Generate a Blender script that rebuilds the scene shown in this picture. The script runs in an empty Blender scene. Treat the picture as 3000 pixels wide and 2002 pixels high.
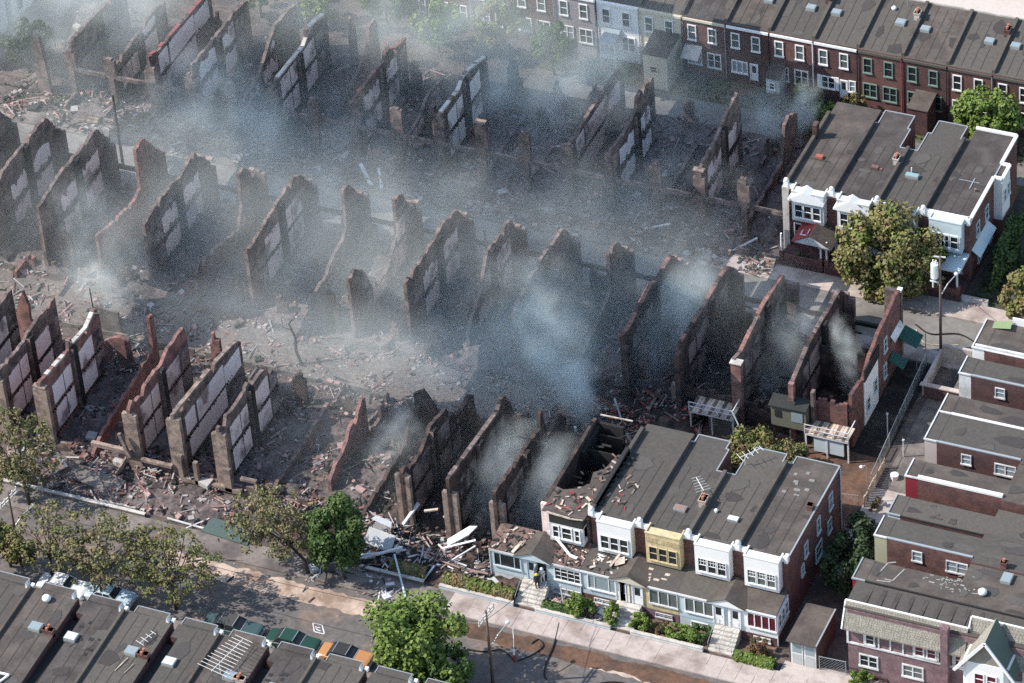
import bpy, math, random
from mathutils import Vector, Matrix, noise
R = random.Random(11)
SC = bpy.context.scene
COL = SC.collection
rad = math.radians

# ------------------------------------------------------------------ camera
cam_d = bpy.data.cameras.new('camera')
cam = bpy.data.objects.new('camera', cam_d)
COL.objects.link(cam)
cam_d.sensor_width = 36.0
cam_d.lens = 12805.26 * 36 / 3000
cam_d.clip_start = 5
cam_d.clip_end = 3000
_a, _e, _r = rad(-26.2620047), rad(39.57663101), rad(-5.06565312)
_f = Vector((math.sin(_a) * math.cos(_e), math.cos(_a) * math.cos(_e), -math.sin(_e)))
_x = Vector((math.cos(_a), -math.sin(_a), 0))
_u = _x.cross(_f)
_x2 = _x * math.cos(_r) + _u * math.sin(_r)
_u2 = -_x * math.sin(_r) + _u * math.cos(_r)
cam.matrix_world = Matrix(((_x2.x, _u2.x, -_f.x, 176.978), (_x2.y, _u2.y, -_f.y, -259.431),
                           (_x2.z, _u2.z, -_f.z, 265.080), (0, 0, 0, 1)))
SC.camera = cam

# ------------------------------------------------------------------ sky, sun, exposure
SUN_EL = 44.0
SHADOW = Vector((math.cos(rad(24)), math.sin(rad(24)), 0))      # direction in which shadows fall
world = bpy.data.worlds.new('World')
SC.world = world
world.use_nodes = True
wn = world.node_tree.nodes
sky = wn.new('ShaderNodeTexSky')
sky.sky_type = 'NISHITA'
sky.sun_disc = False
sky.sun_elevation = rad(SUN_EL)
sky.sun_rotation = math.atan2(-SHADOW.x, -SHADOW.y)
sky.air_density = 1.4
sky.dust_density = 0.6
bg = wn['Background']
bg.inputs[1].default_value = 0.15
world.node_tree.links.new(sky.outputs[0], bg.inputs[0])
sun_d = bpy.data.lights.new('sun', 'SUN')
sun_d.energy = 4.2
sun_d.angle = rad(0.53)
sun_d.color = (1.0, 0.93, 0.84)
sun = bpy.data.objects.new('sun', sun_d)
COL.objects.link(sun)
_d = Vector((SHADOW.x * math.cos(rad(SUN_EL)), SHADOW.y * math.cos(rad(SUN_EL)), -math.sin(rad(SUN_EL))))
sun.rotation_euler = _d.to_track_quat('-Z', 'Y').to_euler()
sun.location = (-60, -40, 120)
SC.view_settings.view_transform = 'Standard'
SC.view_settings.look = 'None'
SC.view_settings.gamma = 1
SC.view_settings.use_curve_mapping = False
SC.view_settings.exposure = 0.68
SC.render.engine = 'CYCLES'
cy = SC.cycles
cy.max_bounces = 5
cy.diffuse_bounces = 2
cy.glossy_bounces = 1
cy.transmission_bounces = 1
cy.volume_bounces = 2
cy.transparent_max_bounces = 6
cy.volume_step_rate = 2.0
cy.volume_max_steps = 128
cy.use_denoising = False

# ------------------------------------------------------------------ materials
MATS = {}
def M(name, col, var=0.25, scale=1.0, rough=0.9, col2=None, bump=0.0, metal=0.0, detail=4, thr=None, stretch=None):
    """colour broken up by noise; col2 = second colour mixed in by a larger noise (stains, soot, moss)"""
    if name in MATS: return MATS[name]
    m = bpy.data.materials.new(name); m.use_nodes = True
    nt = m.node_tree; N = nt.nodes; L = nt.links
    b = N['Principled BSDF']
    b.inputs['Roughness'].default_value = rough
    b.inputs['Metallic'].default_value = metal
    if 'Specular IOR Level' in b.inputs: b.inputs['Specular IOR Level'].default_value = 0.3
    tc = N.new('ShaderNodeNewGeometry')
    mp = N.new('ShaderNodeMapping')
    if stretch: mp.inputs['Scale'].default_value = stretch
    L.new(tc.outputs['Position'], mp.inputs['Vector'])
    n1 = N.new('ShaderNodeTexNoise'); n1.inputs['Scale'].default_value = scale * 3
    n1.inputs['Detail'].default_value = detail; n1.inputs['Roughness'].default_value = 0.7
    L.new(mp.outputs[0], n1.inputs['Vector'])
    mr = N.new('ShaderNodeMapRange')
    mr.inputs['From Min'].default_value = 0.3; mr.inputs['From Max'].default_value = 0.7
    mr.inputs['To Min'].default_value = 1 - var; mr.inputs['To Max'].default_value = 1 + var
    L.new(n1.outputs[0], mr.inputs[0])
    mul = N.new('ShaderNodeVectorMath'); mul.operation = 'SCALE'
    L.new(mr.outputs[0], mul.inputs['Scale'])
    if col2:
        n2 = N.new('ShaderNodeTexNoise'); n2.inputs['Scale'].default_value = scale * 0.5
        n2.inputs['Detail'].default_value = 3
        L.new(mp.outputs[0], n2.inputs['Vector'])
        m2 = N.new('ShaderNodeMapRange')
        lo, hi = thr or (0.42, 0.62)
        m2.inputs['From Min'].default_value = lo; m2.inputs['From Max'].default_value = hi
        L.new(n2.outputs[0], m2.inputs[0])
        mx = N.new('ShaderNodeMix'); mx.data_type = 'RGBA'
        mx.inputs[6].default_value = (*col, 1); mx.inputs[7].default_value = (*col2, 1)
        L.new(m2.outputs[0], mx.inputs[0]); L.new(mx.outputs[2], mul.inputs[0])
    else:
        mul.inputs[0].default_value = col
    L.new(mul.outputs[0], b.inputs['Base Color'])
    if bump:
        bp = N.new('ShaderNodeBump'); bp.inputs['Strength'].default_value = bump; bp.inputs['Distance'].default_value = 0.05
        L.new(n1.outputs[0], bp.inputs['Height']); L.new(bp.outputs[0], b.inputs['Normal'])
    MATS[name] = m
    return m

def brick_mat(name, c1, c2, mortar, soot=None, thr=(0.45, 0.6)):
    m = M(name, c1, 0.3, 2.0, col2=c2, thr=thr)
    nt = m.node_tree; N = nt.nodes; L = nt.links
    b = N['Principled BSDF']
    src = b.inputs['Base Color'].links[0].from_socket
    g = N.new('ShaderNodeNewGeometry'); s = N.new('ShaderNodeSeparateXYZ'); L.new(g.outputs['Position'], s.inputs[0])
    ad = N.new('ShaderNodeMath'); ad.operation = 'ADD'; L.new(s.outputs[0], ad.inputs[0]); L.new(s.outputs[1], ad.inputs[1])
    cb = N.new('ShaderNodeCombineXYZ'); L.new(ad.outputs[0], cb.inputs[0]); L.new(s.outputs[2], cb.inputs[1])
    br = N.new('ShaderNodeTexBrick'); L.new(cb.outputs[0], br.inputs['Vector'])
    br.inputs['Scale'].default_value = 1; br.inputs['Brick Width'].default_value = 0.21; br.inputs['Row Height'].default_value = 0.075
    br.inputs['Mortar Size'].default_value = 0.010
    br.inputs['Color1'].default_value = (0.7, 0.7, 0.7, 1); br.inputs['Color2'].default_value = (1.2, 1.2, 1.2, 1)
    br.inputs['Mortar'].default_value = (*mortar, 1)
    mx = N.new('ShaderNodeMix'); mx.data_type = 'RGBA'; mx.blend_type = 'MULTIPLY'; mx.inputs[0].default_value = 1
    L.new(src, mx.inputs[6]); L.new(br.outputs[0], mx.inputs[7]); L.new(mx.outputs[2], b.inputs['Base Color'])
    return m

brick_red = brick_mat('brick_red', (0.135, 0.066, 0.058), (0.095, 0.05, 0.047), (1.3, 1.4, 1.4))
brick_dark = brick_mat('brick_dark', (0.092, 0.048, 0.046), (0.068, 0.04, 0.04), (1.3, 1.4, 1.4))
brick_purple = brick_mat('brick_purple', (0.175, 0.11, 0.118), (0.135, 0.085, 0.093), (1.3, 1.4, 1.4))
brick_burnt = brick_mat('brick_burnt', (0.205, 0.148, 0.132), (0.085, 0.066, 0.062), (1.2, 1.2, 1.2), thr=(0.35, 0.6))
brick_burnt_r = brick_mat('brick_burnt_red', (0.235, 0.125, 0.108), (0.11, 0.065, 0.062), (1.2, 1.2, 1.2), thr=(0.4, 0.65))
brick_tan = brick_mat('brick_tan', (0.27, 0.205, 0.17), (0.15, 0.115, 0.10), (1.1, 1.1, 1.1))
brick_char = brick_mat('brick_char', (0.075, 0.048, 0.042), (0.03, 0.026, 0.026), (1.2, 1.2, 1.2))
plaster = M('old_plaster', (0.74, 0.60, 0.57), 0.2, 0.9, col2=(0.24, 0.19, 0.18), thr=(0.50, 0.64), detail=8)
plaster_w = M('pale_plaster', (0.80, 0.71, 0.70), 0.1, 0.8, col2=(0.30, 0.23, 0.22), thr=(0.57, 0.68), detail=8)
plaster_s = M('sooty_plaster', (0.27, 0.215, 0.20), 0.3, 1.2, col2=(0.06, 0.05, 0.05))
soot = M('soot', (0.022, 0.020, 0.020), 0.4, 2)
char = M('charred_wood', (0.028, 0.030, 0.028), 0.5, 3, stretch=(1, 1, 4))
burntwood = M('scorched_wood', (0.20, 0.14, 0.11), 0.4, 2, col2=(0.05, 0.04, 0.04))
palewood = M('pale_wood', (0.52, 0.44, 0.36), 0.25, 2, col2=(0.30, 0.24, 0.2))
white = M('white_paint', (0.74, 0.74, 0.74), 0.05, 1.0, rough=0.6)
white_g = M('weathered_white', (0.60, 0.61, 0.62), 0.14, 1.5, rough=0.7, col2=(0.45, 0.45, 0.45))
bluewhite = M('pale_blue_paint', (0.48, 0.56, 0.60), 0.08, 1.2, rough=0.6)
yellow = M('yellow_brick', (0.56, 0.45, 0.26), 0.16, 4, col2=(0.44, 0.36, 0.22))
cream = M('cream_siding', (0.55, 0.50, 0.40), 0.08, 1.5)
tan = M('tan_siding', (0.36, 0.35, 0.24), 0.08, 2)
olive = M('olive_siding', (0.13, 0.13, 0.10), 0.2, 2)
stone_l = M('light_stone', (0.50, 0.47, 0.43), 0.15, 2, col2=(0.36, 0.33, 0.30))
concrete = M('concrete', (0.42, 0.37, 0.34), 0.12, 1.2, col2=(0.30, 0.25, 0.22), thr=(0.45, 0.7))
conc_dark = M('dirty_concrete', (0.17, 0.15, 0.135), 0.2, 1.2, col2=(0.10, 0.09, 0.085))
ROOFS = [M('roofing_%s' % n, tuple(q * .74 for q in c), 0.24, 1.1, rough=0.95, col2=tuple(q * .92 for q in c2), thr=(0.42, 0.68), detail=9) for n, c, c2 in (
    ('warm', (0.096, 0.080, 0.071), (0.118, 0.098, 0.085)), ('grey', (0.100, 0.090, 0.081), (0.084, 0.074, 0.067)),
    ('pale', (0.120, 0.106, 0.092), (0.098, 0.087, 0.077)), ('dark', (0.072, 0.061, 0.058), (0.09, 0.077, 0.071)))]
tar = M('tar', (0.026, 0.026, 0.027), 0.3, 2)
shingle = M('shingles', (0.215, 0.20, 0.168), 0.38, 4.0, col2=(0.26, 0.24, 0.205), detail=2)
shingle_shade = M('shaded_shingles', (0.10, 0.13, 0.11), 0.2, 3)  # darker copy of the shingles, with the slope's shade put into its colour
redpaint = M('red_paint', (0.24, 0.05, 0.05), 0.2, 2)
maroon = M('maroon_paint', (0.20, 0.02, 0.03), 0.1, 2)
green_aw = M('green_awning', (0.018, 0.07, 0.062), 0.15, 2)
metal_g = M('grey_metal', (0.34, 0.37, 0.38), 0.1, 2, rough=0.45, metal=0.3)
pole_m = M('pole_wood', (0.12, 0.085, 0.07), 0.2, 3)
black = M('black_rubber', (0.018, 0.018, 0.018), 0.2, 3)
glass = M('window_glass', (0.022, 0.026, 0.03), 0.3, 2, rough=0.15)
glass_c = M('curtained_glass', (0.10, 0.115, 0.11), 0.3, 4, rough=0.3, stretch=(4, 4, 0.4))
glass_r = M('reddish_glass', (0.10, 0.018, 0.03), 0.3, 2, rough=0.2)
glass_s = M('glazed_light', (0.24, 0.29, 0.31), 0.12, 1.5, rough=0.25)
bark = M('bark', (0.085, 0.068, 0.055), 0.3, 4)
leafs = {}
def leaf(name, c, c2):
    m = M('leaves_' + name, c, 0.3, 1.4, rough=0.6, col2=c2, thr=(0.38, 0.62))
    m.node_tree.nodes['Principled BSDF'].inputs['Transmission Weight'].default_value = 0.0
    leafs[name] = m
    return m
leaf('bright', (0.095, 0.15, 0.025), (0.13, 0.175, 0.035))
leaf('deep', (0.045, 0.08, 0.018), (0.062, 0.10, 0.025))
leaf('singed', (0.19, 0.15, 0.07), (0.10, 0.115, 0.04))
leaf('mixed', (0.12, 0.15, 0.035), (0.17, 0.125, 0.055))
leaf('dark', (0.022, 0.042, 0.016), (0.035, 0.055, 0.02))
leaf('rust', (0.16, 0.085, 0.045), (0.08, 0.07, 0.03))

# ------------------------------------------------------------------ mesh helpers
ORG = {}
class MB:
    def __init__(s): s.v = []; s.f = []; s.m = []
    def add(s, vs, fs, mi=0):
        k = len(s.v); s.v += [tuple(v) for v in vs]
        s.f += [tuple(i + k for i in f) for f in fs]; s.m += [mi] * len(fs)
    def hexa(s, p, mi=0):       # 8 points: bottom 4 ccw, top 4
        s.add(p, [(0, 3, 2, 1), (4, 5, 6, 7), (0, 1, 5, 4), (1, 2, 6, 5), (2, 3, 7, 6), (3, 0, 4, 7)], mi)
    def box(s, x0, x1, y0, y1, z0, z1, mi=0):
        s.hexa([(x0, y0, z0), (x1, y0, z0), (x1, y1, z0), (x0, y1, z0), (x0, y0, z1), (x1, y0, z1), (x1, y1, z1), (x0, y1, z1)], mi)
    def quad(s, a, b, c, d, mi=0): s.add([a, b, c, d], [(0, 1, 2, 3)], mi)
    def slab(s, pts, t, mi=0):  # polygon extruded down by t
        n = len(pts); lo = [(p[0], p[1], p[2] - t) for p in pts]
        s.add(list(pts) + lo, [tuple(range(n)), tuple(reversed(range(n, 2 * n)))] + [(i, i + n, (i + 1) % n + n, (i + 1) % n) for i in range(n)], mi)
    def prism(s, foot, z0, ztop, mi=0):   # footprint polygon, ztop(x, y)
        n = len(foot)
        s.add([(x, y, z0) for x, y in foot] + [(x, y, ztop(x, y)) for x, y in foot],
              [tuple(reversed(range(n))), tuple(range(n, 2 * n))] + [(i, (i + 1) % n, (i + 1) % n + n, i + n) for i in range(n)], mi)
    def tube(s, pts, r, n=6, mi=0, r2=None):
        pts = [Vector(p) for p in pts]; k = len(s.v); m = len(pts)
        for i, p in enumerate(pts):
            d = (pts[min(i + 1, m - 1)] - pts[max(i - 1, 0)])
            d = d.normalized() if d.length > 1e-6 else Vector((0, 0, 1))
            a = d.cross(Vector((0, 0, 1)) if abs(d.z) < .9 else Vector((1, 0, 0))).normalized(); b = d.cross(a)
            rr = r if r2 is None else r + (r2 - r) * i / max(1, m - 1)
            for j in range(n):
                t = 2 * math.pi * j / n
                s.v.append(tuple(p + a * (rr * math.cos(t)) + b * (rr * math.sin(t))))
        for i in range(m - 1):
            for j in range(n):
                s.f.append((k + i * n + j, k + i * n + (j + 1) % n, k + (i + 1) * n + (j + 1) % n, k + (i + 1) * n + j)); s.m.append(mi)
        s.f.append(tuple(k + j for j in reversed(range(n)))); s.f.append(tuple(k + (m - 1) * n + j for j in range(n))); s.m += [mi, mi]
    def beam(s, a, b, w, h, mi=0, roll=0):
        a = Vector(a); b = Vector(b); d = (b - a).normalized()
        u = d.cross(Vector((0, 0, 1)) if abs(d.z) < .95 else Vector((1, 0, 0))).normalized(); v = u.cross(d)
        if roll: u, v = u * math.cos(roll) + v * math.sin(roll), v * math.cos(roll) - u * math.sin(roll)
        u *= w / 2; v *= h / 2
        s.hexa([a - u - v, a + u - v, b + u - v, b - u - v, a - u + v, a + u + v, b + u + v, b - u + v], mi)
    def ball(s, c, r, n=8, mi=0, sz=1.0, bottom=-1.0):
        rows = []
        for i in range(1, n // 2):
            t = math.pi * i / (n // 2); rows.append([(c[0] + r * math.sin(t) * math.cos(2 * math.pi * j / n), c[1] + r * math.sin(t) * math.sin(2 * math.pi * j / n), c[2] + max(bottom * r, r * sz * math.cos(t))) for j in range(n)])
        vs = [(c[0], c[1], c[2] + r * sz)] + [p for q in rows for p in q] + [(c[0], c[1], c[2] + max(bottom * r, -r * sz))]
        fs = [(0, 1 + j, 1 + (j + 1) % n) for j in range(n)]
        for i in range(len(rows) - 1):
            for j in range(n): fs.append((1 + i * n + j, 1 + (i + 1) * n + j, 1 + (i + 1) * n + (j + 1) % n, 1 + i * n + (j + 1) % n))
        k = 1 + (len(rows) - 1) * n; e = len(vs) - 1
        fs += [(k + j, e, k + (j + 1) % n) for j in range(n)]
        s.add(vs, fs, mi)
    def build(s, name, mat, parent=None, loc=None, smooth=False, **tags):
        if not s.f: return None
        if parent is not None: off = ORG[parent.name]
        else: off = Vector(loc or (0, 0, 0))
        me = bpy.data.meshes.new(name)
        me.from_pydata([(v[0] - off[0], v[1] - off[1], v[2] - off[2]) for v in s.v], [], s.f)
        mats = mat if isinstance(mat, (list, tuple)) else [mat]
        for mm in mats: me.materials.append(mm)
        if len(mats) > 1: me.polygons.foreach_set('material_index', s.m)
        if smooth: me.polygons.foreach_set('use_smooth', [True] * len(me.polygons))
        me.update()
        o = bpy.data.objects.new(name, me); COL.objects.link(o)
        if parent is not None: o.parent = parent
        else: o.location = off
        ORG[o.name] = off
        for k_, v_ in tags.items():
            if v_ is not None: o[k_] = v_
        return o
def thing(name, label, cat, loc, group=None):
    o = bpy.data.objects.new(name, None); o.empty_display_size = 0.3
    COL.objects.link(o); o.location = loc; ORG[o.name] = Vector(loc)
    o['label'] = label; o['category'] = cat; o['kind'] = 'thing'
    if group: o['group'] = group
    return o
def B(parent, name, x0, x1, y0, y1, z0, z1, mat, **t):
    m = MB(); m.box(min(x0, x1), max(x0, x1), min(y0, y1), max(y0, y1), z0, z1); return m.build(name, mat, parent, **t)
def pnoise(x, y, z=0): return noise.noise(Vector((x, y, z)))

# ------------------------------------------------------------------ windows (shared meshes)
WIN = {}
def window(par, x, y, z, w, h, face='-y', frame=white, pane=glass, style='sash', name='window', case=0.11):
    """casing w x h, lower-left-front corner at x,y,z seen from outside; pane is its child"""
    key = (round(w, 2), round(h, 2), frame.name, style, case)
    if key not in WIN:
        m = MB(); c = case; d = 0.10
        m.box(0, c, -d, 0, 0, h); m.box(w - c, w, -d, 0, 0, h); m.box(c, w - c, -d, 0, h - c, h); m.box(-0.05, w + 0.05, -d - .06, 0, -0.07, c * .8)
        if style in ('sash', 'sash6'): m.box(c, w - c, -.07, 0, h * .5 - .03, h * .5 + .03)
        if style == 'triple':
            for q in (1, 2): m.box(w * q / 3 - .05, w * q / 3 + .05, -.08, 0, c, h - c)
        if style == 'double': m.box(w * .5 - .06, w * .5 + .06, -.08, 0, c, h - c); m.box(c, w - c, -.06, 0, h * .5 - .025, h * .5 + .025)
        if style == 'quad':
            for q in (1, 2, 3): m.box(w * q / 4 - .05, w * q / 4 + .05, -.08, 0, c, h - c)
        if style == 'grid':
            for q in range(1, 4): m.box(w * q / 4 - .025, w * q / 4 + .025, -.07, 0, c, h - c)
            for q in (1, 2): m.box(c, w - c, -.06, 0, h * q / 3 - .022, h * q / 3 + .022)
        if style == 'sash6':
            for q in (1, 2): m.box(w * q / 3 - .02, w * q / 3 + .02, -.05, 0, h * .5, h - c)
            m.box(c, w - c, -.05, 0, h * .74, h * .74 + .035)
        if style == 'picture':
            for q in (.25, .75): m.box(w * q - .03, w * q + .03, -.07, 0, c, h - c)
        me = bpy.data.meshes.new('window_frame'); me.from_pydata(m.v, [], m.f); me.materials.append(frame)
        WIN[key] = me
    pk = (round(w, 2), round(h, 2), pane.name)
    if pk not in WIN:
        me = bpy.data.meshes.new('pane'); me.from_pydata([(.04, -.02, .02), (w - .04, -.02, .02), (w - .04, -.02, h - .02), (.04, -.02, h - .02)], [], [(0, 1, 2, 3)]); me.materials.append(pane)
        WIN[pk] = me
    o = bpy.data.objects.new(name, WIN[key]); COL.objects.link(o); o.parent = par
    o.location = Vector((x, y, z)) - ORG[par.name]
    o.rotation_euler = (0, 0, {'-y': 0, '+x': rad(90), '+y': rad(180), '-x': rad(-90)}[face])
    p = bpy.data.objects.new('pane', WIN[pk]); COL.objects.link(p); p.parent = o
    return o
def door(par, x, y, z, w, h, face='-y', leafmat=white, framemat=white):
    s = {'-y': -1, '+y': 1}[face]
    m = MB(); m.box(x - .1, x, y, y + s * .12, z, z + h + .1); m.box(x + w, x + w + .1, y, y + s * .12, z, z + h + .1); m.box(x, x + w, y, y + s * .12, z + h, z + h + .1)
    f = m.build('door_frame', framemat, par)
    d = B(par, 'door', x, x + w, y, y + s * .06, z, z + h, leafmat)
    B(d, 'pane', x + w * .2, x + w * .8, y + s * .062, y + s * .075, z + h * .5, z + h * .92, glass)
    B(d, 'handle', x + w * .86, x + w * .93, y + s * .062, y + s * .11, z + h * .42, z + h * .47, metal_g)
    return d

# ------------------------------------------------------------------ ground
def sheet(name, x0, x1, y0, y1, z, mat, kind='structure', **t):
    m = MB(); m.quad((x0, y0, z), (x1, y0, z), (x1, y1, z), (x0, y1, z)); return m.build(name, mat, kind=kind, **t)
def slabsheet(name, x0, x1, y0, y1, z, mat):
    m = MB(); m.box(x0, x1, y0, y1, -.05, z); return m.build(name, mat, kind='structure')
dirt = M('ash_dirt', (0.07, 0.058, 0.054), 0.5, 0.8, col2=(0.12, 0.096, 0.084), detail=8)
asphalt = M('wet_asphalt', (0.12, 0.108, 0.102), 0.35, 0.45, col2=(0.19, 0.14, 0.11), detail=8, thr=(0.5, 0.72))
asphalt2 = M('grey_asphalt', (0.19, 0.178, 0.165), 0.25, 0.45, col2=(0.12, 0.11, 0.10), detail=8, thr=(0.45, 0.65))
mud = M('rusty_mud', (0.125, 0.07, 0.046), 0.4, 0.7, col2=(0.07, 0.045, 0.035), detail=8)
walk = M('sidewalk', (0.40, 0.34, 0.31), 0.18, 0.7, col2=(0.24, 0.19, 0.165), detail=8, thr=(0.48, 0.68))
walk_d = M('sooty_sidewalk', (0.19, 0.165, 0.15), 0.25, 0.7, col2=(0.10, 0.085, 0.08), detail=8)
grass_g = M('grass', (0.055, 0.085, 0.02), 0.4, 1.5, col2=(0.10, 0.095, 0.05))
sheet('ground', -900, 900, -700, 1500, -0.03, dirt)
sheet('road', -200, 200, -17.2, -8.4, 0.0, asphalt)
sheet('side_street', -200, 200, 39.4, 44.6, 0.0, asphalt2)
sheet('alley', -60, 74.2, 16.6, 22.6, 0.0, M('alley_ash', (0.13, 0.113, 0.104), 0.5, 0.8, col2=(0.16, 0.13, 0.112), detail=8))
sheet('muddy_alley', 55.5, 74.4, 13.6, 23.4, 0.005, mud)
sheet('dark_strip', 70.6, 74.2, 23.4, 37.3, 0.004, M('dark_strip', (0.018, 0.017, 0.015), 0.5, 0.8, col2=(0.05, 0.045, 0.04), thr=(.5, .7)))  # near-black ground strip beside the end wall, mottled slightly paler
m = MB(); rr = random.Random(3); mdv = M('sunlit_dried_mud', (.46, .36, .29), .2, .9, col2=(.24, .17, .13), detail=8)  # pale mud; the sunlit look of the road strip is in its colour
def ragged(x0, x1, ya, yb, z, mat, st=.5, j=.18, name='sunlit_mud_strip'):
    m = MB(); n = int((x1 - x0) / st); e = [(x0 + (x1 - x0) * i / n) for i in range(n + 1)]
    lo = [ya + (yb - ya) * .25 * (pnoise(x * .3, 1) + 1) * .5 + rr.uniform(-j, j) for x in e]; hi = [yb - (yb - ya) * .25 * (pnoise(x * .3, 5) + 1) * .5 + rr.uniform(-j, j) for x in e]
    for i in range(n): m.quad((e[i], lo[i], z), (e[i + 1], lo[i + 1], z), (e[i + 1], hi[i + 1], z), (e[i], hi[i], z))
    return m.build(name, mat, kind='structure')
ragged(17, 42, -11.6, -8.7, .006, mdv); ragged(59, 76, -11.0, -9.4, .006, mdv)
ragged(45, 75, -10.9, -8.5, .010, mud, name='gutter_mud')
slabsheet('pavement_far_side', -200, 200, -20.6, -17.2, .13, walk_d)
slabsheet('pavement', -200, 44.0, -8.4, -5.8, .12, walk_d)
pv = slabsheet('pavement', 44.0, 110, -8.4, -5.8, .12, walk)
pm = bpy.data.meshes.new('paving_slab'); _m = MB(); _m.box(.02, 1.48, .015, 1.26, 0, .012); pm.from_pydata(_m.v, [], _m.f); pm.materials.append(walk)
for i in range(27):
    for j in range(2):
        o = bpy.data.objects.new('paving_slab', pm); COL.objects.link(o); o.parent = pv
        o.location = (44.5 + i * 1.5, -8.36 + j * 1.275, .12 + R.uniform(0, .012)); o.rotation_euler = (R.uniform(-.006, .006), R.uniform(-.006, .006), 0)
slabsheet('pavement', 60, 200, 37.5, 39.4, .12, walk)
slabsheet('pavement', -200, 60, 37.9, 39.4, .12, walk_d)
slabsheet('pavement', -200, 46, 44.6, 47.1, .12, walk_d); slabsheet('pavement', 46, 200, 44.6, 47.1, .12, walk)
slabsheet('pavement', -200, 200, 91.0, 96.0, .12, M('bright_walk', (0.50, 0.44, 0.40), 0.1, 1))
sheet('path', 75.1, 79.9, 19.5, 33, .01, conc_dark)
sheet('yard', 74.4, 79.9, 10, 19.5, .01, concrete)
sheet('path', 77.9, 110, -6.0, -4.2, .125, walk)
sheet('driveway', 74.8, 80.4, -6.0, -4.4, .13, concrete)
sheet('back_lane', 20, 90, 66.0, 69.5, 0.0, asphalt2)
sheet('yard', 20, 90, 69.5, 73.4, 0.004, M('weedy_yard', (0.07, 0.075, 0.035), 0.5, 0.8, col2=(0.14, 0.11, 0.09)))
sheet('yard', -60, -14, 44.9 + 2.25, 50.5, 0.006, M('weedy_front', (0.13, 0.14, 0.06), 0.5, 0.8, col2=(0.2, 0.16, 0.14)))
sheet('yard', 74.0, 110, 47.1, 66, 0.006, M('dark_yard', (0.05, 0.055, 0.035), 0.5, 0.6, col2=(0.075, 0.07, 0.065)))
sheet('lawn', 55.2, 73.6, 64.2, 66, 0.006, grass_g)
sheet('lawn', 40, 73.6, -5.5, -3.05, 0.01, M('front_garden', (0.10, 0.07, 0.05), 0.4, 1, col2=(0.20, 0.13, 0.11)))

# uneven ash and rubble beds
def rubble_bed(x0, x1, y0, y1, amp, step, seed, mat, base=0.0, z0=.01, label='', edge=1.0):
    m = MB(); nx = int((x1 - x0) / step); ny = int((y1 - y0) / step); k = []
    for j in range(ny + 1):
        for i in range(nx + 1):
            x = x0 + (x1 - x0) * i / nx; y = y0 + (y1 - y0) * j / ny
            e = min(1, (x - x0) / edge, (x1 - x) / edge, (y - y0) / edge, (y1 - y) / edge)
            h = base + amp * (0.5 + pnoise(x * .35, y * .35, seed)) + amp * .35 * pnoise(x * 1.6, y * 1.6, seed)
            m.v.append((x, y, z0 + max(0, h) * max(0, e)))
    for j in range(ny):
        for i in range(nx):
            a = j * (nx + 1) + i; m.f.append((a, a + 1, a + nx + 2, a + nx + 1)); m.m.append(0)
    return m.build('rubble_bed', mat, kind='structure')
bed = M('rubble_earth', (0.080, 0.064, 0.062), 0.6, 1.3, col2=(0.155, 0.125, 0.118), detail=10, thr=(.4, .65))
bed_d = M('black_rubble_earth', (0.035, 0.028, 0.027), 0.6, 1.3, col2=(0.09, 0.06, 0.05), detail=10)
def zz(x, y, amp, seed, base=0.0): return base + max(0, amp * (0.5 + pnoise(x * .35, y * .35, seed)) + amp * .35 * pnoise(x * 1.6, y * 1.6, seed))

def scatter(name, zones, n, mats, wts, sizes, seed, label, cat='debris', plank=.2, amp=.0, bs=0, base=0):
    rr = random.Random(seed); m = MB()
    tot = sum((z[1] - z[0]) * (z[3] - z[2]) for z in zones)
    for z in zones:
        k = int(n * (z[1] - z[0]) * (z[3] - z[2]) / tot)
        while k > 0:
            x = rr.uniform(z[0], z[1]); y = rr.uniform(z[2], z[3])
            if pnoise(x * .45 + seed, y * .45) + .5 * pnoise(x * 1.3, y * 1.3 + seed) < rr.uniform(-.25, .5): k -= .2; continue
            k -= 1
            h = zz(x, y, amp, bs, base); mi = rr.choices(range(len(mats)), wts)[0]
            if rr.random() < plank * .6:
                L = rr.uniform(.5, 2.1); a = rr.uniform(0, math.pi); c = Vector((x, y, h + .1)); d = Vector((math.cos(a), math.sin(a), rr.uniform(-.25, .3))) * L / 2
                m.beam(c - d, c + d, rr.uniform(.06, .16), rr.uniform(.04, .1), mi, rr.uniform(0, 3))
            else:
                s = rr.uniform(*sizes) * (.42 + .75 * rr.random() ** 2) * (2.4 if rr.random() < .03 else 1); a = rr.uniform(0, 6.28); c, sn = math.cos(a), math.sin(a); t = rr.uniform(-.5, .5)
                w, l, q = s * rr.uniform(.4, 1), s, s * rr.uniform(.2, .6); p = []
                for dz in (0, q):
                    for dx, dy in ((-w, -l), (w, -l), (w, l), (-w, l)):
                        p.append((x + (dx * c - dy * sn) / 2, y + (dx * sn + dy * c) / 2, h - .04 + dz + dx * t / 2))
                m.hexa(p, mi)
    return m.build(name, mats, kind='stuff', label=label, category=cat)

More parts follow.
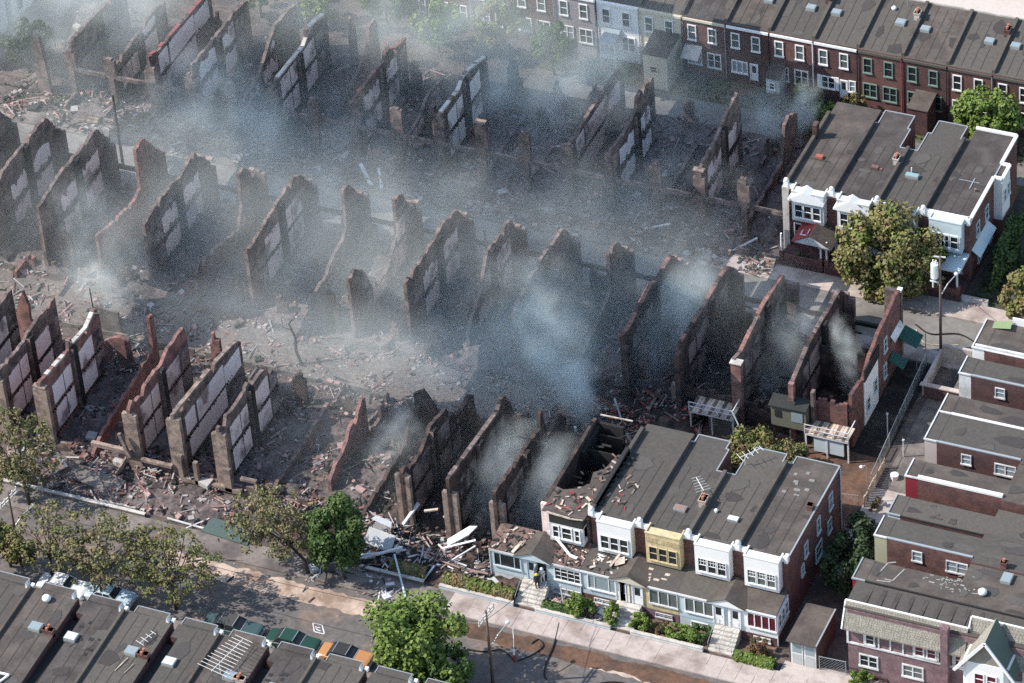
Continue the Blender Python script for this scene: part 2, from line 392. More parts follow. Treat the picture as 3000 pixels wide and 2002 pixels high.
# ------------------------------------------------------------------ intact row houses
def lin(y, a, b, za, zb): return za + (zb - za) * min(1, max(0, (y - a) / (b - a)))
def coping(par, pts, zf, mat, w=.22, h=.12, name='coping'):
    m = MB()
    for (x0, y0), (x1, y1) in zip(pts, pts[1:]):
        m.beam((x0, y0, zf(x0, y0) + h / 2), (x1, y1, zf(x1, y1) + h / 2), w, h)
    return m.build(name, mat, par)
def house_body(t, foot, zf, wallmat, roofmat, party_x, y0, y1, par_h=.5, overlap=.0):
    """walls, roof a little inside them, and the raised party parapet along party_x"""
    m = MB(); m.prism(foot, -.05, lambda x, y: zf(x, y) - .02); m.build('wall', wallmat, t)
    cx = sum(p[0] for p in foot) / len(foot); cyy = sum(p[1] for p in foot) / len(foot)
    m = MB(); m.slab([(x + (.03 if x < cx else -.03), y + (.03 if y < cyy else -.03), zf(x, y) + .02) for x, y in foot], .06)
    rf = m.build('roof', roofmat, t)
    if party_x is not None:
        m = MB(); a, b = min(y0, y1) + .12, max(y0, y1) - .12
        n = 6
        for i in range(n):
            ya, yb = a + (b - a) * i / n, a + (b - a) * (i + 1) / n
            m.hexa([(party_x - .16, ya, zf(0, ya) - .2), (party_x + .16, ya, zf(0, ya) - .2), (party_x + .16, yb, zf(0, yb) - .2), (party_x - .16, yb, zf(0, yb) - .2),
                    (party_x - .16, ya, zf(0, ya) + par_h), (party_x + .16, ya, zf(0, ya) + par_h), (party_x + .16, yb, zf(0, yb) + par_h), (party_x - .16, yb, zf(0, yb) + par_h)])
        m.build('parapet', roofmat, t)
    return rf
PATCHES = [M('roof_patch_%d' % i, c, .2, 1.5) for i, c in enumerate(((.050, .044, .042), (.085, .078, .070), (.062, .056, .053)))]
def patches(t, x0, x1, y0, y1, zf, n, seed):
    rr = random.Random(seed)
    for ii in range(n):
        x, y = rr.uniform(x0, x1), rr.uniform(min(y0, y1), max(y0, y1)); w, d = rr.uniform(.3, 1.1), rr.uniform(.3, 1.6); k = rr.randint(5, 7); p = []
        for j in range(k): a = 2 * math.pi * j / k; q = rr.uniform(.6, 1.1); px, py = x + w * q * math.cos(a), y + d * q * math.sin(a); px = min(x1, max(x0, px)); py = min(max(y0, y1), max(min(y0, y1), py)); p.append((px, py, zf(px, py) + .036 + ii * .004))
        m = MB(); m.slab(p, .012); m.build('roof_patch', rr.choice(PATCHES), t)
    x = x0 + .9
    while x < x1 - .4:
        m = MB(); ya, yb = min(y0, y1), max(y0, y1); m.beam((x, ya, zf(x, ya) + .03), (x, yb, zf(x, yb) + .03), .05, .02); m.build('roof_seam', PATCHES[0], t); x += 1.0
def skylight(t, x, y, z, w=1.0, d=.8, mat=None):
    m = MB(); m.box(x - w / 2, x + w / 2, y - d / 2, y + d / 2, z - .1, z + .32)
    s = m.build('skylight', metal_g, t)
    B(s, 'pane', x - w / 2 + .06, x + w / 2 - .06, y - d / 2 + .06, y + d / 2 - .06, z + .322, z + .35, mat or glass_s)
def chimney(t, x, y, z, h=1.0, mat=None, pots=2, w=.5, d=.9):
    m = MB(); m.box(x - w / 2, x + w / 2, y - d / 2, y + d / 2, z - .3, z + h); m.box(x - w / 2 - .06, x + w / 2 + .06, y - d / 2 - .06, y + d / 2 + .06, z + h - .15, z + h)
    c = m.build('chimney', mat or brick_red, t)
    for i in range(pots):
        m = MB(); yy = y + (i - (pots - 1) / 2) * .42; m.tube([(x, yy, z + h), (x, yy, z + h + .3)], .13, 7); m.build('chimney_pot', M('terracotta', (.36, .15, .10), .1, 2), c)
def vent(t, x, y, z, r=.32):
    m = MB(); m.tube([(x, y, z - .05), (x, y, z + .25)], r * .6, 8); m.ball((x, y, z + .3), r, 10, sz=.75); m.build('roof_vent', white, t, smooth=True)
def pipe(t, x, y, z, h=.6, r=.05, mat=None):
    m = MB(); m.tube([(x, y, z - .05), (x, y, z + h)], r, 6); m.build('vent_pipe', mat or metal_g, t)
def antenna(t, x, y, z, h, a, n=9, L=3.4, span=1.7):
    m = MB(); m.tube([(x, y, z), (x, y, z + h)], .035, 5)
    d = Vector((math.cos(a), math.sin(a), .02)); p = Vector((-d.y, d.x, 0)); c = Vector((x, y, z + h))
    m.tube([c - d * L * .25, c + d * L * .75], .035, 5)
    for i in range(n):
        q = c + d * (L * (i / (n - 1) - .22)); s = span * (1 - .45 * i / n) / 1.0
        m.tube([q - p * s / 1.0, q + p * s / 1.0], .022, 4)
    m.build('antenna', M('aluminium', (.62, .62, .60), .05, 2, rough=.4), t)
def rag_debris(par, n, x0, x1, y0, y1, zf, mats, name='roof_litter', rr=R):
    m = MB()
    if n < 12:
        for _ in range(n):
            x, y = rr.uniform(x0, x1), rr.uniform(y0, y1); m = MB(); L = rr.uniform(.2, .6); m.box(x - L / 2, x + L / 2, y - .08, y + rr.uniform(.1, .3), zf(x, y) + .03, zf(x, y) + .06); m.build(name, mats[0], par)
        return
    for _ in range(n):
        x, y = rr.uniform(x0, x1), rr.uniform(y0, y1); a = rr.uniform(0, 3.1); L = rr.uniform(.15, .7); d = Vector((math.cos(a), math.sin(a), 0)) * L / 2
        m.beam(Vector((x, y, zf(x, y) + .06)) - d, Vector((x, y, zf(x, y) + .1)) + d, rr.uniform(.06, .25), .05, rr.randrange(len(mats)))
    o = m.build(name, mats, par); o['kind'] = 'stuff'; return o

def porch_house(k, W, XB0, Yf, label, group, roof, bay, porch, pwin, baywin, notch=None, end=False, depth=13.4, porch_side='R', wallmat=brick_red,
                foundation=None, bayglass=glass, porchglass=glass_c, zoff=0, bay_style='sash', porch_style='triple', zf0=7.8, zr=7.35, has_porch=True, porchroof=None, gable=True, baygable=False, left_par=True):
    X0 = XB0 + W * k; X1 = X0 + W; Y = lambda y: Yf + y
    t = thing('row_house', label, 'house', ((X0 + X1) / 2, Yf + depth / 2, 0), group)
    zf = lambda x, y: lin(y - Yf, 0, depth, zf0, zr)
    if notch == 'R': foot = [(X0, 0), (X1, 0), (X1, 9.2), (X1 - .9, 9.2), (X1 - .9, 12.3), (X1 - 1.2, 12.3), (X1 - 1.2, depth), (X0 + .4, depth), (X0 + .4, 12.3), (X0, 12.3)]
    elif notch == 'L': foot = [(X0, 0), (X1, 0), (X1, 12.3), (X1 - .4, 12.3), (X1 - .4, depth), (X0 + 1.3, depth), (X0 + 1.3, 12.3), (X0 + .9, 12.3), (X0 + .9, 9.2), (X0, 9.2)]
    elif notch == 'E': foot = [(X0, 0), (X1, 0), (X1, depth), (X0 + .55, depth), (X0 + .55, 12.3), (X0, 12.3)]
    elif notch == 'B': foot = [(X0, 0), (X1, 0), (X1, 7.3), (X1 + .85, 7.3), (X1 + .85, 9.6), (X1, 9.6), (X1, depth), (X0 + .5, depth), (X0 + .5, 12.6), (X0, 12.6)]
    else: foot = [(X0, 0), (X1, 0), (X1, depth), (X0, depth)]
    foot = [(x, Y(y)) for x, y in foot]
    house_body(t, foot, zf, wallmat, roof, X0 if left_par else None, Yf, Yf + (9.2 if notch == 'L' else 12.3))
    # thin pale coping along the rear edges
    if notch in ('R', 'L', 'E'):
        rp = [p for p in foot[2:]]
        coping(t, rp + ([foot[0]] if False else []), lambda x, y: zf(x, y) + .02, metal_g, .10, .07)
    patches(t, X0 + .45, X1 - .1, Yf + .5, Yf + 9, zf, 5, int(X0 * 10) + 7)
    # bay on the upper floor
    bx0, bx1, by = X0 + .88, X0 + 4.1 * W / 4.6, Yf - .9
    m = MB(); m.box(bx0, bx1, by, Yf - .004, 4.5, 7.98); m.box(bx0 - .03, bx1 + .03, by - .05, by + .12, 7.98, 8.1); m.box(bx0 - .03, bx0 + .1, by + .12, Yf + .4, 7.98, 8.1); m.box(bx1 - .1, bx1 + .03, by + .12, Yf + .4, 7.98, 8.1)
    bw = m.build('bay_window', bay, t)
    if baygable:   # little pediment over the bay
        m = MB(); xm = (bx0 + bx1) / 2 - .3
        m.add([(bx0 - .3, by - .35, 7.2), (xm, by - .35, 8.35), (xm, Yf, 8.35), (bx0 - .3, Yf, 7.2), (bx1 + .1, by - .35, 7.2), (bx1 + .1, Yf, 7.2),
               (bx0 - .3, by - .35, 7.05), (xm, by - .35, 8.2), (bx1 + .1, by - .35, 7.05)], [(0, 1, 2, 3), (1, 4, 5, 2), (0, 6, 7, 1), (1, 7, 8, 4), (6, 8, 7)])
        m.build('pediment', white, t)
    n = 3; gap = .12; ww = (bx1 - bx0 - .5) / 3
    for i in range(3):
        window(t, bx0 + .28 + i * ww, by - .003, 4.98, ww - .06, 1.6, '-y', bay if bay in (yellow,) else white, bayglass, baywin, case=.07)
    # front parapet and pier caps
    B(t, 'cornice', X0, bx0, Yf - .05, Yf + .2, 7.5, 8.02, white); B(t, 'cornice', bx1, X1, Yf - .05, Yf + .2, 7.5, 8.02, white)
    m = MB(); m.box(X0 - .22, X0 + .22, Yf - .15, Yf + .3, 7.7, 8.35); m.ball((X0, Yf + .05, 8.45), .24, 8); m.build('pier_cap', white, t)
    if end:
        m = MB(); m.box(X1 - .25, X1 + .06, Yf - .12, Yf + .35, 7.4, 8.2); m.build('pier_cap', white, t)
        coping(t, [(X1, Yf + .4), (X1, Yf + depth)], lambda x, y: zf(x, y) + .02, metal_g, .14, .08)
    if not has_porch: return t, zf, X0, X1
    # enclosed porch
    px0, px1 = X0 + .02, X1 - .02
    P = MB(); P.box(px0, px1, Yf - 3, Yf - .004, 1.05, 3.72); pw = P.build('porch', porch, t)
    B(t, 'foundation', px0 + .02, px1 - .02, Yf - 2.97, Yf - .004, -.05, 1.05, foundation or brick_red)
    pr = MB()
    pr.slab([(px0 - .02, Yf - 3.15, 3.86), (px1 + .02, Yf - 3.15, 3.86), (px1 + .02, Yf - .006, 4.38), (px0 - .02, Yf - .006, 4.38)], .13)
    r_ = pr.build('porch_roof', porchroof or roof, t)
    B(t, 'porch_trim', px0 - .03, px1 + .03, Yf - 3.19, Yf - 3.152, 3.68, 3.9, white)
    # windows and door
    if porch_side == 'L': wx0, dx = X0 + .6, X0 + W - 1.25      # window on the left, door by the right party wall
    else: wx0, dx = X0 + W - 3.3 + .55, X0 + .32
    window(t, wx0, Yf - 3.003, 1.85, 2.7, 1.68, '-y', white if porch is not yellow else white_g, porchglass, porch_style, case=.08)
    door(t, dx, Yf - 3.003, 1.3, .85, 2.1)
    window(t, wx0 + .5, Yf - 2.975, .3, 1.6, .5, '-y', white_g, glass, 'double', 'basement_window', .07)
    return t, zf, X0, X1
def porch_gable(x, Yf, mat_front, roofm, par):
    m = MB(); y0 = Yf - 3.42
    for s in (-1, 1):
        m.slab([(x, y0, 4.72), (x, Yf - .3, 4.72), (x + s * 1.8, Yf - .3, 3.93), (x + s * 1.8, y0, 3.93)] if s > 0 else [(x, Yf - .3, 4.72), (x, y0, 4.72), (x - 1.8, y0, 3.93), (x - 1.8, Yf - .3, 3.93)], .08)
    m.build('gable_roof', roofm, par)
    m = MB(); m.add([(x - 1.7, y0 + .1, 3.74), (x + 1.7, y0 + .1, 3.74), (x + 1.7, y0 + .1, 3.86), (x, y0 + .1, 4.6), (x - 1.7, y0 + .1, 3.86), (x - 1.7, y0 + .25, 3.74), (x + 1.7, y0 + .25, 3.74)], [(0, 1, 2, 3, 4), (0, 5, 6, 1)])
    m.build('gable', mat_front, par)
def steps(x0, x1, Yf, label, n=6, rail=True, loc=None):
    t = thing('front_steps', label, 'steps', ((x0 + x1) / 2, Yf - 4.2, 0))
    for i in range(n):
        B(t, 'step', x0, x1, Yf - 3.3 - .34 * (i + 1), Yf - 3.0 - .005 * i if i == 0 else Yf - 3.3 - .34 * i - .002, 0, 1.3 - 1.3 * i / n - .08, stone_l)
    if rail:
        for x in (x0 + .05, (x0 + x1) / 2, x1 - .05):
            m = MB(); m.tube([(x, Yf - 3.2, 2.1), (x, Yf - 5.3, .95), (x, Yf - 5.3, .05)], .025, 5); m.tube([(x, Yf - 3.2, 2.1), (x, Yf - 3.2, 1.2)], .025, 5); m.build('handrail', metal_g, t)
    return t

GA = 'row houses left standing along the near street'
# near row: k = 12..15
h, zf, X0, X1 = porch_house(12, 4.6, 0, 0, 'white fronted row house with rubbish on its porch roof, beside the half burnt house', GA, ROOFS[1], white, bluewhite, None, 'sash', 'x', porch_side='L', porchglass=glass_s, porch_style='picture')
rag_debris(h, 46, X0 + .4, X1 - .3, -2.9, -.95, lambda x, y: 4.35 + y * .165, [palewood, char, white, burntwood])
rag_debris(h, 26, X0 + .4, X0 + 2.6, 1.5, 6, zf, [burntwood, char, palewood, redpaint], 'roof_litter')
door(h, X1 - .9, -3.003, 1.3, .8, 2.1)
m = MB(); m.beam((57.7, -2.2, 4.2), (58.3, -.8, 4.9), .22, .12); m.quad((58.1, -2.1, 4.3), (58.9, -1.7, 4.5), (58.7, -1.1, 4.75), (57.9, -1.5, 4.6)); m.build('fallen_board', palewood, h)
# charred wall of the neighbour rising above the roof, with burnt joist ends
m = MB(); m.box(55.0, 55.36, .9, 8.8, 7.0, 8.35); m.build('fire_wall', tar, h)
for i in range(9): B(h, 'burnt_joist', 55.36, 55.36 + R.uniform(.2, .75), 1.4 + i * .82, 1.6 + i * .82, 7.72, 7.86, char)
h, zf, X0, X1 = porch_house(13, 4.6, 0, 0, 'row house with a yellow brick bay and yellow porch front', GA, ROOFS[1], yellow, yellow, None, 'sash', 'R', porch_side='R', porchglass=glass_c, porch_style='triple', foundation=brick_purple)
chimney(h, X1 - .25, 4.4, 7.6, 1.0, M('pinkish_chimney', (.45, .34, .29), .2, 2), 2, .6, .9); antenna(h, X0 + 3.9, 5.2, 7.6, 1.4, 2.3, 6, 1.8, .7)
skylight(h, X0 + 2.6, 3.2, 7.62, 1.1, .7, M('rusty_lid', (.24, .15, .13), .2, 2))
rag_debris(h, 10, X0 + .5, X0 + 3.5, -2.8, -1.2, lambda x, y: 4.35 + y * .165, [palewood, tar, burntwood])
m = MB(); m.add([(X0 + .9, -.95, 7.05), (X0 + 4.1, -.95, 7.05), (X0 + 4.1, -.95, 7.5), (X0 + .9, -.95, 7.5)], [(0, 1, 2, 3)])
for i in range(24):
    if i in (9, 10): continue
    m.box(X0 + .98 + i * .128, X0 + 1.04 + i * .128, -.965, -.9, 7.1, 7.55)
m.build('brick_frieze', yellow, h)
g13 = h
porch_gable(59.8, 0, cream, ROOFS[0], h)
h, zf, X0, X1 = porch_house(14, 4.6, 0, 0, 'white row house with a large curtained porch window, next to the end house', GA, ROOFS[2], white, bluewhite, None, 'sash6', 'L', porch_side='L', porchglass=glass_c, porch_style='triple', foundation=bluewhite)
porch_gable(69.0, 0, white, ROOFS[0], h)
skylight(h, X0 + 2.9, 3.4, 7.62, 1.0, .6, white)
vent(h, X0 + 1.1, 3.9, 7.6, .2)
antenna(h, X0 + 1.2, 10.8, 7.4, 1.2, .9, 5, 2.2, .6)
h, zf, X0, X1 = porch_house(15, 4.6, 0, 0, 'white end house of the near row with four porch windows and brick side wall', GA, ROOFS[0], white, white, None, 'sash6', 'E', end=True, porch_side='R', porchglass=glass_r, porch_style='quad', wallmat=brick_red, bayglass=glass_c)
chimney(h, X1 - .45, 7.0, 7.5, .7, brick_red, 0, .5, .5)
rag_debris(h, 9, X0 + .5, X1 - .5, 8, 12.5, zf, [M('roof_patch', (.2, .19, .18), .1, 2)], 'roof_patch')
for y, z, w, hh in ((10.3, 4.6, .95, 1.75), (7.2, 4.4, .85, 1.8), (4.0, 4.4, .85, 1.6), (6.7, 1.5, 1.6, 1.75), (9.8, 2.2, 1.0, 1.5), (3.1, 3.0, .7, 1.2)):
    window(h, X1 + .003, y, z, w, hh, '+x', bluewhite, glass_c, 'sash')
for i in range(3): window(h, X1 - .015, -2.75 + i * .85, 1.9, .8, 1.6, '+x', white, glass_c, 'sash')
m = MB(); m.tube([(X1 + .1, 13.2, 7.3), (X1 + .1, 13.2, .2)], .06, 6); m.build('downpipe', bluewhite, h)
m = MB(); m.tube([(X1 + .06, -3.0, 3.7), (X1 + .06, -3.05, .2)], .05, 6); m.build('downpipe', white, h)
steps(67.9, 70.2, 0, 'stone front steps with metal handrails below the white porch gable')
steps(58.6, 60.9, 0, 'broad pale front steps between the white porch and the yellow porch', rail=False)

# half burnt house k = 11 and the lone porch k = 10
t = thing('burnt_house', 'half burnt row house with an open roof and a scorched white bay window', 'house', (52.9, 6, 0))
m = MB(); m.box(50.45, 50.8, .1, 12.2, -.05, 7.75); m.build('wall', brick_char, t)
m = MB(); m.box(54.9, 55.2, .1, 12.6, -.05, 7.6); m.build('wall', brick_char, t)
m = MB(); m.box(50.8, 54.9, .0, .35, -.05, 4.5); m.box(50.8, 51.45, 0, .35, 4.5, 7.4); m.box(54.7, 54.9, 0, .35, 4.5, 7.3); m.build('front_wall', brick_burnt, t)
m = MB(); m.box(51.0, 51.45, -.45, -.01, 4.4, 7.2); m.box(50.45, 50.95, -.2, .1, 4.2, 7.9); m.build('scorched_pier', plaster, t)
m = MB(); m.box(51.48, 54.7, -.9, -.006, 4.5, 4.95); m.box(51.48, 51.78, -.9, -.6, 4.95, 6.45); m.box(52.5, 52.62, -.9, -.7, 4.95, 6.45); m.box(53.7, 53.82, -.9, -.7, 4.95, 6.4); m.box(54.45, 54.7, -.9, -.6, 4.95, 6.3)
m.box(51.48, 54.7, -.89, -.01, 6.4, 6.52); m.build('bay_window', white_g, t)
B(t, 'burnt_fascia', 51.48, 54.68, -.86, -.02, 6.53, 7.55, char)
m = MB(); m.beam((51.3, -.9, 7.72), (53.6, -.95, 7.6), .1, .16); m.beam((53.6, -.95, 7.58), (54.8, -.9, 7.7), .1, .1); m.build('trim_board', palewood, t)
for x, w in ((51.75, .7), (52.62, 1.05), (53.85, .6)): window(t, x, -.905, 4.95, w, 1.45, '-y', white, glass, 'sash')
rm = MB()
rm.slab([(50.85, -.85, 7.8), (54.9, -.85, 7.8), (54.9, .4, 7.78), (54.9, 8.6, 7.5), (54.3, 8.4, 7.5), (54.0, 6.2, 7.6), (53.2, 5.4, 7.62), (53.5, 3.9, 7.66), (52.8, 2.9, 7.7), (51.6, 2.3, 7.74), (50.85, 2.5, 7.76)], .14)
rm.build('roof', ROOFS[0], t)
rag_debris(t, 40, 51, 54.8, -.6, 2.3, lambda x, y: 7.78, [palewood, burntwood, char, redpaint])
rag_debris(t, 14, 53.6, 54.8, 2.5, 8, lambda x, y: 7.66, [palewood, burntwood, char])
B(t, 'upper_floor', 50.8, 54.9, 3.2, 12.1, 3.6, 3.8, char)
for i in range(22):
    m = MB(); x, y, z = R.uniform(51, 54.6), R.uniform(3.2, 11.8), R.uniform(3.9, 7.2); d = Vector((R.uniform(-1.6, 1.6), R.uniform(-1.4, 1.4), R.uniform(-1.4, 1.4)))
    m.beam(Vector((x, y, z)), Vector((min(54.8, max(50.9, x + d.x)), y + d.y, max(3.85, min(7.5, z + d.z)))), .08, .16); m.build('fallen_joist', R.choice([char, char, char, burntwood, palewood]), t)
for y0_, y1_ in ((9.0, 10.2), (11.2, 12.0)): B(t, 'partition', 51.4, 53.6, y0_, y0_ + .12, 3.81, 6.8, soot)
m = MB(); m.beam((53.0, 3.4, 5.6), (54.6, 6.6, 6.0), 1.2, .05); m.build('hanging_ceiling', M('pinkish_plaster', (.34, .24, .21), .4, 2, col2=(.08, .06, .05)), t)
m = MB(); m.box(50.8, 53.4, 12.0, 12.3, 3.6, 7.4); m.box(50.8, 51.2, 8, 12, 3.8, 7.2); m.build('rear_wall', soot, t)
m = MB(); m.add([(53.2, 13.2, 3), (55.3, 12.7, 3), (54.1, 11.0, 7.9), (53.4, 12.8, 3), (55.1, 12.9, 3), (54.2, 11.3, 7.7)], [(0, 1, 2), (3, 5, 4), (0, 2, 5, 3), (1, 4, 5, 2)]); m.build('torn_siding', metal_g, t)
m = MB(); m.beam((51.0, 12.6, 7.9), (54.0, 12.9, 7.7), .12, .1); m.build('leaning_board', palewood, t)
# its porch together with the porch of the vanished neighbour
t = thing('burnt_porch', 'pale blue enclosed double porch with a debris covered roof and an open door', 'porch', (50.7, -1.6, 0))
B(t, 'porch', 46.45, 55.15, -3, -.01, 1.05, 3.72, bluewhite)
B(t, 'foundation', 46.5, 55.1, -2.97, -.01, -.05, 1.05, white_g)
m = MB(); m.slab([(46.35, -3.15, 3.85), (55.15, -3.15, 3.85), (55.15, -.02, 4.3), (46.35, -.02, 4.3)], .12); m.build('porch_roof', M('scorched_roofing', (.10, .072, .062), .5, 1.2, col2=(.2, .13, .11)), t)
porch_gable(50.7, 0, bluewhite, ROOFS[0], t)
B(t, 'porch_trim', 46.4, 55.17, -3.2, -3.152, 3.66, 3.88, white_g)
window(t, 46.75, -3.003, 1.95, 2.7, 1.6, '-y', bluewhite, glass, 'picture')
window(t, 52.6, -3.003, 1.95, 2.6, 1.55, '-y', white, glass, 'grid')
door(t, 50.05, -3.003, 1.3, .75, 2.1, leafmat=bluewhite, framemat=bluewhite)
B(t, 'doorway', 51.05, 51.85, -3.03, -3.003, 1.3, 3.45, soot)
m = MB(); m.box(51.0, 51.06, -3.85, -3.03, 1.35, 3.4); m.build('storm_door', metal_g, t)
for i in range(4): window(t, 52.4 + i * .66, -2.975, .35, .6, .6, '-y', white_g, glass_s, 'x', 'basement_window', .06)
rag_debris(t, 150, 46.6, 55, -3.0, -.3, lambda x, y: 4.3 + y * .145, [palewood, burntwood, char, char, brick_red])
m = MB(); m.beam((51.1, -.3, 5.1), (53.9, -2.2, 4.4), .22, .09); m.beam((53.9, -2.2, 4.4), (54.6, -2.3, 4.35), .3, .08); m.build('fallen_gutter', white, t)
m = MB(); m.beam((48.7, -3.1, 4.0), (49.2, -2.0, 4.5), .3, .08); m.build('fallen_board', palewood, t)
m = MB(); m.tube([(46.42, -3.05, 3.7), (46.42, -3.05, .2)], .05, 6); m.tube([(55.1, -3.05, 3.7), (55.1, -3.05, .6)], .05, 6); m.build('downpipe', white_g, t)
steps(49.6, 52.1, 0, 'grey concrete steps with rails in front of the open porch door', 6)

# ------------------------------------------------------------------ middle row on the right (faces the near side)
GC = 'row houses left standing across the side street'
XC, WC = 13.67, 4.61
rc = [ROOFS[0], ROOFS[3], ROOFS[1], ROOFS[3]]
labs = {9: 'smoke veiled house with white pediment bay and a red porch roof, beside burnt lots', 10: 'row house with white pediment bay half hidden behind the large street tree',
        11: 'row house mostly behind the large street tree, with a blue skylight on its roof', 12: 'end house with white coped roof and white side bay, right of the large street tree'}
for k in (9, 10, 11, 12):
    h, zf, X0, X1 = porch_house(k, WC, XC, 49.6, labs[k], GC, rc[k - 9], white_g if k < 11 else bluewhite, brick_red, None, 'sash', {9: None, 10: 'R', 11: 'L', 12: 'B'}[k], end=(k == 12),
                                depth=14.5, zr=7.5, has_porch=False, baygable=k < 11, wallmat=brick_red)
    # open porch: floor, piers, gabled or flat roof
    B(h, 'porch_floor', X0 + .1, X1 - .05, 46.9, 49.59, 0, .8, brick_dark)
    m = MB(); m.box(X0 + .1, X0 + .5, 46.9, 47.3, .8, 1.8); m.box(X1 - .5, X1 - .1, 46.9, 47.3, .8, 1.8); m.box(X0 + .1, X1 - .1, 46.95, 47.1, .8, 1.5); m.build('porch_wall', brick_red, h)
    if k in (9, 11): window(h, X0 + .7, 49.59, 1.5, 2.2, 2.0, '-y', white_g, glass, 'double')
    else: window(h, X1 - 2.9, 49.59, 1.5, 2.2, 2.0, '-y', white_g, glass, 'double')
    dx = X1 - 1.3 if k in (9, 11) else X0 + .35
    door(h, dx, 49.59, .85, .95, 2.1)
    if k in (9, 10):
        m = MB(); m.tube([(X0 + .3, 47.1, 1.8), (X0 + .3, 47.1, 3.9)], .1, 6); m.tube([(X1 - .3, 47.1, 1.8), (X1 - .3, 47.1, 3.9)], .1, 6); m.build('porch_post', white, h)
    if k > 10:
        B(h, 'porch_roof', X0 + .05, X1 - .02, 46.8, 49.59, 3.7, 4.0, bluewhite)
        for x in (X0 + .4, (X0 + X1) / 2, X1 - .4):
            m = MB(); m.box(x - .08, x + .08, 47.0, 47.16, 1.5, 3.7); m.build('porch_post', white, h)
        window(h, X0 + .9, 48.695, 5.0, 3.1, 1.5, '-y', bluewhite, glass, 'double')
    if k == 12:
        rp = [(X0 + .5, 64.0), (X1, 64.0), (X1, 59.2), (X1 + .85, 59.2), (X1 + .85, 56.9), (X1, 56.9), (X1, 49.7)]
        coping(h, rp, lambda x, y: zf(x, y) + .05, white, .32, .22)
        B(h, 'side_bay', X1 + .01, X1 + .87, 56.88, 59.22, 2.8, zf(0, 57) - .05, white)
        for yy in (57.1, 58.2): window(h, X1 + .873, yy, 4.6, .85, 1.6, '+x', white, glass_c, 'sash')
        for yy, zz_ in ((51.5, 4.5), (54.2, 4.4), (60.5, 4.5), (52.0, 1.0), (55.2, 1.0)): window(h, X1 + .003, yy, zz_, .95, 1.6, '+x', bluewhite, glass, 'sash')
        m = MB(); m.slab([(X1 + .9, 50.2, 3.3), (X1 + .9, 55, 3.3), (X1 + .02, 55, 4.0), (X1 + .02, 50.2, 4.0)], .1); m.build('side_canopy', bluewhite, h)
        coping(h, [(X0, 49.75), (X1, 49.75)], lambda x, y: 8.0, white, .3, .2)
        m = MB(); m.box(X0 + 1.6, X0 + 3.6, 55.6, 55.66, 7.74, 7.8); m.box(X0 + 2.9, X0 + 3.0, 54.6, 56.2, 7.73, 7.78); m.build('roof_patch', metal_g, h)
        pipe(h, X0 + 3.6, 54.4, 7.6, .4, .14, burntwood)
    if k == 9:
        B(h, 'pier', X0 - .35, X0 + .3, 49.35, 49.98, 0, 7.75, stone_l)
        m = MB(); xr = X0 + 3.4
        m.slab([(xr - 1.9, 46.6, 3.6), (xr, 46.6, 4.7), (xr, 49.58, 4.7), (xr - 1.9, 49.58, 3.6)], .1, 0); m.slab([(xr, 46.6, 4.7), (xr + 2.2, 46.6, 3.5), (xr + 2.2, 49.58, 3.5), (xr, 49.58, 4.7)], .1, 1)
        m.build('porch_roof', [redpaint, ROOFS[0]], h)
        m = MB(); m.add([(xr - 1.8, 46.7, 3.5), (xr + 2.1, 46.7, 3.42), (xr, 46.7, 4.58), (xr - 1.8, 46.8, 3.4), (xr + 2.1, 46.8, 3.3)], [(0, 1, 2), (0, 3, 4, 1)]); m.build('gable', white_g, h)
        m = MB(); m.box(xr - 1.1, xr - .3, 46.9, 46.98, 4.35, 4.42); m.box(xr - 1.1, xr - 1.03, 46.9, 47.7, 4.3, 4.37); m.box(xr - .37, xr - .3, 46.9, 47.7, 4.6, 4.67); m.build('sign_frame', white, h)
        m = MB(); m.box(X0 + 1.2, X0 + 1.9, 54.5, 55, 7.6, 8.0); m.build('roof_box', M('orange_tile', (.30, .10, .07), .2, 2), h)
        m = MB(); m.box(X0 - .2, X0 + .25, 57.5, 58.3, 7.4, 9.3); m.build('chimney', brick_char, h)
    if k == 10:
        chimney(h, X1 - .35, 56.3, 7.5, 1.0, stone_l, 2, .5, .8)
        m = MB(); m.box(X0 + 2.2, X0 + 2.9, 54.6, 55.1, 7.6, 7.95); m.box(X0 + 2.9, X0 + 3.3, 54.7, 55.0, 7.6, 7.8); m.build('roof_box', brick_red, h)
    if k == 11: skylight(h, X0 + 1.8, 54.6, 7.72, 1.3, .6, M('blue_lid', (.20, .32, .34), .1, 2)); pipe(h, X0 + 1.5, 55.3, 7.7, .6, .06, white)

# ------------------------------------------------------------------ far row seen from the back
GT = 'far row of brick houses seen from the rear'
XT, WT = 39.79, 4.71
tl = {-8: 'smoke hidden rear of a row house, furthest left in the far row', -7: 'smoke veiled house with two white upstairs windows near the left end of the far row', -6: 'smoke veiled brick house in the far row, third from the left end', -5: 'smoke veiled brick house in the far row, left of the grey brick one',
      -4: 'grey brick house left of the white house in the far row', -3: 'white painted house in the far row with a glass lean-to', -2: 'cream house in the far row with a tall boxy rear annex', -1: 'dark red house in the far row with a pale awning, right of the cream one',
      0: 'brick house with white cornice and large white lower window in the far row', 1: 'brick house with a white cornice and small glazed rear porch in the far row', 2: 'brick house in the far row with white shutters and white back door',
      3: 'brick house with green window frames left of the red drainpipe', 4: 'brick house with green windows right of the red drainpipe and a dark shed', 5: 'brick house with two bright white upstairs windows behind the small tree',
      6: 'brick house in the far row partly behind the small tree', 7: 'brick house at the right edge of the far row', 8: 'last brick house of the far row, at the right frame edge'}
YT = 73.5
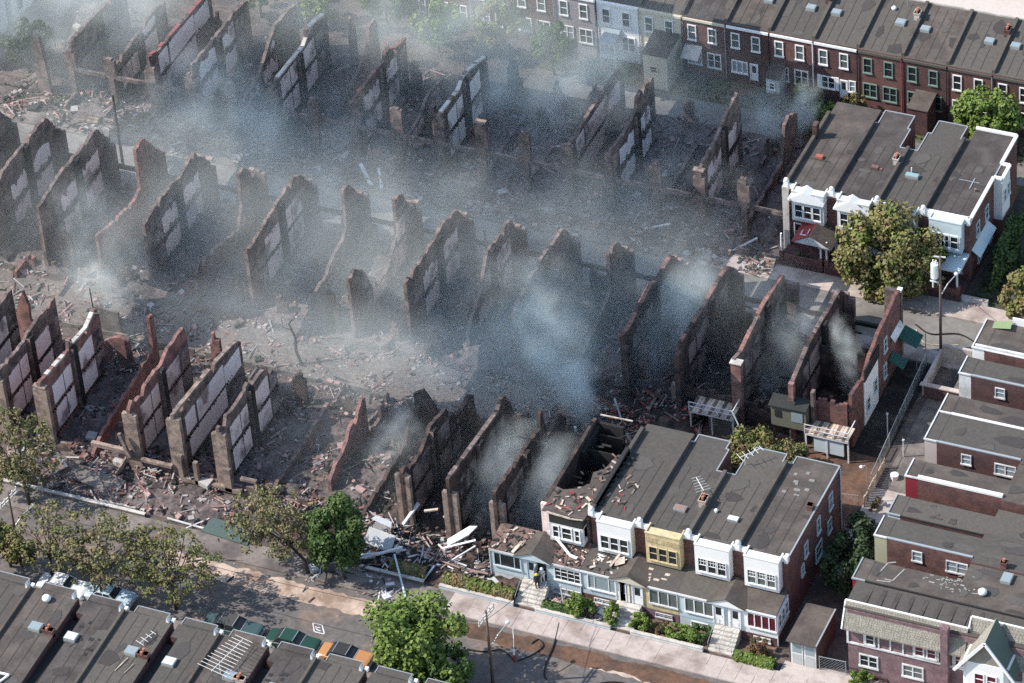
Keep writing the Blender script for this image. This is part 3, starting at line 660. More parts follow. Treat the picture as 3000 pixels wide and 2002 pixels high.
for k in range(-8, 9):
    X0 = XT + WT * k; X1 = X0 + WT; rr = random.Random(k + 50)
    t = thing('brick_row_house', tl[k], 'house', ((X0 + X1) / 2, YT + 4, 0), GT)
    wm = {-3: white, -2: cream, -4: M('grey_brick', (.30, .27, .28), .1, 2)}.get(k, brick_red if k % 2 else brick_dark)
    zf = lambda x, y: lin(y - YT, 0, 7.9, 7.1, 8.3)
    foot = [(X0, YT), (X1, YT), (X1, YT + 7.9), (X0, YT + 7.9)]
    house_body(t, foot, zf, wm, ROOFS[(k * 5) % 4 if k not in (5, 3) else 2], X0, YT, YT + 7.9, .42)
    patches(t, X0 + .4, X1 - .1, YT + .3, YT + 7.6, zf, 4, k + 300)
    cm = white if k in (0, 1, 2, -3, -4) else (brick_dark if k > 2 else cream)
    B(t, 'cornice', X0 + .1, X1 - .1, YT - .16, YT - .004, 6.72, 6.98, cm if cm is not brick_dark else ROOFS[2])
    fr = M('green_paint', (.16, .24, .20), .1, 2) if k in (3, 4) else white
    for q in (.55, 2.75): window(t, X0 + q, YT - .003, 4.35, .95, 1.85, '-y', fr, glass if k > 2 else glass_c, 'sash')
    lw = rr.random()
    if k == 0: window(t, X0 + .5, YT - .003, 1.3, 1.75, 1.5, '-y', white, glass_s, 'triple'); door(t, X0 + 2.6, YT - .003, .7, .7, 1.95)
    elif k == 2:
        window(t, X0 + .75, YT - .003, 1.5, 1.5, 1.5, '-y', white, glass, 'double')
        for q in (.35, 2.28): B(t, 'shutter', X0 + q, X0 + q + .36, YT - .1, YT - .004, 1.45, 3.05, white)
        door(t, X0 + 2.85, YT - .003, .7, .65, 2.1); window(t, X0 + 3.7, YT - .003, 1.6, .75, 1.4, '-y', white, glass_s, 'sash')
    elif k == -2: window(t, X0 + .5, YT - .003, 1.2, .9, 1.7, '-y', white, glass, 'sash')
    else:
        window(t, X0 + .5, YT - .003, 1.4, 1.5, 1.7, '-y', fr, glass_s if k < 0 else glass, 'double')
        window(t, X0 + 2.6, YT - .003, 1.3, 1.5, 1.8, '-y', fr, glass, 'double')
    if k in (-2,):   # tall annex
        B(t, 'annex', X0 + 1.7, X0 + 4.3, YT - 3.6, YT - .01, -.05, 4.2, cream); m = MB()
        m.slab([(X0 + 1.6, YT - 3.7, 4.3), (X0 + 4.4, YT - 3.7, 4.3), (X0 + 4.4, YT - .01, 4.75), (X0 + 1.6, YT - .01, 4.75)], .1); m.build('annex_roof', ROOFS[0], t)
        window(t, X0 + 2.4, YT - 3.603, 2.0, .9, .9, '-y', cream, glass, 'sash')
    if k == -3:
        m = MB(); m.slab([(X0 + .9, YT - 1.9, 3.2), (X0 + 2.6, YT - 1.9, 3.2), (X0 + 2.6, YT - .01, 3.9), (X0 + .9, YT - .01, 3.9)], .06); m.build('lean_to_roof', glass_s, t)
        m = MB()
        for x in (X0 + .95, X0 + 2.55): m.box(x - .05, x + .05, YT - 1.9, YT - 1.8, 0, 3.15)
        m.box(X0 + .9, X0 + 2.6, YT - 1.92, YT - 1.86, 3.1, 3.2); m.box(X0 + .9, X0 + 2.6, YT - 1.92, YT - 1.86, 1.4, 1.5); m.build('lean_to_frame', white, t)
    if k == -1:
        m = MB(); m.slab([(X0 + .2, YT - 1.5, 2.9), (X0 + 2.1, YT - 1.5, 2.9), (X0 + 2.1, YT - .01, 3.7), (X0 + .2, YT - .01, 3.7)], .06); m.build('awning', stone_l, t)
    if k == 1:
        B(t, 'rear_porch', X0 + .3, X0 + 1.7, YT - 2.1, YT - .01, 0, 3.0, white_g); m = MB()
        m.slab([(X0 + .2, YT - 2.3, 3.1), (X0 + 1.8, YT - 2.3, 3.1), (X0 + 1.8, YT - .01, 3.75), (X0 + .2, YT - .01, 3.75)], .08); m.build('rear_porch_roof', ROOFS[3], t)
        window(t, X0 + .6, YT - 2.103, 1.6, .7, .9, '-y', white, glass, 'sash')
    if k == 4:
        B(t, 'rear_porch', X0 + 1.5, X0 + 3.5, YT - 2.8, YT - .01, 0, 3.1, brick_dark); m = MB()
        m.slab([(X0 + 1.4, YT - 2.9, 3.2), (X0 + 3.6, YT - 2.9, 3.2), (X0 + 3.6, YT - .01, 3.5), (X0 + 1.4, YT - .01, 3.5)], .08); m.build('rear_porch_roof', ROOFS[0], t)
    m = MB(); m.tube([(X1 - .06, YT - .12, 6.8), (X1 - .06, YT - .12, .2)], .06, 6); m.build('downpipe', {3: M('bright_red', (.34, .03, .04), .05, 2), 1: white}.get(k, metal_g if k % 2 else tar), t)
    if k in (1, 2, 4, 5, 6, -1, 0, 7): skylight(t, X0 + {1: 3.0, 2: 1.0, 4: 1.0, 5: 3.0, 6: 1.0, 7: 1.0}.get(k, 3.2), YT + 4.2, zf(0, YT + 4.2), .95, .8)
    if k in (1, 3, 5): chimney(t, X1 - .3, YT + 5.6, zf(0, YT + 5.6), .9, brick_red if k != 3 else stone_l, 2, .55, .8)
    if k == 3: vent(t, X0 + 1.7, YT + 6.2, 7.95, .28); pipe(t, X0 + 2.9, YT + 7, 8, 2.4, .03, metal_g); skylight(t, X0 + 3.0, YT + 4.5, 7.75, 1.0, .9)
    B(t, 'front_parapet', X0, X1, YT + 7.9, YT + 8.1, 7.6, 8.5, stone_l if k > 2 else brick_dark)

# ------------------------------------------------------------------ white sided house, upper left corner
t = thing('white_house', 'white sided house corner with tall windows, upper left behind the smoke', 'house', (-41, 60, 0))
B(t, 'wall', -46, -36, 50.5, 59.2, -.05, 7.6, white); B(t, 'rear_wing', -46, -35.6, 59.8, 66, -.05, 7.4, white); B(t, 'link_wall', -46, -36.4, 59.2, 59.8, -.05, 7.3, bluewhite)
m = MB(); m.slab([(-46.1, 50.4, 7.75), (-35.9, 50.4, 7.75), (-35.9, 66.1, 7.6), (-46.1, 66.1, 7.6)], .12); m.build('roof', ROOFS[3], t)
for y, z in ((52, 4.4), (56, 4.4), (60.8, 4.3), (63.4, 4.3), (52, 1), (56, 1), (60.8, .9), (63.4, .9)): window(t, -35.997 if y < 59 else -35.597, y, z, 1.1, 2.2, '+x', white_g, glass, 'sash')

# ------------------------------------------------------------------ cross street block on the right: long roofs running to the right
GE = 'houses of the right hand block seen along their roofs'
def patches_e(t, ya, yb, wa, wb, xm, zf, i):
    rr = random.Random(i + 700)
    for ii in range(8):
        main = rr.random() < .6; x0, x1 = (xm + .3, xm + 9) if main else (81.2, xm); lo, hi = (ya + .4, yb - .3) if main else (wa + .5, wb - .2)
        x, y = rr.uniform(x0, x1), rr.uniform(lo, hi); w, d = rr.uniform(.5, 2.2), rr.uniform(.3, .9); k = 6; p = []
        for j in range(k): a = 2 * math.pi * j / k; q = rr.uniform(.6, 1.1); px, py = min(x1, max(x0, x + w * q * math.cos(a))), min(hi, max(lo, y + d * q * math.sin(a))); p.append((px, py, zf(px, py) + .036 + ii * .004))
        m = MB(); m.slab(p, .012); m.build('roof_patch', rr.choice(PATCHES), t)
EL = [('white coped flat roofed house with a green patch, topmost on the right', 31.9, 36.2, 31.9, 36.2, 0, ROOFS[0], 'white'),
      ('house with white vertical siding on its rear end, second from top on the right', 27.4, 31.85, 28.1, 30.6, 1, ROOFS[1], 'grey'),
      ('house with white edged roof and stepped rear corner, third from the top on the right', 22.5, 27.35, 22.5, 25.1, 0, ROOFS[0], 'white'),
      ('house with a pale siding rear end and arched lower windows under a grey gutter', 18.1, 22.45, 18.5, 22.45, 1, ROOFS[1], 'grey'),
      ('house with a bright white coping and a dark red rear end', 13.0, 18.05, 13.3, 15.75, 1, ROOFS[0], 'bright'),
      ('house with a plain brownish roof between the white coping and the yellow sided house', 8.6, 12.3, 8.6, 11.3, 0, ROOFS[2], 'none'),
      ('house with tan siding on its rear end and a pale gutter above brick', 4.6, 8.55, 5.1, 7.8, 1, ROOFS[1], 'grey'),
      ('house with chalk marks on its roof, a white vent and a small skylight', -.6, 4.55, -.55, 2.25, 0, ROOFS[0], 'none')]
for i, (lab, ya, yb, wa, wb, court, rm, edge) in enumerate(EL):
    xr = 104; xw = 80.9; xm = 88.7
    zt = 8.0 - (.45 if i == 5 else 0) - (.12 if i == 7 else 0)
    t = thing('flat_roof_house', lab, 'house', (91, (ya + yb) / 2, 0), GE)
    foot = [(xw, wa), (xm, wa) , (xm, ya), (xr, ya), (xr, yb), (xm, yb), (xm, wb), (xw, wb)]
    foot = [p for j, p in enumerate(foot) if j == 0 or (abs(p[0] - foot[j - 1][0]) + abs(p[1] - foot[j - 1][1])) > .01]
    zf = lambda x, y: zt
    house_body(t, foot, zf, brick_red if i % 2 == 0 else brick_dark, rm, None, 0, 0)
    sidem = {0: white, 1: white_g, 2: tan, 3: M('pinkish_siding', (.45, .38, .36), .1, 2), 4: maroon, 5: white_g, 6: tan, 7: maroon}[i]
    patches(t, 81.2, 96, ya + .4 if not court else ya + .4, yb - .3 if not court else min(yb, wb) - .3, zf, 6, i + 700) if False else patches_e(t, ya, yb, wa, wb, xm, zf, i)
    B(t, 'rear_end', 79.75, xw - .01, wa + .05, wb - .05, -.05 if i != 4 else 2.5, zt - .05, sidem)
    m = MB(); m.box(79.65, xw, wa, wb, zt - .04, zt + .03); m.build('rear_roof', rm, t)
    lm = {'white': white, 'grey': metal_g, 'bright': white, 'none': tar}[edge]
    wd = .34 if edge == 'bright' else (.22 if edge != 'none' else .12)
    m = MB(); m.box(xw, xm if court else xr, wa - .03, wa - .03 + wd, zt + .02, zt + (.28 if edge == 'bright' else .14)); m.build('coping', lm, t)
    if not court or edge == 'none':
        m = MB(); m.box(xm, xr, ya - .02, ya + .12, zt + .02, zt + .16); m.build('coping', tar, t)
    m = MB(); m.box(79.68, 79.8, wa + .08, wb, zt + .03, zt + .12); m.box(79.68, xw, wa - .05, wa + .1, zt + .02, zt + .16); m.build('coping', white_g if edge != 'none' else metal_g, t)
    if court and i != 4:
        window(t, 83.2, wa - .003, 6.2, .95, 1.15, '-y', white_g, glass_s, 'sash', case=.09)
        if i != 1: window(t, 86.3, wa - .003, 5.9, 2.0, 1.25, '-y', white_g, glass_s, 'double', case=.1)
    if i == 0:
        m = MB(); m.box(80, 88, 31.95, 32.2, 8.16, 8.4); m.build('parapet', white_g, t)
        m = MB(); m.quad((80.6, 35.1, 8.06), (82.4, 35.0, 8.5), (82.2, 36.1, 8.5), (80.5, 36.1, 8.06)); m.build('green_tarp', M('tarp', (.18, .24, .12), .1, 2), t)
        B(t, 'parapet', 82.2, 90, 36.2, 36.35, 7.9, 8.8, white)
    if i == 7:
        vent(t, 90.9, 1.2, zt, .42); skylight(t, 92.3, 3.6, zt, .9, 1.2)
        m = MB(); cm_ = M('chalk', (.26, .25, .24), .25, 2)
        for a, b in (((81.6, .6), (82.0, 2.3)), ((82.0, 2.3), (82.6, 2.6)), ((82.4, .3), (83.1, .3)), ((83.1, .3), (83.6, 2.0)), ((81.8, -.1), (83.0, .1))): m.beam((a[0], a[1], zt + .045), (b[0], b[1], zt + .045), .13, .02)
        for q in range(46): x, y = 86.0 + R.gauss(1.6, 1.1), 1.7 + R.gauss(0, .45); m.beam((x, y, zt + .045), (x + R.uniform(.1, .5), y + R.uniform(-.1, .1), zt + .045), R.uniform(.05, .16), .02)
        m.build('paint_marks', cm_, t)
        chimney(t, 91.6, 4.9, 7.9, .8, brick_red, 1, .5, .5)
    if i == 5: rag_debris(t, 5, 83, 88, 9, 11, zf, [ROOFS[3]], 'roof_patch')
B0 = thing('gabled_corner_house', 'purple brick corner house with a shingled pent roof and white gabled dormer', 'house', (88, -2.4, 0))
t = B0
B(t, 'wall', 80.5, 104, -4.0, -.65, -.05, 7.6, brick_purple)
m = MB(); m.slab([(80.2, -3.9, 7.78), (104, -3.9, 7.78), (104, -.65, 7.9), (80.2, -.65, 7.9)], .16); m.build('roof', ROOFS[1], t)
for i in range(9): B(t, 'roof_seam', 81.5 + i * 1.25, 81.9 + i * 1.25, -3.4, -1.0, 7.8, 7.905, ROOFS[3])
def pent(x0, x1, yb, zb, ye=-4.62, ze=5.82):
    m = MB(); n = 12; rows = []
    for j in range(n):
        a, b = j / n, (j + 1) / n
        ya, za, yb_, zb_ = ye + (yb - ye) * a, ze + (zb - ze) * a, ye + (yb - ye) * b, ze + (zb - ze) * b
        q = x0
        while q < x1 - .05:
            w = R.uniform(.2, .34); w = min(w, x1 - q); d = R.uniform(0, .025)
            m.quad((q + .012, ya - .02, za + .045 + d), (q + w - .012, ya - .02, za + .045 + d), (q + w - .012, yb_, zb_ + .01 + d), (q + .012, yb_, zb_ + .01 + d)); q += w
    m.slab([(x0, ye, ze - .0), (x1, ye, ze - .0), (x1, yb, zb), (x0, yb, zb)], .12)
    return m
o = pent(80.15, 91.2, -3.55, 8.15).build('shingle_roof', shingle, t); o['kind'] = 'stuff'
o = pent(91.25, 104, -2.75, 8.85).build('shingle_roof', shingle, t); o['kind'] = 'stuff'
m = MB(); m.beam((80.2, -4.68, 5.85), (80.2, -3.5, 8.2), .12, .14); m.beam((80.2, -3.5, 8.22), (91.2, -3.5, 8.22), .14, .1); m.beam((91.22, -3.5, 8.2), (91.22, -2.7, 8.9), .1, .1); m.beam((91.25, -2.7, 8.92), (104, -2.7, 8.92), .14, .1)
m.add([(80.15, -4.6, 5.7), (80.15, -3.5, 8.1), (80.15, -3.5, 5.7)], [(0, 1, 2)]); m.build('roof_trim', white, t)
m = MB(); m.box(80.42, 80.6, -4.1, -4.003, 3.9, 5.9); m.box(80.42, 104, -4.12, -4.003, 3.75, 3.93)
for x in (81.95, 82.95 + .3, 84.2 + .1, 85.25 + .2, 86.4, 88.6, 89.95): m.box(x, x + .14, -4.09, -4.003, 3.93, 5.9)
m.build('timber_trim', white_g, t)
for x, z, w, h_, st, g in ((82.05, 4.05, .95, 1.3, 'sash', glass), (86.5, 4.1, .95, 1.3, 'sash', glass_r), (87.6, 4.1, .95, 1.3, 'sash', glass_r), (90.1, 4.1, .95, 1.3, 'sash', glass_r), (81.5, 1.35, 1.75, 1.45, 'double', glass), (85.4, 1.35, 1.95, 1.45, 'double', glass_c), (96.2, 4.1, .9, 1.3, 'sash', glass)):
    window(t, x, -4.003, z, w, h_, '-y', white_g, g, st, case=.14)
window(t, 81.8, -4.003, -.1 + .15, 2.2, .45, '-y', brick_dark, glass, 'double', 'basement_window')
B(t, 'chimney', 89.1, 89.75, -4.75, -4.06, -.05, 8.6, brick_purple)
m = MB(); xm = 93.55
m.slab([(xm - 2.6, -6.3, 5.9), (xm, -6.3, 9.7), (xm, -3.0, 9.7), (xm - 2.6, -4.2, 5.9)], .14, 0); m.slab([(xm, -6.3, 9.7), (xm + 2.6, -6.3, 5.9), (xm + 2.6, -4.2, 5.9), (xm, -3.0, 9.7)], .14, 1)
m.build('dormer_roof', [shingle, shingle_shade], t)  # right slope gets the shingle copy with shade painted in
m = MB(); m.beam((xm - 2.7, -6.36, 5.85), (xm, -6.36, 9.7), .12, .26); m.beam((xm, -6.36, 9.7), (xm + 2.7, -6.36, 5.85), .12, .26); m.build('bargeboard', white, t)
m = MB(); m.add([(xm - 1.7, -6.0, 6.9), (xm + 1.7, -6.0, 6.9), (xm, -6.0, 9.3)], [(0, 1, 2)]); m.build('gable', shingle, t)
m = MB(); m.prism([(xm - 2.0, -4.05), (xm - 2.0, -5.9), (xm - 1.6, -6.1), (xm + 1.6, -6.1), (xm + 2.0, -5.9), (xm + 2.0, -4.05)], 3.3, lambda x, y: 7.0); m.box(xm - 2.15, xm + 2.15, -6.25, -4.02, 3.15, 3.4)
m.build('dormer_bay', white, t)
for x in (xm - 1.0, xm + .1): window(t, x, -6.103, 4.5, .95, 1.45, '-y', white, glass_r, 'sash')
m = MB(); m.ball((81.6, -5.1, .45), .6, 8); 

# small attached garage of the end house
t = thing('garage', 'small flat roofed garage with tall white doors beside the end house', 'garage', (76.6, -2.3, 0))
B(t, 'wall', 75.25, 77.85, -4.45, .1, -.05, 2.95, brick_dark)
m = MB(); m.slab([(75.1, -4.9, 3.05), (77.95, -4.9, 3.05), (77.85, .15, 3.1), (75.2, .15, 3.1)], .1); m.build('roof', ROOFS[0], t)
m = MB(); m.box(77.82, 77.95, -4.85, .1, 3.11, 3.2); m.build('coping', metal_g, t)
for x in (75.4, 76.6):
    d = B(t, 'door', x, x + 1.12, -4.52, -4.46, .05, 2.75, white_g)
    B(d, 'pane', x + .15, x + .97, -4.535, -4.523, 1.55, 2.6, glass_s); B(d, 'pane', x + .15, x + .97, -4.535, -4.523, .2, 1.35, M('door_panel', (.42, .42, .40), .1, 2))
B(t, 'door_frame', 75.27, 77.83, -4.56, -4.455, 2.76, 2.93, white)

# ------------------------------------------------------------------ near roofs, lower left
GZ = 'near row of flat roofs in the lower left corner'
zl = {-4: 'dark flat roofed row house at the far lower left corner', -3: 'flat roofed row house second from the lower left corner', -2: 'flat roofed row house third from the lower left corner', -1: 'flat roofed row house behind the sparse trees, left of the one with round vent',
      0: 'flat roofed row house with a round white vent and an open hatch', 1: 'flat roofed row house with a grey roof cube and cracked roof', 2: 'flat roofed row house with fallen antenna and skylight beside a brick chimney',
      3: 'flat roofed row house with a single white skylight, left of the large antenna', 4: 'flat roofed row house carrying the large fishbone antenna', 5: 'flat roofed row house in front of the green car',
      6: 'flat roofed row house in front of the orange hooded car', 7: 'flat roofed row house partly under the large bright tree', 8: 'flat roofed row house at the bottom edge right of the large bright tree'}
for k in range(-4, 9):
    X0 = 12.39 + 4.6 * k; X1 = X0 + 4.6; court = k in (1, 3, 5, 7, -1, -3)
    t = thing('flat_roof_row_house', zl[k], 'house', ((X0 + X1) / 2, -31, 0), GZ)
    zf = lambda x, y: lin(-y, 24.6, 38, 8.0, 7.55)
    xa = X0 + (1.25 if court else .2)
    foot = [(X0 + .55 if court else X0 + .1, -27.4), (xa, -27.4), (xa, -38), (X1, -38), (X1, -24.6), (X0 + .55 if court else X0 + .1, -24.6)]
    if court: foot = [(X0 + .55, -24.6), (X0 + .55, -26.2), (xa, -26.2), (xa, -38), (X1, -38), (X1, -24.6)]
    else: foot = [(X0 + .1, -24.6), (X0 + .1, -38), (X1, -38), (X1, -24.6)]
    zt = lambda x, y: zf(x, y) - (.05 if not court else .18)
    m = MB(); m.prism(foot, -.05, lambda x, y: zt(x, y) - .02); m.build('wall', brick_dark, t)
    m = MB(); m.slab([(x, y, zt(x, y) + .02) for x, y in foot], .05); m.build('roof', ROOFS[(k * 7) % 4], t)
    patches(t, xa + .3, X1 - .2, -36, -24.9, zt, 5, k + 500)
    if not court:
        m = MB(); m.hexa([(X0 - .14, -38, 7.2), (X0 + .14, -38, 7.2), (X0 + .14, -24.9, 7.6), (X0 - .14, -24.9, 7.6), (X0 - .14, -38, 7.85), (X0 + .14, -38, 7.85), (X0 + .14, -24.9, 8.32), (X0 - .14, -24.9, 8.32)]); m.build('parapet', ROOFS[k % 4], t)
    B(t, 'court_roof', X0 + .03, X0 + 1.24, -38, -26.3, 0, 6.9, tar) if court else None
    bx0, bx1 = X0 + .9, X0 + 4.0
    B(t, 'bay_window', bx0, bx1, -24.59, -23.9, 4.4, 7.9, white)
    m = MB(); m.slab([(bx0, -24.65, 8.02), (bx1, -24.65, 8.02), (bx1, -23.9, 8.02), (bx0, -23.9, 8.02)], .1); m.build('bay_roof', ROOFS[(k * 7) % 4], t)
    m = MB(); z = 8.03
    for a, b in (((bx0, -24.7), (bx0, -23.87)), ((bx0, -23.87), (bx1, -23.87)), ((bx1, -23.87), (bx1, -24.6))): m.beam((a[0], a[1], z), (b[0], b[1], z), .07, .09)
    m.build('coping', metal_g, t)
    m = MB(); m.add([(bx1 + .02, -24.6, 7.5), (bx1 + .55, -24.6, 7.5), (bx1 + .15, -24.6, 8.5), (bx1 + .02, -24.9, 7.5), (bx1 + .55, -24.9, 7.5), (bx1 + .15, -24.9, 8.45)], [(0, 1, 2), (3, 5, 4), (0, 2, 5, 3), (1, 4, 5, 2)]); m.build('parapet_end', white, t)
    B(t, 'pier_cap', X1 - .15, X1 + .15, -24.65, -24.3, 7.7, 8.1, white)
    m = MB(); m.slab([(X0 + .05, -24.61, 4.3), (X1 - .05, -24.61, 4.3), (X1 - .05, -21.6, 3.8), (X0 + .05, -21.6, 3.8)], .12); m.build('porch_roof', ROOFS[0], t)
    B(t, 'porch', X0 + .1, X1 - .1, -24.59, -21.8, 0, 3.66, brick_red)
    if k in (0, 1, 2, 3, 4, 5, 6, -1, -2):
        skylight(t, X0 + {0: 2.75, 1: 1.6, 2: 2.9, 3: 1.9, 4: 3.1}.get(k, 2.6), -29.1, zt(0, -29.1), 1.1, .95, white_g if k in (3, 1) else None)
    if k in (0, 2, 4, 6): chimney(t, X0 + 4.1, -29.3, 7.8, .55, brick_red if k != 4 else M('pinkish_chimney', (.45, .34, .29)), 2, 1.0, .45)
    if k == 0: vent(t, X0 + 2.1, -25.8, 7.95, .42)
    if k == 0:
        m = MB()
        for a, b in (((12.9, -36.6), (13.4, -35.1)), ((13.4, -35.1), (15.6, -35.0)), ((15.6, -35.0), (15.1, -36.4))): m.beam((a[0], a[1], 7.75), (b[0], b[1], 7.75), .16, .16)
        m.build('hatch_frame', white, t); B(t, 'hatch', 13.4, 15.2, -36.4, -35.2, 7.62, 7.72, soot)
    if k == 4: antenna(t, X0 + 2.1, -28.9, 7.8, 1.2, rad(78), 12, 4.4, 1.6); pipe(t, X0 + 3.6, -28.4, 7.8, 1.3, .03)
    if k == 2:
        antenna(t, X0 + 3.4, -27.9, 7.8, .5, rad(70), 4, 1.6, .5); m = MB(); m.beam((X0 + 2.5, -31.6, 7.8), (X0 + 2.9, -29.9, 7.9), .08, .06); m.beam((X0 + 3.4, -31.6, 7.8), (X0 + 3.7, -30.4, 7.9), .06, .05); m.build('fallen_antenna', palewood, t)
    if k in (1, 5): rag_debris(t, 7, X0 + 1.5, X1 - .5, -34, -27, zt, [tar, ROOFS[2]], 'roof_patch')
    if k == 1:
        m = MB(); p = [(X0 + 1.9 + i * .35 + R.uniform(-.12, .12), -30.2 + i * .62 + R.uniform(-.15, .15), zt(0, -30) + .05) for i in range(7)]
        for a, b in zip(p, p[1:]): m.beam(a, b, .05, .02)
        m.build('roof_crack', tar, t)

# ------------------------------------------------------------------ burnt party walls
def interp(prof, y):
    for (a, za), (b, zb) in zip(prof, prof[1:]):
        if a <= y <= b: return za + (zb - za) * (y - a) / max(1e-6, b - a)
    return prof[0][1] if y < prof[0][0] else prof[-1][1]
def party_wall(X, prof, label, group, front, kind='near', pier=7.5, breast=True, panels='full', mat=None, pan=None, cap=None, rag=.12, low=0.0, band=True, beam=None, pierw=.72, seed=0, t_=.34, pier_mat=None):
    """prof: (distance along the wall from its street front, top height); the wall stands on x = X."""
    rr = random.Random(seed * 7 + int(X * 10))
    s = 1 if front[1] > 0 else -1          # +1: wall runs away from the camera behind its front
    y0 = front[0]; P = lambda d: y0 + s * d
    t = thing('burnt_party_wall', label, 'wall', (X, P(6), 0), group)
    mat = mat or brick_burnt
    # top line, made uneven where bricks have come off
    pts = []
    for (a, za), (b, zb) in zip(prof, prof[1:]):
        n = max(1, int((b - a) / .42))
        for i in range(n):
            u = i / n; pts.append((a + (b - a) * u, za + (zb - za) * u + (rr.uniform(-rag, rag) * 1.2 - (rr.uniform(.2, .8) if rr.random() < .07 and za > 3 else 0) if 0 < i else 0)))
    pts.append(prof[-1])
    m = MB()
    for (a, za), (b, zb) in zip(pts, pts[1:]):
        if b - a < .02: b = a + .02
        lo = low if not callable(low) else low((a + b) / 2)
        m.hexa([(X - t_ / 2, P(a), lo), (X + t_ / 2, P(a), lo), (X + t_ / 2, P(b), lo), (X - t_ / 2, P(b), lo),
                (X - t_ / 2, P(a), max(lo + .1, za)), (X + t_ / 2, P(a), max(lo + .1, za)), (X + t_ / 2, P(b), max(lo + .1, zb)), (X - t_ / 2, P(b), max(lo + .1, zb))])
    m.build('wall', mat, t)
    hi = max(z for _, z in prof)
    if cap:   # surviving brick or stone course on top
        a = prof[0][0] + .6
        while a < prof[-1][0] - .6:
            z = interp(prof, a); b = a + rr.uniform(.5, 1.6)
            if z > 5 and rr.random() < .75: m = MB(); m.hexa([(X - .2, P(a), z - .12), (X + .2, P(a), z - .12), (X + .2, P(b), interp(prof, b) - .12), (X - .2, P(b), interp(prof, b) - .12), (X - .2, P(a), z + .1), (X + .2, P(a), z + .1), (X + .2, P(b), interp(prof, b) + .1), (X - .2, P(b), interp(prof, b) + .1)]); m.build('wall_cap', cap, t)
            a = b
    if pier:
        pw = pierw; m = MB(); ya, yb = P(-.03), P(.42)
        z = pier; n = 5
        # ragged brick pier, the stub of the front wall
        for i in range(4):
            xa, xb = X - pw + 2 * pw * i / 4 + .0, X - pw + 2 * pw * (i + 1) / 4 - .002
            m.box(xa, xb, min(ya, yb), max(ya, yb), 3.7 if front[0] > 45 and i in (0, 3) else 0, z - (rr.uniform(0, .2) if i in (1, 2) else rr.uniform(.1, .9 if front[0] > 20 else .45)))
        m.build('front_pier', pier_mat or brick_tan, t)
        m = MB(); m.box(X - pw * .9, X + pw * .9, min(ya, yb) - .06, max(ya, yb) + .06, z + .002, z + .16)
        if rr.random() < .3: m.build('pier_cap', brick_tan, t)
    if breast:
        d0 = 5.85; top = min(interp(prof, d0), interp(prof, d0 + .9)) - .05
        if top > 3:
            m = MB(); a, b = sorted((P(d0), P(d0 + .75))); m.box(X + t_ / 2, X + t_ / 2 + .42, a, b, 0, top); m.build('chimney_breast', soot, t)
            m = MB()
            if s > 0: m.box(X + t_ / 2 + .01, X + t_ / 2 + .41, a - .05, a - .003, 0, top - .02)
            m.build('breast_face', brick_burnt, t) if m.f else None
    if panels:
        rooms = [(1.9, 5.55, 3.95, 6.25), (6.75, 9.85, 3.9, 6.2), (1.9, 5.55, 1.0, 3.5), (6.75, 9.85, 1.0, 3.4), (10.2, 11.9, 3.9, 6.0), (10.2, 11.9, 1.0, 3.4)]
        if panels == 'open': rooms = [(1.9, 3.9, 3.95, 6.25), (4.3, 9.85, 3.75, 6.2), (9.95, 13.2, 3.4, 5.7), (2.2, 9.8, 1.2, 3.45), (9.95, 13, 1.0, 3.1)]
        for i, (a, b, za, zb) in enumerate(rooms):
            if a > prof[-1][0] - .3 or b < prof[0][0] + .3: continue
            a = max(a, prof[0][0] + .15); b = min(b, prof[-1][0] - .15)
            n = 9; up = []; dn = []; ok = False
            rg = {'full': .07, 'open': .04, 'ragged': .45}[panels]
            for j in range(n + 1):
                d = a + (b - a) * j / n; zt = min(zb, interp(prof, d) - (.35 if band else .12)) - abs(rr.gauss(0, rg)); zl = za + abs(rr.gauss(0, rg * .7))
                up.append((d, zt)); dn.append((d, zl)); ok = ok or zt - zl > .6
            if not ok: continue
            m = MB(); x = X + t_ / 2 + .03
            for (d0, z0), (d1, z1), (_, l0), (_, l1) in zip(up, up[1:], dn, dn[1:]):
                if z0 - l0 < .1 or z1 - l1 < .1: continue
                m.hexa([(x - .028, P(d0), l0), (x, P(d0), l0), (x, P(d1), l1), (x - .028, P(d1), l1), (x - .028, P(d0), z0), (x, P(d0), z0), (x, P(d1), z1), (x - .028, P(d1), z1)])
            pm_ = pan or plaster
            if i in (4, 5): pm_ = plaster_s
            m.build('plaster_panel', pm_, t)
            # dark joint left where a room partition met the wall
            if i in (0, 2) and b - a > 3 and panels != 'ragged':
                dd = 4.0; z1 = min(zb, interp(prof, dd) - .4)
                if z1 > za + .5: B(t, 'partition_scar', x, x + .03, P(dd) - .04, P(dd) + .04, za, z1, brick_burnt)
        if hi > 5:
            m = MB()
            for z in (.75, 3.62):
                a, b = sorted((P(prof[0][0] + .5), P(min(prof[-1][0], 11.8)))); q = a + .2
                while q < b - .3:
                    if interp(prof, abs(q - y0)) > z + .6: m.box(X + t_ / 2 + .002, X + t_ / 2 + rr.uniform(.02, .3), q, q + .09, z, z + .2)
                    q += .42
            o = m.build('joist_ends', char, t)
            if o: o['kind'] = 'stuff'
    if beam:      # charred lintel and low wall reaching towards the next wall
        L, z, mt = beam; a, b = sorted((P(-.05), P(.25)))
        m = MB(); q = X + (pierw if pier else .2); n = 4; e = X + L - .2
        for i in range(n): xa, xb = q + (e - q) * i / n, q + (e - q) * (i + 1) / n; dz = rr.uniform(-.04, .04); m.box(xa, xb + .002, a, b, z + dz, z + .42 + dz)
        m.build('lintel', mt, t)
    return t

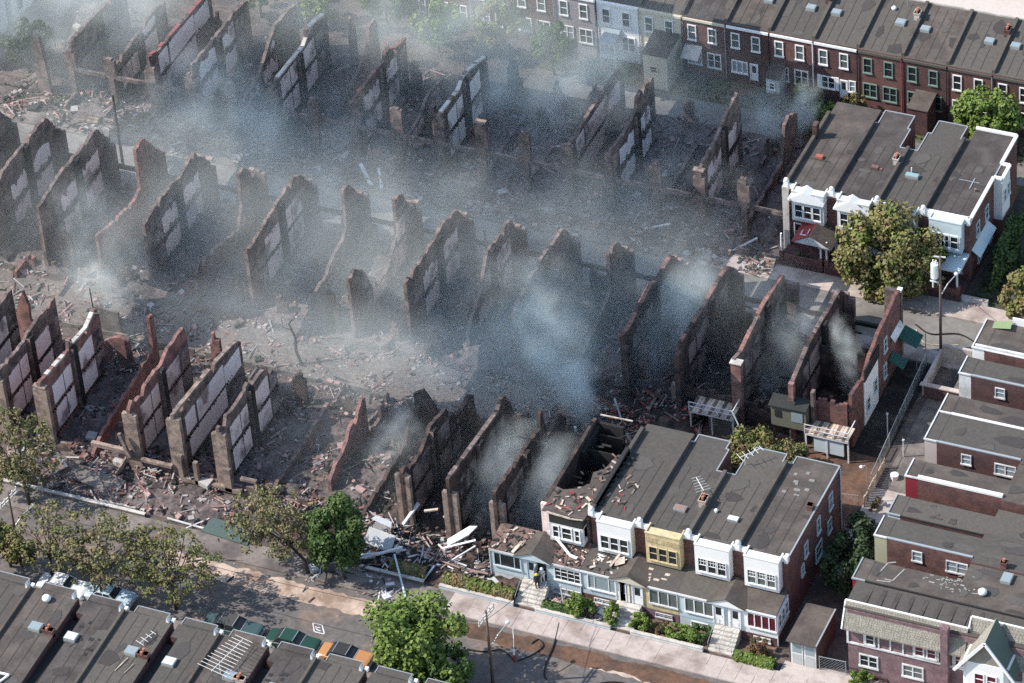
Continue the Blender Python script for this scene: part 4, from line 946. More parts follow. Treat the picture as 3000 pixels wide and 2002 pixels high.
FA = (0.0, 1); FB = (37.9, -1); FC = (50.0, 1)
G1, G2, G3 = 'burnt party walls of the near row', 'burnt party walls of the middle row', 'burnt party walls beyond the side street'
AX = lambda k: 4.6 * k
A_ = {
 -2: dict(prof=[(0, 7.9), (5.5, 7.6), (6.5, 7.9), (11.7, 7.9)], label='burnt wall just at the left edge, behind the one with the wide end', pan=plaster_w),
 -1: dict(prof=[(0, 7.9), (5.5, 7.5), (6.3, 8.0), (11.8, 8.1)], label='brick wall cut by the left frame edge with white plaster, near row', pan=plaster_w),
 0: dict(prof=[(0, 8.1), (5.7, 7.5), (5.9, 8.5), (6.4, 8.5), (6.5, 7.7), (10.0, 7.3), (10.1, 7.9), (11.4, 8.15), (11.8, 7.2)], label='first complete party wall from the left in the near row, with white plaster squares', pan=plaster_w, mat=brick_burnt_r, cap=stone_l),
 1: dict(prof=[(0, .7), (2.9, 1.7), (6.5, 2.2), (9.4, 2.4), (11.2, 2.9), (13.0, 3.3), (13.08, 6.9), (13.9, 6.7)], label='low ragged brick wall with a tall thin chimney at its back end', panels=None, pier=0, breast=False, mat=brick_burnt_r, rag=.2),
 2: dict(prof=[(0, 7.3), (.8, 7.9), (1.4, 7.2), (5.5, 7.7), (6.7, 7.4), (8.3, 8.2), (11.5, 8.15), (11.8, 6.9)], label='party wall with square plaster panels, left of the tallest wide wall, near row', pan=plaster, mat=brick_burnt_r, pier=6.9),
 3: dict(prof=[(0, 8.0), (3.65, 7.65), (9, 7.2), (13, 6.5), (13.7, 5.9)], label='longest smooth plaster wall of the near row, with an open corner at its front', panels='open', breast=False, pan=plaster_w, pier=7.6, cap=brick_tan),
 4: dict(prof=[(0, 7.7), (5.6, 7.6), (5.8, 8.0), (6.4, 8.0), (7.0, 7.2), (9.4, 7.1), (11.4, 5.3), (11.7, 5.0)], label='party wall right of the long smooth plaster wall, with a black chimney breast', pier=7.2),
 5: dict(prof=[(0, 1.1), (8, 1.3), (12.8, 1.6)], label='knee high foundation wall running back through pink rubble', panels=None, pier=0, breast=False, rag=.15),
 6: dict(prof=[(3, 1.2), (4.3, 2.1), (5.9, 2.3), (8.5, 3.9), (9.5, 3.6), (10.8, 4.9), (11.4, 4.6)], label='jagged wall stub rising to the back, right of the low foundation wall', panels=None, pier=0, breast=False, mat=brick_burnt_r, rag=.25),
 7: dict(prof=[(0, .9), (2.5, 1.2), (8.5, 1.3), (9.6, 1.5), (10.6, 2.8), (11.9, 3.9), (13.6, 3.0)], label='low wall with one raised jagged end, left of the black gutted bays', panels=None, pier=0, breast=False, rag=.2, mat=brick_char),
 8: dict(prof=[(-.1, 7.5), (.5, 7.8), (2.2, 6.7), (3.8, 6.6), (5.3, 7.3), (6.3, 7.9), (9.8, 7.1), (9.95, 5.2), (10.4, 5.8), (12, 4.6), (14.5, 4.9), (15.4, 4.1)], label='soot black wall with a bite out of its top, behind the dense green tree', mat=brick_char, pan=plaster_s, pier=7.3),
 9: dict(prof=[(-.1, 8.1), (6, 7.5), (11.2, 7.0), (11.6, 7.9), (12.6, 7.6), (13.7, 5.9)], label='long straight burnt wall with a thin pale edge, second left of the blue porch', mat=brick_char, pan=plaster_s, pier=6.5, cap=brick_burnt),
 10: dict(prof=[(-.3, 8.0), (6.1, 7.5), (7.0, 7.5), (9.9, 7.1), (10.1, 8.7), (10.5, 8.9), (10.8, 7.4), (11.4, 5), (13.6, 4.9), (14.2, 5.4), (15.4, 4.0)], label='burnt wall with a thin chimney, right behind the blue porch and heaped debris', mat=brick_char, pan=plaster_s, pier=6.6),
}
for k, d in A_.items():
    party_wall(AX(k), front=FA, group=G1, seed=k, **d)
BX = lambda k: -18.37 + 5.57 * k
def rev(p): return [(37.9 - y, z) for y, z in reversed(p)]
B_ = {
 -1: dict(prof=rev([(24, 7.7), (31, 8.2), (36.2, 8.3), (37.5, 6.8)]), label='dim wall at the left edge beside the torn white plaster wall', pan=plaster_s),
 0: dict(prof=rev([(24, 7.7), (26.8, 8.1), (27.3, 8.5), (31.5, 8.5), (36.2, 8.6), (37.5, 6.8)]), label='wall with torn patches of white plaster at the left edge', pan=plaster_w, panels='ragged'),
 1: dict(prof=rev([(23.9, 7.85), (24.8, 7.7), (29.2, 8.4), (32.1, 8.25), (36.4, 8.3), (37.7, 6.7)]), label='long dark topped wall left of the leaning black pole base', pan=plaster, panels='ragged'),
 2: dict(prof=rev([(24.9, 4.9), (28.4, 4.1), (32.4, 3.5), (34.0, 4.0), (34.2, 8.7), (36.0, 8.8), (36.9, 7.6), (37.75, 6.3)]), label='bright red brick chimney arch standing above a sloping broken wall', panels=None, mat=brick_burnt_r, breast=False, pier_mat=brick_red),
 3: dict(prof=rev([(24.8, 7.75), (27.5, 8.1), (31, 8.2), (32.5, 7.7), (35.9, 8.5), (36.5, 7.5), (37.8, 6.6)]), label='pale wall in smoke just right of the red brick chimney arch', pan=plaster, panels='ragged'),
 4: dict(prof=rev([(23.7, 3.6), (24.6, 4.4), (28.8, 3.4), (33, 2.4), (34.2, 4.4), (34.4, 8.1), (35.4, 8.2), (36.4, 7.1), (37.9, 5.2)]), label='broad low tan wall with a narrow chimney at its street end', pan=plaster_s, panels='ragged', breast=False, rag=.2),
 5: dict(prof=rev([(24.45, 7.8), (25.1, 7.3), (31.7, 8.1), (35.2, 8.5), (36.8, 7.6), (38, 6)]), label='tall grey plaster wall in the middle left with a dark broken rear corner', pan=plaster),
 6: dict(prof=rev([(25.6, 2.0), (29.2, 2), (31, 2.9), (33.5, 3.3), (34.5, 4.2), (34.7, 8.6), (35.8, 8.5), (36.8, 7.3), (38.0, 5.2)]), label='slender chimney stack with a low sloping wall, right of the tall grey wall', panels=None, breast=False),
 7: dict(prof=rev([(23.6, 7.6), (24.8, 7.7), (26.4, 6.6), (27.2, 5.2), (28, 3.2), (29.7, 2.4), (31.5, 2.6), (33, 3.7), (34.3, 4.8), (34.5, 8.9), (36.2, 8.4), (37.7, 5.6)]), label='wall swooping down like a bowl between a chimney and a stub', pan=plaster, breast=False, rag=.2, band=False),
 8: dict(prof=rev([(24.5, 7.85), (30.2, 7.9), (33.6, 8.2), (36.5, 7.6), (38.0, 5.2)]), label='wall with torn plaster next to a thin dark post, centre of the middle row', pan=plaster, panels='ragged'),
 9: dict(prof=rev([(25.5, 2.2), (26.4, 3.0), (29, 4.7), (30.1, 6.5), (31.2, 8), (36.5, 7.7), (37.9, 6.2)]), label='tan wall with a stepped sunlit edge, above the centre of the picture', pan=plaster, panels='ragged', rag=.18),
 10: dict(prof=rev([(24.5, 7), (25.7, 7.6), (31.1, 8.4), (36.5, 8), (38, 6.1)]), label='hazy wall left of the thick smoke column', pan=plaster_s),
 11: dict(prof=rev([(25, 1.2), (31, 2.4), (34.0, 3.6), (34.3, 8.3), (36.3, 7.9), (38.2, 5.7)]), label='lone square chimney stub with stepped top, right of the smoke column', panels=None, breast=False),
 12: dict(prof=rev([(23.8, 8.0), (25, 7.3), (31, 8.2), (32, 7.6), (36.3, 7.7), (37.8, 6)]), label='smoke filled dark brick wall, left of the tallest black walls', mat=brick_char, pan=plaster_s, cap=brick_burnt_r),
 13: dict(prof=rev([(23.5, 7.6), (24.2, 7.9), (28.5, 7.6), (36.4, 7.6), (38.5, 5.8)]), label='tall soot stained wall with a red lit edge, left wall of the open shell', mat=brick_char, pan=plaster_s, cap=brick_burnt_r),
 14: dict(prof=rev([(23.7, 7.9), (25.4, 7.4), (28, 7.9), (31, 8.4), (36.5, 8), (37, 7)]), label='wall between the black open shell and the smoky shell, with a white capped pier', mat=brick_burnt, pan=plaster_s, cap=brick_burnt_r),
 15: dict(prof=rev([(24.2, 6.5), (28.2, 7.6), (31.3, 7.6), (36.6, 7.5), (38.5, 5.6)]), label='soot black wall next to the last smoking shell of the middle row', mat=brick_char, pan=plaster_s, cap=brick_burnt),
}
for k, d in B_.items():
    party_wall(BX(k), front=FB, group=G2, seed=k + 30, pier=d.pop('pier', 6.4), pierw=1.15, pier_mat=d.pop('pier_mat', brick_burnt), beam=(5.57 - 1.3, 2.75, char), **d)
CX = lambda k: 13.67 + 4.61 * k
revc = lambda p: [(y - 50.0, z) for y, z in p]
C_ = {
 -8: dict(prof=revc([(50.5, 6.9), (55.6, 6.6), (62.5, 5.9)]), label='faint long wall with a thin bright edge in the upper left smoke', pan=plaster_s),
 -7: dict(prof=revc([(50.5, 4.6), (56, 5.0), (59.3, 5.4), (62.4, 5.2)]), label='hazy wall with one pale plaster square, left of the red capped wall', pan=plaster_w),
 -6: dict(prof=revc([(50.1, 7.4), (52, 6.8), (62.8, 6.2), (64, 6.0)]), label='wall with a red brick cap and large white plaster panels, upper left', pan=plaster_w, cap=M('red_cap', (.27, .10, .10), .2, 2), panels='open', breast=False),
 -5: dict(prof=revc([(50.5, 7.0), (53.2, 6.8), (57.5, 6.7), (60.3, 7.0), (63.5, 6.3)]), label='burnt wall with a notched top right of the red capped wall', pan=plaster_w, panels='ragged'),
 -4: dict(prof=revc([(50.3, 2.2), (56, 3.0), (60.3, 6.1), (63.5, 6.0), (65.3, 5.6)]), label='tall black ended wall with pinkish plaster in the upper smoke', pan=plaster_w, panels='ragged'),
 -3: dict(prof=revc([(51, 6.8), (58.3, 6.5), (58.6, 7.9), (60.2, 7.7), (63.1, 7.0)]), label='wall with a pale sloping edge and broken chimney in the upper smoke', pan=plaster, cap=stone_l),
 -2: dict(prof=revc([(56, 1.5), (60, 2.5), (62.9, 3.9), (63.4, 5.9), (64.9, 6.0), (65.3, 4.9)]), label='thin leaning wall fragment among greenery in the upper smoke', panels=None, breast=False, pier=6.4),
 -1: dict(prof=revc([(50.5, 7.3), (57.4, 7.1), (57.6, 7.7), (58.6, 7.6), (59.4, 6.8), (62.3, 6.2)]), label='wall with a chimney in its middle and a red streaked edge', pan=plaster, panels='ragged', cap=brick_burnt_r),
 0: dict(prof=revc([(50, 2.2), (54.7, 2.6), (57.5, 3.8), (61.2, 3.4)]), label='low wall behind a tall stone pier, left of the forked pair of walls', pan=plaster, breast=False, pier=7.4),
 1: dict(prof=revc([(50.2, 7.3), (55.4, 7.0), (56.0, 7.8), (57.5, 7.7), (61.9, 6.4)]), label='plastered wall shaped like a fork with a pale sloping cap', pan=plaster_w, cap=stone_l),
 2: dict(prof=revc([(50, 1.0), (58, 1.2), (61, 1.0)]), label='lone pier left of the bright rising smoke beyond the side street', panels=None, breast=False, pier=7.5),
 3: dict(prof=revc([(50, 1.2), (56, 1.0), (61, .8)]), label='lone pier under the bright rising smoke beyond the side street', panels=None, breast=False, pier=7.3),
 4: dict(prof=revc([(50.5, 6.9), (57, 6.9), (63.5, 6.8), (64.4, 5.6)]), label='long clean edged wall right of the bright rising smoke', pan=plaster, breast=False, panels='open'),
 5: dict(prof=revc([(49.9, 7.4), (53.5, 7.0), (55.8, 7.4), (56.8, 7.7), (57.1, 8.8), (58.1, 9.0), (61.3, 8.3)]), label='wall rising to a black pointed end, below the cream house annex', pan=plaster_w, panels='ragged'),
 6: dict(prof=revc([(50, 1.6), (56, 1.3), (61, 1.4)]), label='square standing pier with almost no wall behind it, in clearer air', panels=None, breast=False, pier=7.0),
 7: dict(prof=revc([(50.2, 7.2), (55.7, 7.8), (58.1, 8.8), (60.6, 9.0), (61.2, 6)]), label='wall with a thin torn peak, left of the last standing pier', pan=plaster, panels='ragged'),
 8: dict(prof=revc([(50, 1.5), (56, 1.6), (60.4, 1.8), (61.2, 5.6), (62.4, 6.0), (64.6, 4.7)]), label='last standing pier and torn rear fragment before the intact houses', panels=None, breast=False, pier=7.2),
}
for k, d in C_.items():
    party_wall(CX(k), front=FC, group=G3, seed=k + 60, pier=d.pop('pier', 7.0 if k > -4 else 6.2), pier_mat=brick_burnt, pierw=.62, beam=(4.61 - .5, 3.6, brick_burnt), **d)

for k in range(-8, 9):
    t = thing('porch_foundation', {i: '' for i in ()}.get(k, 'low ruined porch foundation in smoke before the %s party wall beyond the side street' % ('first second third fourth fifth sixth seventh eighth ninth tenth eleventh twelfth thirteenth fourteenth fifteenth sixteenth seventeenth'.split()[k + 8])), 'foundation', (CX(k) + 2.3, 47.4, 0), 'porch foundations along the side street')
    rr = random.Random(k + 900); x0 = CX(k) + .1; x1 = x0 + 4.4
    q = x0
    while q < x1:
        e = min(x1, q + rr.uniform(.6, 1.8)); B(t, 'masonry', q, e, 47.15, 47.4, 0, rr.uniform(.35, 1.0), brick_burnt if rr.random() < .7 else brick_tan); q = e + (rr.uniform(.2, .9) if rr.random() < .35 else .004)
    B(t, 'side_wall', x0 - .1, x0 + .12, 47.41, 49.9, 0, rr.uniform(.5, 1.3), brick_burnt)
    for i in range(3): B(t, 'step', x0 + 3.0, x0 + 4.2, 46.2 + i * .3, 46.499 + i * .3, 0, .2 + i * .2, brick_tan)
# end wall of the gutted middle row, with windows
X = BX(16)
brick_end = brick_mat('brick_end', (0.15, 0.07, 0.06), (0.085, 0.05, 0.048), (1.2, 1.2, 1.2))
t = thing('burnt_end_wall', 'tall brick end wall of the gutted middle row with white siding and a green awning', 'wall', (X, 31, 0))
pr = [(24, 5.2), (24.1, 6.3), (26.6, 6.0), (27.2, 5.5), (29, 7.0), (30.1, 7.2), (31.5, 7.8), (34, 8.0), (36.2, 8.5), (37.4, 8.3)]
m = MB()
for (a, za), (b, zb) in zip(pr, pr[1:]):
    m.hexa([(X - .17, a, 0), (X + .17, a, 0), (X + .17, b, 0), (X - .17, b, 0), (X - .17, a, za), (X + .17, a, za), (X + .17, b, zb), (X - .17, b, zb)])
m.build('wall', brick_end, t)
B(t, 'siding', X + .172, X + .24, 27.1, 30.9, .1, 5.3, white); B(t, 'burnt_siding', X + .172, X + .3, 27.2, 31.2, 5.31, 6.7, soot)
B(t, 'front_pier', X - 1.4, X + .25, 37.42, 37.9, 0, 8.0, brick_burnt); B(t, 'pier_cap', X - .2, X + .25, 37.35, 37.95, 8.003, 8.2, white)
for y, z in ((27.6, 1.3), (29.6, 1.9)): window(t, X + .243, y, z, .85, 1.6, '+x', bluewhite, glass, 'sash')
for y, z in ((32.6, 4.4), (32.4, 1.4)): window(t, X + .173, y, z, .85, 1.6, '+x', bluewhite, glass, 'sash')
m = MB(); m.slab([(X + .6, 34.6, 4.3), (X + .6, 37.2, 4.3), (X + .18, 37.2, 4.9), (X + .18, 34.6, 4.9)], .08); m.build('side_canopy', white_g, t)
m = MB(); m.slab([(X + 2.0, 36.6, 2.4), (X + 2.0, 38.6, 2.4), (X + .2, 38.6, 3.2), (X + .2, 36.6, 3.2)], .06); m.slab([(X + 1.7, 33.6, 2.1), (X + 1.7, 35.0, 2.1), (X + .3, 35.0, 2.9), (X + .3, 33.6, 2.9)], .06); m.build('awning', green_aw, t)
m = MB(); m.tube([(X + 2.1, 38.9, 2.4), (X + 2.1, 38.9, 0)], .05, 5); m.tube([(X + 2.1, 36.3, 2.4), (X + 2.1, 36.3, 0)], .05, 5); m.build('awning_post', metal_g, t)
# rear ground floor walls and decks of the gutted shells
def rear(x0, x1, label, z1, mat, prof=None, win=True):
    t = thing('rear_wall', label, 'wall', ((x0 + x1) / 2, 24, 0)); m = MB(); n = 8; rr = random.Random(int(x0))
    for i in range(n):
        a, b = x0 + (x1 - x0) * i / n, x0 + (x1 - x0) * (i + 1) / n; m.box(a, b, 23.8, 24.1, 0, z1 + rr.uniform(-.35, .3))
    m.build('wall', mat, t); return t
rear(54.3, 59.4, 'low burnt rear wall of the left black shell behind the broken deck', 3.0, brick_char)
rear(59.8, 65.0, 'low burnt rear wall with a collapsed arch, between the two decks', 2.6, brick_char)
rt = rear(67.3, 70.5, 'deep red brick rear wall above the white railed deck', 5.0, brick_red)
B(rt, 'side_pier', 67.2, 67.5, 23.2, 23.78, 0, 6.3, brick_burnt)
t = thing('rear_annex', 'olive sided rear porch room on stilts with a pale window patch', 'annex', (65.6, 23, 0))
B(t, 'wall', 63.6, 67.0, 22.4, 23.75, 2.2, 4.6, olive); B(t, 'window_patch', 65.6, 66.7, 22.34, 22.395, 3.1, 4.2, glass_s); B(t, 'window', 64.0, 64.6, 22.34, 22.395, 3.3, 4.1, soot)
m = MB(); m.slab([(63.4, 22.2, 4.62), (67.1, 22.2, 4.72), (67.1, 23.7, 5.0), (63.4, 23.7, 4.9)], .1); m.build('roof', char, t)
for x in (63.8, 65.4, 66.8): B(t, 'stilt', x - .08, x + .08, 22.5, 22.66, 0, 2.2, burntwood)
def deck(x0, x1, y0, y1, z, label, rail, skew=0):
    t = thing('deck', label, 'deck', ((x0 + x1) / 2, (y0 + y1) / 2, 0))
    n = int((x1 - x0) / .3)
    for i in range(n): B(t, 'plank', x0 + (x1 - x0) * i / n, x0 + (x1 - x0) * (i + .9) / n, y0, y1, z - .06, z, palewood if i % 3 else burntwood)
    m = MB(); m.box(x0, x1, y0 + .0, y0 + .1, z - .25, z - .062); m.build('edge_board', rail, t)
    for x in (x0 + .06, (x0 + x1) / 2, x1 - .06): B(t, 'deck_post', x - .07, x + .07, y0 + .12, y0 + .26, 0, z - .063, rail)
    for zz_ in (.45, .95): m = MB(); m.box(x0, x1, y0 - .02, y0 + .04, z + zz_, z + zz_ + .08); m.build('rail', rail, t)
    for x in (x0, x0 + (x1 - x0) / 3, x0 + 2 * (x1 - x0) / 3, x1): B(t, 'baluster', x - .04, x + .04, y0 - .015, y0 + .055, z, z + 1.05, rail)
    m = MB(); m.box(x1 - .04, x1 + .04, y0 + .06, y1, z + .9, z + .98); m.build('rail', rail, t)
    return t
d1 = deck(55.9, 60.2, 21.4, 23.6, 2.6, 'burnt rear deck with a bent white railing, left shell', white_g)
m = MB(); m.tube([(60.2, 21.4, 3.6), (61.3, 20.4, 2.7), (61.9, 18.9, .3)], .07, 6); m.build('stair_rail', metal_g, d1)
B(d1, 'foundation', 57.6, 60.0, 21.9, 23.5, 0, 2.3, conc_dark)
d2 = deck(67.1, 71.3, 21.7, 23.7, 2.7, 'rear deck with a white double railing against the red wall', white_g)
B(d2, 'screen', 67.9, 70.8, 21.9, 22.0, .6, 2.3, bluewhite)

# fragments of rear and front walls in the near row
def frag(pts, y, th, label, mat, name='wall_fragment', holes=None):
    t = thing(name, label, 'wall', (sum(p[0] for p in pts) / len(pts), y, 0))
    m = MB(); n = len(pts); m.add([(x, y - th / 2, z) for x, z in pts] + [(x, y + th / 2, z) for x, z in pts], [tuple(range(n)), tuple(reversed(range(n, 2 * n)))] + [(i, i + n, (i + 1) % n + n, (i + 1) % n) for i in range(n)])
    m.build('wall', mat, t); return t
f1 = frag([(-.9, 0), (-.9, 1.9), (.0, 3.2), (.6, 3.6), (1.4, 3.9), (2.2, 3.5), (2.3, 2.3), (2.5, 0), (1.0, 0), (.75, 2.2), (.25, 2.1), (.1, 0)], 12.9, .4, 'rounded red brick fragment with a door opening, behind the first plastered wall', brick_burnt_r)
frag([(-10.3, 0), (-10.2, 2.6), (-9.3, 5.2), (-8.6, 6.9), (-8.2, 5.2), (-8.3, 3.4), (-7.0, 2.8), (-6.5, 0), (-8.3, 0), (-8.6, 2.0), (-9.2, 2.0), (-9.4, 0)], 12.9, .4, 'pointed brick fragment with an arch at the left edge', brick_burnt_r)
frag([(-4, 0), (-3.9, 3.0), (-1.2, 2.8), (-1.1, 0)], 17.2, .3, 'low pale garage wall at the alley behind the first walls', conc_dark)
frag([(40.0, 0), (40.1, 4.6), (40.9, 4.9), (41.3, 3.6), (42.8, 4.2), (43.6, 2.2), (44, 0)], 14.6, .35, 'dark jagged rear wall behind the black gutted bays', brick_char)
frag([(31.5, 0), (31.6, 4.2), (32.6, 4.9), (33.6, 3.2), (34.4, 0)], 13.9, .35, 'dark pointed rear stub left of the black gutted bays', brick_char)
frag([(50.1, 0), (50.2, 4.4), (49.2, 5.0), (48.5, 3.2), (48.1, 0)], 15.3, .35, 'torn dark stub between the smoke and the half burnt house', brick_char)
frag([(48.9, 0), (48.9, 4.2), (49.7, 4.2), (49.7, 0)], 27.0, .8, 'square brick chimney base standing in red rubble, left of the tall shells', brick_burnt_r)
frag([(53.0, 0), (53.0, 2.6), (54.0, 2.5), (54.0, 0)], 24.5, .5, 'short pale brick pier in red rubble beside the left shell', brick_tan)
frag([(-27.3, 0), (-27.4, 5.5), (-26.9, 7.6), (-26.4, 7.3), (-26.1, 4.0), (-25.9, 0)], 50.0, .5, 'thin lone chimney pier in front of the white corner house', brick_burnt)
ords = 'first second third fourth fifth sixth seventh eighth ninth tenth eleventh twelfth thirteenth fourteenth fifteenth sixteenth'.split()
def stub(nm, x, y, w, dd, h, label, group, mat, rr, notch=True):
    t = thing(nm, label, 'wall', (x, y, 0), group); m = MB(); n = 4
    for i in range(n):
        a, b = x - w / 2 + w * i / n, x - w / 2 + w * (i + 1) / n - .002; m.box(a, b, y - dd / 2, y + dd / 2, 0, max(.4, h * (1 - abs(i - 1.2) * rr.uniform(.05, .3)) + rr.uniform(-.2, .2)))
    if rr.random() < .6: m.box(x - w / 2 - .02, x - w / 2 + .3, y - dd / 2 - rr.uniform(.6, 2.2), y - dd / 2 - .002, 0, h * rr.uniform(.25, .7))
    m.build('wall', mat, t)
rr = random.Random(404); GS = 'rear wall stubs behind the near row'
for i, (x, h, w, mt) in enumerate([(11.6, 6.9, 1.0, brick_burnt_r), (6.6, 3.0, 1.6, brick_burnt_r), (-3.0, 3.8, 1.4, brick_burnt), (16.2, 3.2, 1.7, brick_burnt), (19.8, 3.6, 1.3, brick_char), (24.8, 2.0, 1.8, brick_burnt), (28.6, 2.6, 1.2, brick_burnt), (37.6, 4.6, 1.3, brick_char), (44.6, 4.5, 1.2, brick_char), (47.2, 4.8, 1.0, brick_char)]):
    stub('rear_stub', x, 13.3 + rr.uniform(-.3, .9), w, .4, h, 'ragged brick rear stub, %s in the line behind the near row of ruins' % ords[i], GS, mt, rr)
GS = 'rear wall stubs of the middle row facing the alley'
for i in range(14):
    x = BX(i - 1) + rr.uniform(1.6, 4.2); stub('rear_stub', x, 24.4 + rr.uniform(-.5, .5), rr.uniform(.7, 1.8), .4, rr.choice([1.2, 1.8, 2.4, 3.2, 5.4]), 'broken rear stub, %s along the alley side of the middle row' % ords[i], GS, rr.choice([brick_burnt, brick_burnt_r, brick_char]), rr)
GS = 'rear wall stubs beyond the side street ruins'
for i in range(15):
    x = CX(i - 7) + rr.uniform(1.2, 3.4); stub('rear_stub', x, 62.5 + rr.uniform(-.8, 1.5), rr.uniform(.7, 1.6), .4, rr.choice([1.5, 2.6, 4.2, 5.5, 6.8]), 'broken rear stub, %s from the left at the back of the far ruins' % ords[i], GS, rr.choice([brick_burnt, brick_burnt_r, brick_burnt]), rr)
GS = 'chimney stubs within the far ruins'
for i in range(12):
    x = CX(i - 6) + rr.uniform(1.0, 3.6); stub('chimney_stub', x, 56 + rr.uniform(-3, 3), rr.uniform(.6, 1.1), .7, rr.uniform(1.2, 4.8), 'short broken chimney stub, %s from the left inside the far ruins' % ords[i], GS, rr.choice([brick_burnt, brick_burnt_r]), rr)
GS = 'low front wall remains of the middle row'
for i in range(15):
    k = i - 1; t = thing('front_wall_remains', 'knee high front wall remains, %s from the left on the side street' % ords[i], 'wall', (BX(k) + 2.8, 37.6, 0), GS); q = BX(k) + 1.3
    while q < BX(k + 1) - 1.3: e = min(q + rr.uniform(.4, 1.1), BX(k + 1) - 1.3); B(t, 'masonry', q, e - .004, 37.5, 37.8, 0, rr.choice([.5, .9, 1.3, 2.6]) * rr.uniform(.8, 1.1), brick_burnt if i < 12 else brick_char); q = e + (.5 if rr.random() < .2 else 0)
GS = 'low front wall remains of the near row'
for i, k in enumerate((-1, 0, 1, 2, 3, 4, 5, 6, 7, 8, 9)):
    t = thing('front_wall_remains', 'low front wall remains, %s from the left along the near street' % ords[i], 'wall', (AX(k) + 2.3, .2, 0), GS); q = AX(k) + .8
    while q < AX(k + 1) - .8: e = min(q + rr.uniform(.4, 1.0), AX(k + 1) - .8); B(t, 'masonry', q, e - .004, .02, .34, 0, rr.choice([.7, 1.0, 1.4]) * rr.uniform(.8, 1.1), brick_burnt if k < 7 else brick_char); q = e + (.6 if rr.random() < .2 else 0)
GS = 'low yard walls along the burnt alley'
for i in range(13):
    x = AX(i - 3) + rr.uniform(-.4, .4); t = thing('yard_wall', 'low broken yard wall, %s from the left between near row and alley' % ords[i], 'wall', (x, 15, 0), GS)
    q = 12.2
    while q < 16.6: e = min(q + rr.uniform(.5, 1.2), 16.6); B(t, 'masonry', x - .1, x + .1, q, e - .004, 0, rr.uniform(.3, 1.2), brick_burnt if i % 3 else conc_dark); q = e + (.5 if rr.random() < .2 else 0)
for i in range(12):
    k = i - 2; t = thing('alley_wall', 'long low wall piece, %s from the left on the near edge of the alley' % ords[i], 'wall', (AX(k) + 2.3, 16.7, 0), GS); q = AX(k) + .2
    while q < AX(k) + 4.4: e = min(q + rr.uniform(.8, 2.2), AX(k) + 4.4); B(t, 'masonry', q, e - .004, 16.62, 16.82, 0, rr.uniform(.25, .8), conc_dark if rr.random() < .5 else brick_burnt); q = e + (.7 if rr.random() < .3 else 0)
for x, y, w, dd, h, lab, mt in ((59.95, 23.55, .95, .6, 7.7, 'tall brick pier with a pale cap between the two burnt decks', brick_burnt_r), (65.35, 23.3, .5, .45, 6.9, 'thin tall brick pillar at the back of the sooty shells', brick_burnt_r),
        (54.3, 23.4, .5, 1.2, 7.6, 'rear end pier of the tallest soot stained wall', brick_char), (48.9, 23.6, .6, .5, 6.6, 'rear end pier of the smoke filled shell', brick_char)):
    t = thing('rear_pier', lab, 'wall', (x, y, 0)); B(t, 'wall', x - w / 2, x + w / 2, y - dd / 2, y + dd / 2, 0, h, mt)
    if w > .9: B(t, 'pier_cap', x - w / 2 - .1, x + w / 2 + .1, y - dd / 2 - .1, y + dd / 2 + .1, h + .003, h + .12, stone_l)
# cross walls and charred floors in the open shells
for k, lab in ((12, 'charred cross wall and hanging joists in the smoke filled brick shell'), (13, 'charred cross wall and hanging joists in the black open shell'), (14, 'charred cross wall and joists in the smoky middle shell'), (15, 'charred cross wall and joists in the last shell by the end wall')):
    x0, x1 = BX(k) + .2, BX(k + 1) - .2; t = thing('cross_wall', lab, 'wall', ((x0 + x1) / 2, 30, 0)); m = MB()
    for i in range(7):
        a, b = x0 + (x1 - x0) * i / 7, x0 + (x1 - x0) * (i + 1) / 7 - .003; m.box(a, b, 30.6, 30.85, 0, rr.uniform(1.2, 3.4) if 1 < i < 5 else rr.uniform(3.5, 5.6))
    m.build('wall', brick_char, t); m = MB()
    for i in range(9): y = 31.4 + i * .6; m = MB(); m.beam((x0, y, 3.7), (x0 + rr.uniform(.6, 3.2), y + .1, 3.6 - rr.uniform(0, 2.2)), .07, .18); m.build('joist', char, t)
    for i in range(7): y = 24.8 + i * .7; m = MB(); m.beam((x1, y, 3.7), (x1 - rr.uniform(.5, 3.0), y, 3.6 - rr.uniform(0, 2.4)), .07, .18); m.build('joist', char, t)
# concrete porch frames left standing at the front
t = thing('broken_doorway', 'weathered concrete door and window frame left standing at the front of the plastered walls', 'frame', (13, -.3, 0))
for x0, x1, z0, z1 in ((4.9, 9.0, 2.15, 2.55), (13.9, 14.35, .3, 3.4), (15.5, 15.9, .3, 3.0), (14.35, 20.2, .35, .85), (18.6, 19.3, .4, 3.1), (10, 13.2, 1.6, 1.9), (20.3, 21.9, 2.2, 2.45)):
    B(t, 'frame_piece', x0, x1, -.45, -.05, z0, z1, brick_tan)
m = MB(); m.beam((8.2, -.5, 4.6), (9.0, -.6, 2.0), .3, .35); m.beam((8.9, -.9, 2.2), (7.9, -1.6, .4), .35, .3); m.build('leaning_piece', brick_tan, t)

